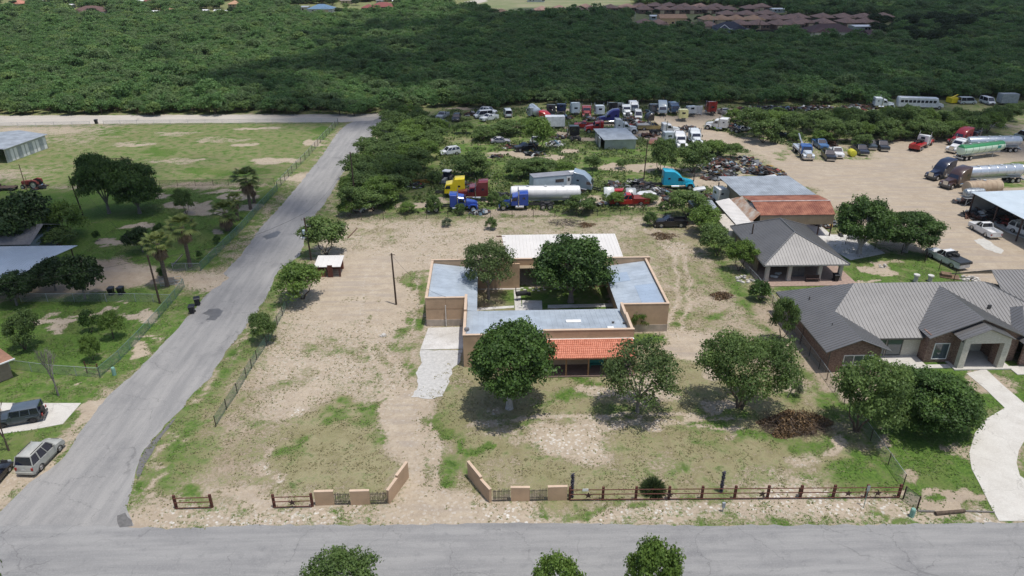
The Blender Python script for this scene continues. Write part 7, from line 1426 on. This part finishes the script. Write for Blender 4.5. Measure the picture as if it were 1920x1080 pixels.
scrap(1440,205,120,8,.9,'long row of dark scrap at the foot of the wood, left half',12,(3,2,8,.6,.3,.3,0)); scrap(1530,204,90,8,.9,'long row of scrap beams at the foot of the wood, middle',13,(5,3,5,1,.5,.3,0)); scrap(1610,203,70,8,.9,'row of rusty scrap left of the lifted white truck',14,(6,2,4,1,.6,.2,0)); scrap(1000,289,40,8,.6,'scrap under the bright tree',15); scrap(1040,272,30,12,.8,'white scrap right of the bright tree',16,(1,3,1,4,0,1,0)); scrap(955,276,24,6,.4,'rusty parts below the silver sedan',17,(5,1,3,1,1,0,0))
scrap(1838,405,70,18,1.,'rusty machines at the left end of the equipment shed',18,(4,2,4,1,1,0,.3)); scrap(1895,418,50,18,1.2,'red equipment under the equipment shed',19,(2,1,3,.5,6,0,.5)); scrap(1820,380,60,10,.8,'rusty pipes and frames under the silver tank',20,(6,3,4,1,0,0,0)); scrap(1600,440,60,20,.5,'dark parts on the slab in front of the workshop',21,(2,3,5,1,0,0,0),26); scrap(1545,420,50,16,.8,'machinery in the shade of the workshop',22)
scrap(1555,272,24,8,1.,'rusty bucket behind the white pickup',23,(8,1,1,0,0,0,0)); scrap(870,350,40,10,.5,'dark scrap under the trees behind the yellow truck',24); scrap(1130,385,30,6,.5,'metal basket frame on the back fence',25,(1,5,3,0,0,0,0)); scrap(1075,362,40,8,.4,'scrap under the wrecked grey cab',26); scrap(900,399,40,8,.4,'parts below the left blue truck',27,(1,4,3,3,0,1,0)); scrap(1335,445,14,12,.8,'black tyres stacked left of the cargo box',28,(0,0,9,0,0,0,0),14)
scrap(1650,232,30,30,1.2,'rusty red machine deep in the thicket',29,(3,1,1,0,8,0,0)); scrap(1500,232,60,14,.8,'dark wrecks among the thicket trees',30,(2,3,6,1,0,1,0)); scrap(75,352,16,8,.4,'white and rusty parts beside the red tractor',31)
mb = MB(); mb.box(-2.2,2.2,-.12,.12,.1,.35); o = mb.build('steel_beam', METALP, None, label='dark steel beam lying alone on the grass left of the red tow truck', cat='beam'); place(o, 1683, 265, 12)

for i_, (x_, y_, w_, d_, h_, lb_) in enumerate(((1045,258,30,8,.6,'scrap in the grass left of the black truck'),(1290,243,40,10,.7,'scrap between the narrow white cab and the bare axle truck'),(1215,212,30,6,1.,'dark scrap behind the black hood shell'),(885,216,26,6,.8,'scrap left of the pale van'),(1062,222,22,6,.8,'scrap under the navy cab'),(1110,225,30,6,.8,'scrap between the red and square white cabs'),(1385,215,40,8,.8,'scrap right of the old pale pickup'),(1150,350,26,12,.9,'engine parts behind the pale hood shell'),(1262,375,40,10,.6,'frame rails below the cyan truck'),(1285,262,30,6,.6,'parts behind the twin white trucks'),(930,295,20,5,.4,'small parts in the weeds'),(1345,332,70,16,.7,'second sprawl of parts left of the workshop roof'),(780,350,30,8,.4,'rusty parts left of the disc harrow'),(1410,322,30,12,.7,'black parts behind the workshop roof corner'))): scrap(x_, y_, w_, d_, h_, lb_, 60+i_)
for (x, y), rz, col, st, lb, ch, hd in (((1295,218),95,('dusty_white',(.55,.58,.6)),'flat','dusty white cab between the pale yellow cab and the steel rack',1.,False),((1033,217),80,('faded_black',(.05,.05,.055)),'mid','faded black cab left of the navy cab',1.,False),((1160,214),95,('smoke_grey',(.2,.22,.24)),'mid','smoke grey cab between the black and white cabs',1.,False),((1225,214),90,('dark_steel',(.10,.11,.13)),'flat','dark steel cab left of the silver rounded one',1.,False)): place(semi(lb, col, st, ch, hd, .9, stacks=False, cat='truck cab'), x, y, rz)
# ================================================================ far houses
BR = mat('brown_shingles', (.29,.185,.145), .9, 0, .12, .8); BR2 = mat('orange_brown_tiles', (.46,.28,.17), .9, 0, .1, .8); HW = mat('house_brick', (.17,.11,.085), .9, 0, .12, 1); HW2 = mat('house_cream', (.45,.36,.24), .9, 0, .08, 1)
HC = {}
def far_house(px, py, wpx, label, rm=None, wm=None, d=None, gable=False, wh=2.7, rh=2.2, group=None, rz=0, garage=True, name='far_house', rotv=0):
    rm = rm or BR; wm = wm or HW; k = ppm(px, py); W = wpx/k; Dp = d or W*.8; p = P(px, py); o = empty(name, p, R(rz), label, 'house', group); h = W/2; e = .5
    mb = MB(); mb.box(-h+e,h-e,0,Dp,0,wh); mb.build('wall', wm, o)
    rd = min(h, Dp/2)*.95; yc = Dp/2; mb = MB(); z0 = wh-.05; x_ = h-rd if not gable else h
    A_ = [(-h,-e,z0),(h,-e,z0),(h,Dp+e,z0),(-h,Dp+e,z0)]; a, b = (-x_,yc,wh+rh), (x_,yc,wh+rh)
    mb.add(A_+[a,b], [(0,1,5,4),(1,2,5),(2,3,4,5),(3,0,4),(3,2,1,0)])
    if garage and W > 9: # a front gable over the garage
        s = -1 if int(px) % 2 else 1; gx = s*h*.45; gw = h*.42; mb.add([(gx-gw,-1.8,z0),(gx+gw,-1.8,z0),(gx,-.8,z0+rh*.62),(gx-gw,yc*.5,z0+.4),(gx+gw,yc*.5,z0+.4),(gx,yc*.7,z0+rh*.62)], [(0,1,2),(0,2,5,3),(1,4,5,2)])
        g = MB(); g.box(gx-gw+.3,gx+gw-.3,-1.5,-.02,0,wh-.1); g.build('garage', wm, o); g = MB(); g.box(gx-gw*.6,gx+gw*.6,-1.53,-1.5,.1,2.2); g.build('garage_door', HW2, o)
    mb.build('roof', rm, o)
    for q in range(2):
        wx = -h*.6+q*h*.5 if int(px) % 2 == 0 else h*.2+q*h*.4; g = MB(); g.box(wx,wx+1.1,-.03,-.005,1.,2.1); g.build('window', GLASSD, o)
    return o
rows = [[(1181,22),(1203,20),(1232,19),(1258,19),(1287,21),(1317,21),(1347,21)],[(1212,26),(1247,26),(1275,26),(1303,26),(1335,26),(1370,26)],[(1433,21),(1410,24)],[(1368,36),(1405,36),(1442,35)],[(1440,45),(1463,45),(1488,44),(1503,42),(1549,42),(1588,42),(1627,42),(1663,41)],[(1393,56),(1427,56),(1467,56),(1493,55),(1510,52),(1551,53),(1597,52),(1633,52)],[(1017,27),(1050,25),(1083,27),(1117,27),(1147,23),(1177,22)],[(1053,31),(1117,32),(1100,22)]]
names = ['in the rearmost row right of the field','in the second row right of the field','standing apart behind the upper rows','above the tan roofs','in the long upper row of the right cluster','in the lower row behind the black screen','in the row right of the far green field','at the left end of the far estate']
for ri, (row, nm) in enumerate(zip(rows, names)):
    for i, (x, y) in enumerate(row):
        n_ = len(row); pos = 'leftmost' if i == 0 else ('rightmost' if i == n_-1 else ['second','third','fourth','fifth','sixth','seventh'][i-1])
        far_house(x, y, 29 if y < 30 else 34, '%s brown roofed house %s' % (pos, nm), group='far brown roofed houses', d=13)
for x, y, lb in ((1333,46,'left orange brown roof of the far estate'),(1357,46,'orange brown roof between the two others'),(1385,46,'orange brown roof above the navy one'),(1418,46,'right orange brown roof of the far estate'),(940,33,'orange brown roof at the left end of the estate'),(977,38,'low orange brown roof beside the bushes'),(1083,32,'small tan roof in the estate left part')): far_house(x, y, 34, lb, BR2, HW2, 12)
for x, y, lb in ((1212,54,'low brown roof just above the wood, left of the school'),(1238,55,'low brown roof just above the wood, next one right'),(1290,57,'brown roof just above the wood beside the drive'),(1333,59,'brown roof left of the navy roofed house')): far_house(x, y, 32, lb, BR, HW2, 11)
far_house(1262,48,52,'tan school like block with orange tiled roof',BR2,mat('school_tan', (.55,.38,.2), .9),10,True,4,1.8,garage=False)
NB = mat('navy_shingles', (.025,.03,.05), .8, 0, .1, 1); o = far_house(1372,64,56,'navy roofed house with white gable trim',NB,mat('steel_blue_wall', (.2,.25,.32), .8),12,False,2.7,3.); mb = MB(); mb.tube((-8,-2,2.7),(-5,-2,4.8),.15); mb.tube((-5,-2,4.8),(-2,-2,2.7),.15); mb.box(-2,9,-.55,-.45,2.4,2.65); mb.build('white_trim', WHITEP, o)
far_house(1563,72,92,'wide cream house with dark brown roof at the wood edge',mat('dark_brown_tiles', (.085,.05,.05), .9, 0, .12, 1),mat('cream_wall', (.62,.57,.47), .9),15,False,3,3.2); far_house(1642,76,32,'white gabled garage right of the cream house',M['dark_brown_tiles'],WHITEP,10,True,2.8,1.6,garage=False); far_house(1617,60,34,'open shed with white roof behind the cream house',WHITEP,GALV,8,True,2.8,.5,garage=False,name='far_shed')
far_house(163,31,62,'brown roofed house with white arched porch above the left wood',mat('plum_tiles', (.13,.075,.065), .9, 0, .1, 1),WHITEP,16,False,3,3); far_house(600,25,48,'blue roofed house in the left distance',mat('blue_metal', (.14,.24,.36), .5, .2),mat('pale_wall', (.5,.5,.48), .9),14,False,2.8,2.6); far_house(568,22,22,'pale shed with open side beside the blue roofed house',GALV,mat('sand_wall', (.5,.46,.38), .9),8,True,3,.6,garage=False,name='far_shed')
RM = mat('red_metal', (.22,.06,.05), .7); far_house(717,20,50,'wide dark red roof in the centre distance',RM,HW,14,False,2.6,2.6); far_house(690,22,26,'small dark red roof left of the wide one',RM,HW,10,False,2.6,2.); far_house(438,15,22,'orange roofed cottage in the left distance',BR2,HW2,10); far_house(30,14,26,'salmon roofed house in the top left corner',mat('salmon_tiles', (.50,.22,.15), .9),HW2,12); far_house(317,30,20,'orange roofed cottage right of the arched house',BR2,HW,9); far_house(282,10,24,'dark red shed with white roof strip',RM,RM,8,True,3,.6,garage=False,name='far_shed'); far_house(650,8,24,'pale pink hall in the centre distance',mat('pink_roof', (.55,.45,.45), .8),HW2,10,True,3,1,garage=False)
for i, (x, y, w_, lb) in enumerate(((107,14,14,'tiny white trailer in the upper left'),(131,16,10,'tiny white shed right of the upper left trailer'),(72,8,16,'pale blue shed near the salmon roof'),(88,13,12,'pale shed right of the blue shed'),(287,29,16,'white arched trailer right of the plum roof'),(381,27,16,'white trailer in the left clearing'),(407,27,12,'small grey trailer in the left clearing'),(427,28,16,'long grey trailer in the left clearing'),(262,8,14,'white box left of the dark red shed'),(352,6,16,'white roof strip in the left distance'),(371,7,12,'small white roof in the left distance'),(712,6,14,'small white roof in the top centre'),(742,8,14,'pale roof near the top centre'),(800,5,10,'tiny pale roof by the far road'),(1226,38,14,'small white roof left of the school block'),(1000,4,24,'long white roof beyond the far field'),(1015,4,14,'dark roof beside the long white one'),(160,6,30,'faint pale roofs at the top left'),(1460,24,26,'pale parked trailers by the separate brown roofs'))): far_house(x, y, w_, lb, WHITEP if i != 16 else NB, GALV, 6, True, 2.4, .5, garage=False, name='far_trailer')
sheet('far_road', [(1190,44),(1300,50),(1310,56),(1300,60),(1180,46),(1100,41),(1105,39)], .01, CALI); sheet('far_road', [(855,14),(880,8),(870,3),(905,-2),(915,2),(885,9),(868,16)], .01, CALI); sheet('far_road', [(1800,42),(1990,40),(1990,43),(1800,45)], .01, CALI)
sheet('far_road', [(960,37),(1010,36),(1030,40),(1010,43),(960,41)], .012, CALI); sheet('far_yard', [(1395,69),(1500,66),(1500,70),(1395,73)], .02, mat('far_grass', (.10,.15,.05), .95, 0, .1, .2))
sheet('far_field', [(845,18),(860,6),(930,-2),(1060,-4),(1180,-2),(1185,10),(1100,16),(1050,22),(900,20)], .006, mat('pasture', (.13,.17,.06), .95, 0, .15, .03, col2=(.24,.22,.13))); sheet('far_field', [(1640,8),(1750,4),(1990,4),(1990,-8),(1650,-8)], .006, M['pasture'])
# shade trees between and behind the far houses
rnd = random.Random(5)
for i in range(70):
    x = rnd.uniform(1000,1680); y = rnd.uniform(24,60)
    if x < 1180 and y > 40: continue
    w_ = rnd.uniform(14,24); put_tree(x, y, y-w_*.55, w_, 'yard', 'round dark shade tree among the far brown roofs', 'tree', 'shade trees among the far houses', name='shade_tree', var=i % 2)
for i in range(34):
    x = rnd.uniform(1640,1920); y = rnd.uniform(45,86); w_ = rnd.uniform(28,48); put_tree(x, y, y-w_*.6, w_, 'yard', 'large dark tree in the far grove right of the cream house', 'tree', 'large trees in the far right grove', name='shade_tree', var=i % 2)
for i in range(40):
    x = rnd.uniform(0,760); y = rnd.uniform(6,36); w_ = rnd.uniform(16,30); put_tree(x, y, y-w_*.55, w_, 'yard', 'taller dark tree among the scattered houses of the left distance', 'tree', 'trees among the scattered left houses', name='shade_tree', var=i % 2)
# ================================================================ clouds above (their shadows fall on the wood and the left yard)
def cloud(label, gpoly, alt, n, r, seed, fill=1.):
    rs = np.random.RandomState(seed); off = SUN*(alt/SUN.z); poly = [(P(*p).x, P(*p).y) for p in gpoly]; xs = [p[0] for p in poly]; ys = [p[1] for p in poly]
    bm = bmesh.new(); bmesh.ops.create_icosphere(bm, subdivisions=1, radius=1); bv = np.array([v.co[:] for v in bm.verts]); bf = [[v.index for v in f.verts] for f in bm.faces]; bm.free()
    V = []; Fc = []; k = 0; c = 0; t = 0
    while c < n and t < n*20:
        t += 1; x, y = rs.uniform(min(xs), max(xs)), rs.uniform(min(ys), max(ys)); q = poly
        ins = inpoly(np.array([x]), np.array([y]), q)[0]
        if not ins: continue
        s = r*rs.uniform(.5, 1.3); x += rs.normal()*r*2.5; y += rs.normal()*r*2.5
        V.append(bv*np.array([s, s, s*.6])+np.array([x+off.x, y+off.y, alt+rs.uniform(-1, 1)*r*1.5])); Fc += [[i+k for i in f] for f in bf]; k += len(bv); c += 1
    me = bpy.data.meshes.new('cloud'); me.from_pydata(np.concatenate(V).tolist(), [], Fc); me.materials.append(mat('cloud_white', (.9,.9,.9), 1, 0, .0, 1)); return tag(link('cloud', me), kind='structure')
cloud('', [(700,215),(660,130),(760,60),(1000,30),(1400,8),(2100,5),(2100,178),(1700,178),(1300,184),(1000,188),(800,196)], 1500, 1400, 13, 3)
cloud('', [(-200,395),(150,372),(400,372),(490,385),(440,430),(380,470),(330,520),(200,560),(-200,590)], 1200, 190, 4, 4)

# ---- air: one closed box of even haze round the camera and the whole ground sheet, the clouds above it
hm = bpy.data.materials.new('haze_air'); hm.use_nodes = True; nt = hm.node_tree; nt.nodes.remove(nt.nodes['Principled BSDF']); pv = nt.nodes.new('ShaderNodeVolumePrincipled'); pv.inputs['Density'].default_value = .00005; pv.inputs['Color'].default_value = (.86,.92,1,1); pv.inputs['Anisotropy'].default_value = .2
nt.links.new(pv.outputs[0], nt.nodes['Material Output'].inputs['Volume'])
mb = MB(); mb.box(gx[0]-50, gx[-1]+50, gy.min()-50, gy.max()+50, -1.2, 60); tag(mb.build('haze', hm), kind='stuff')
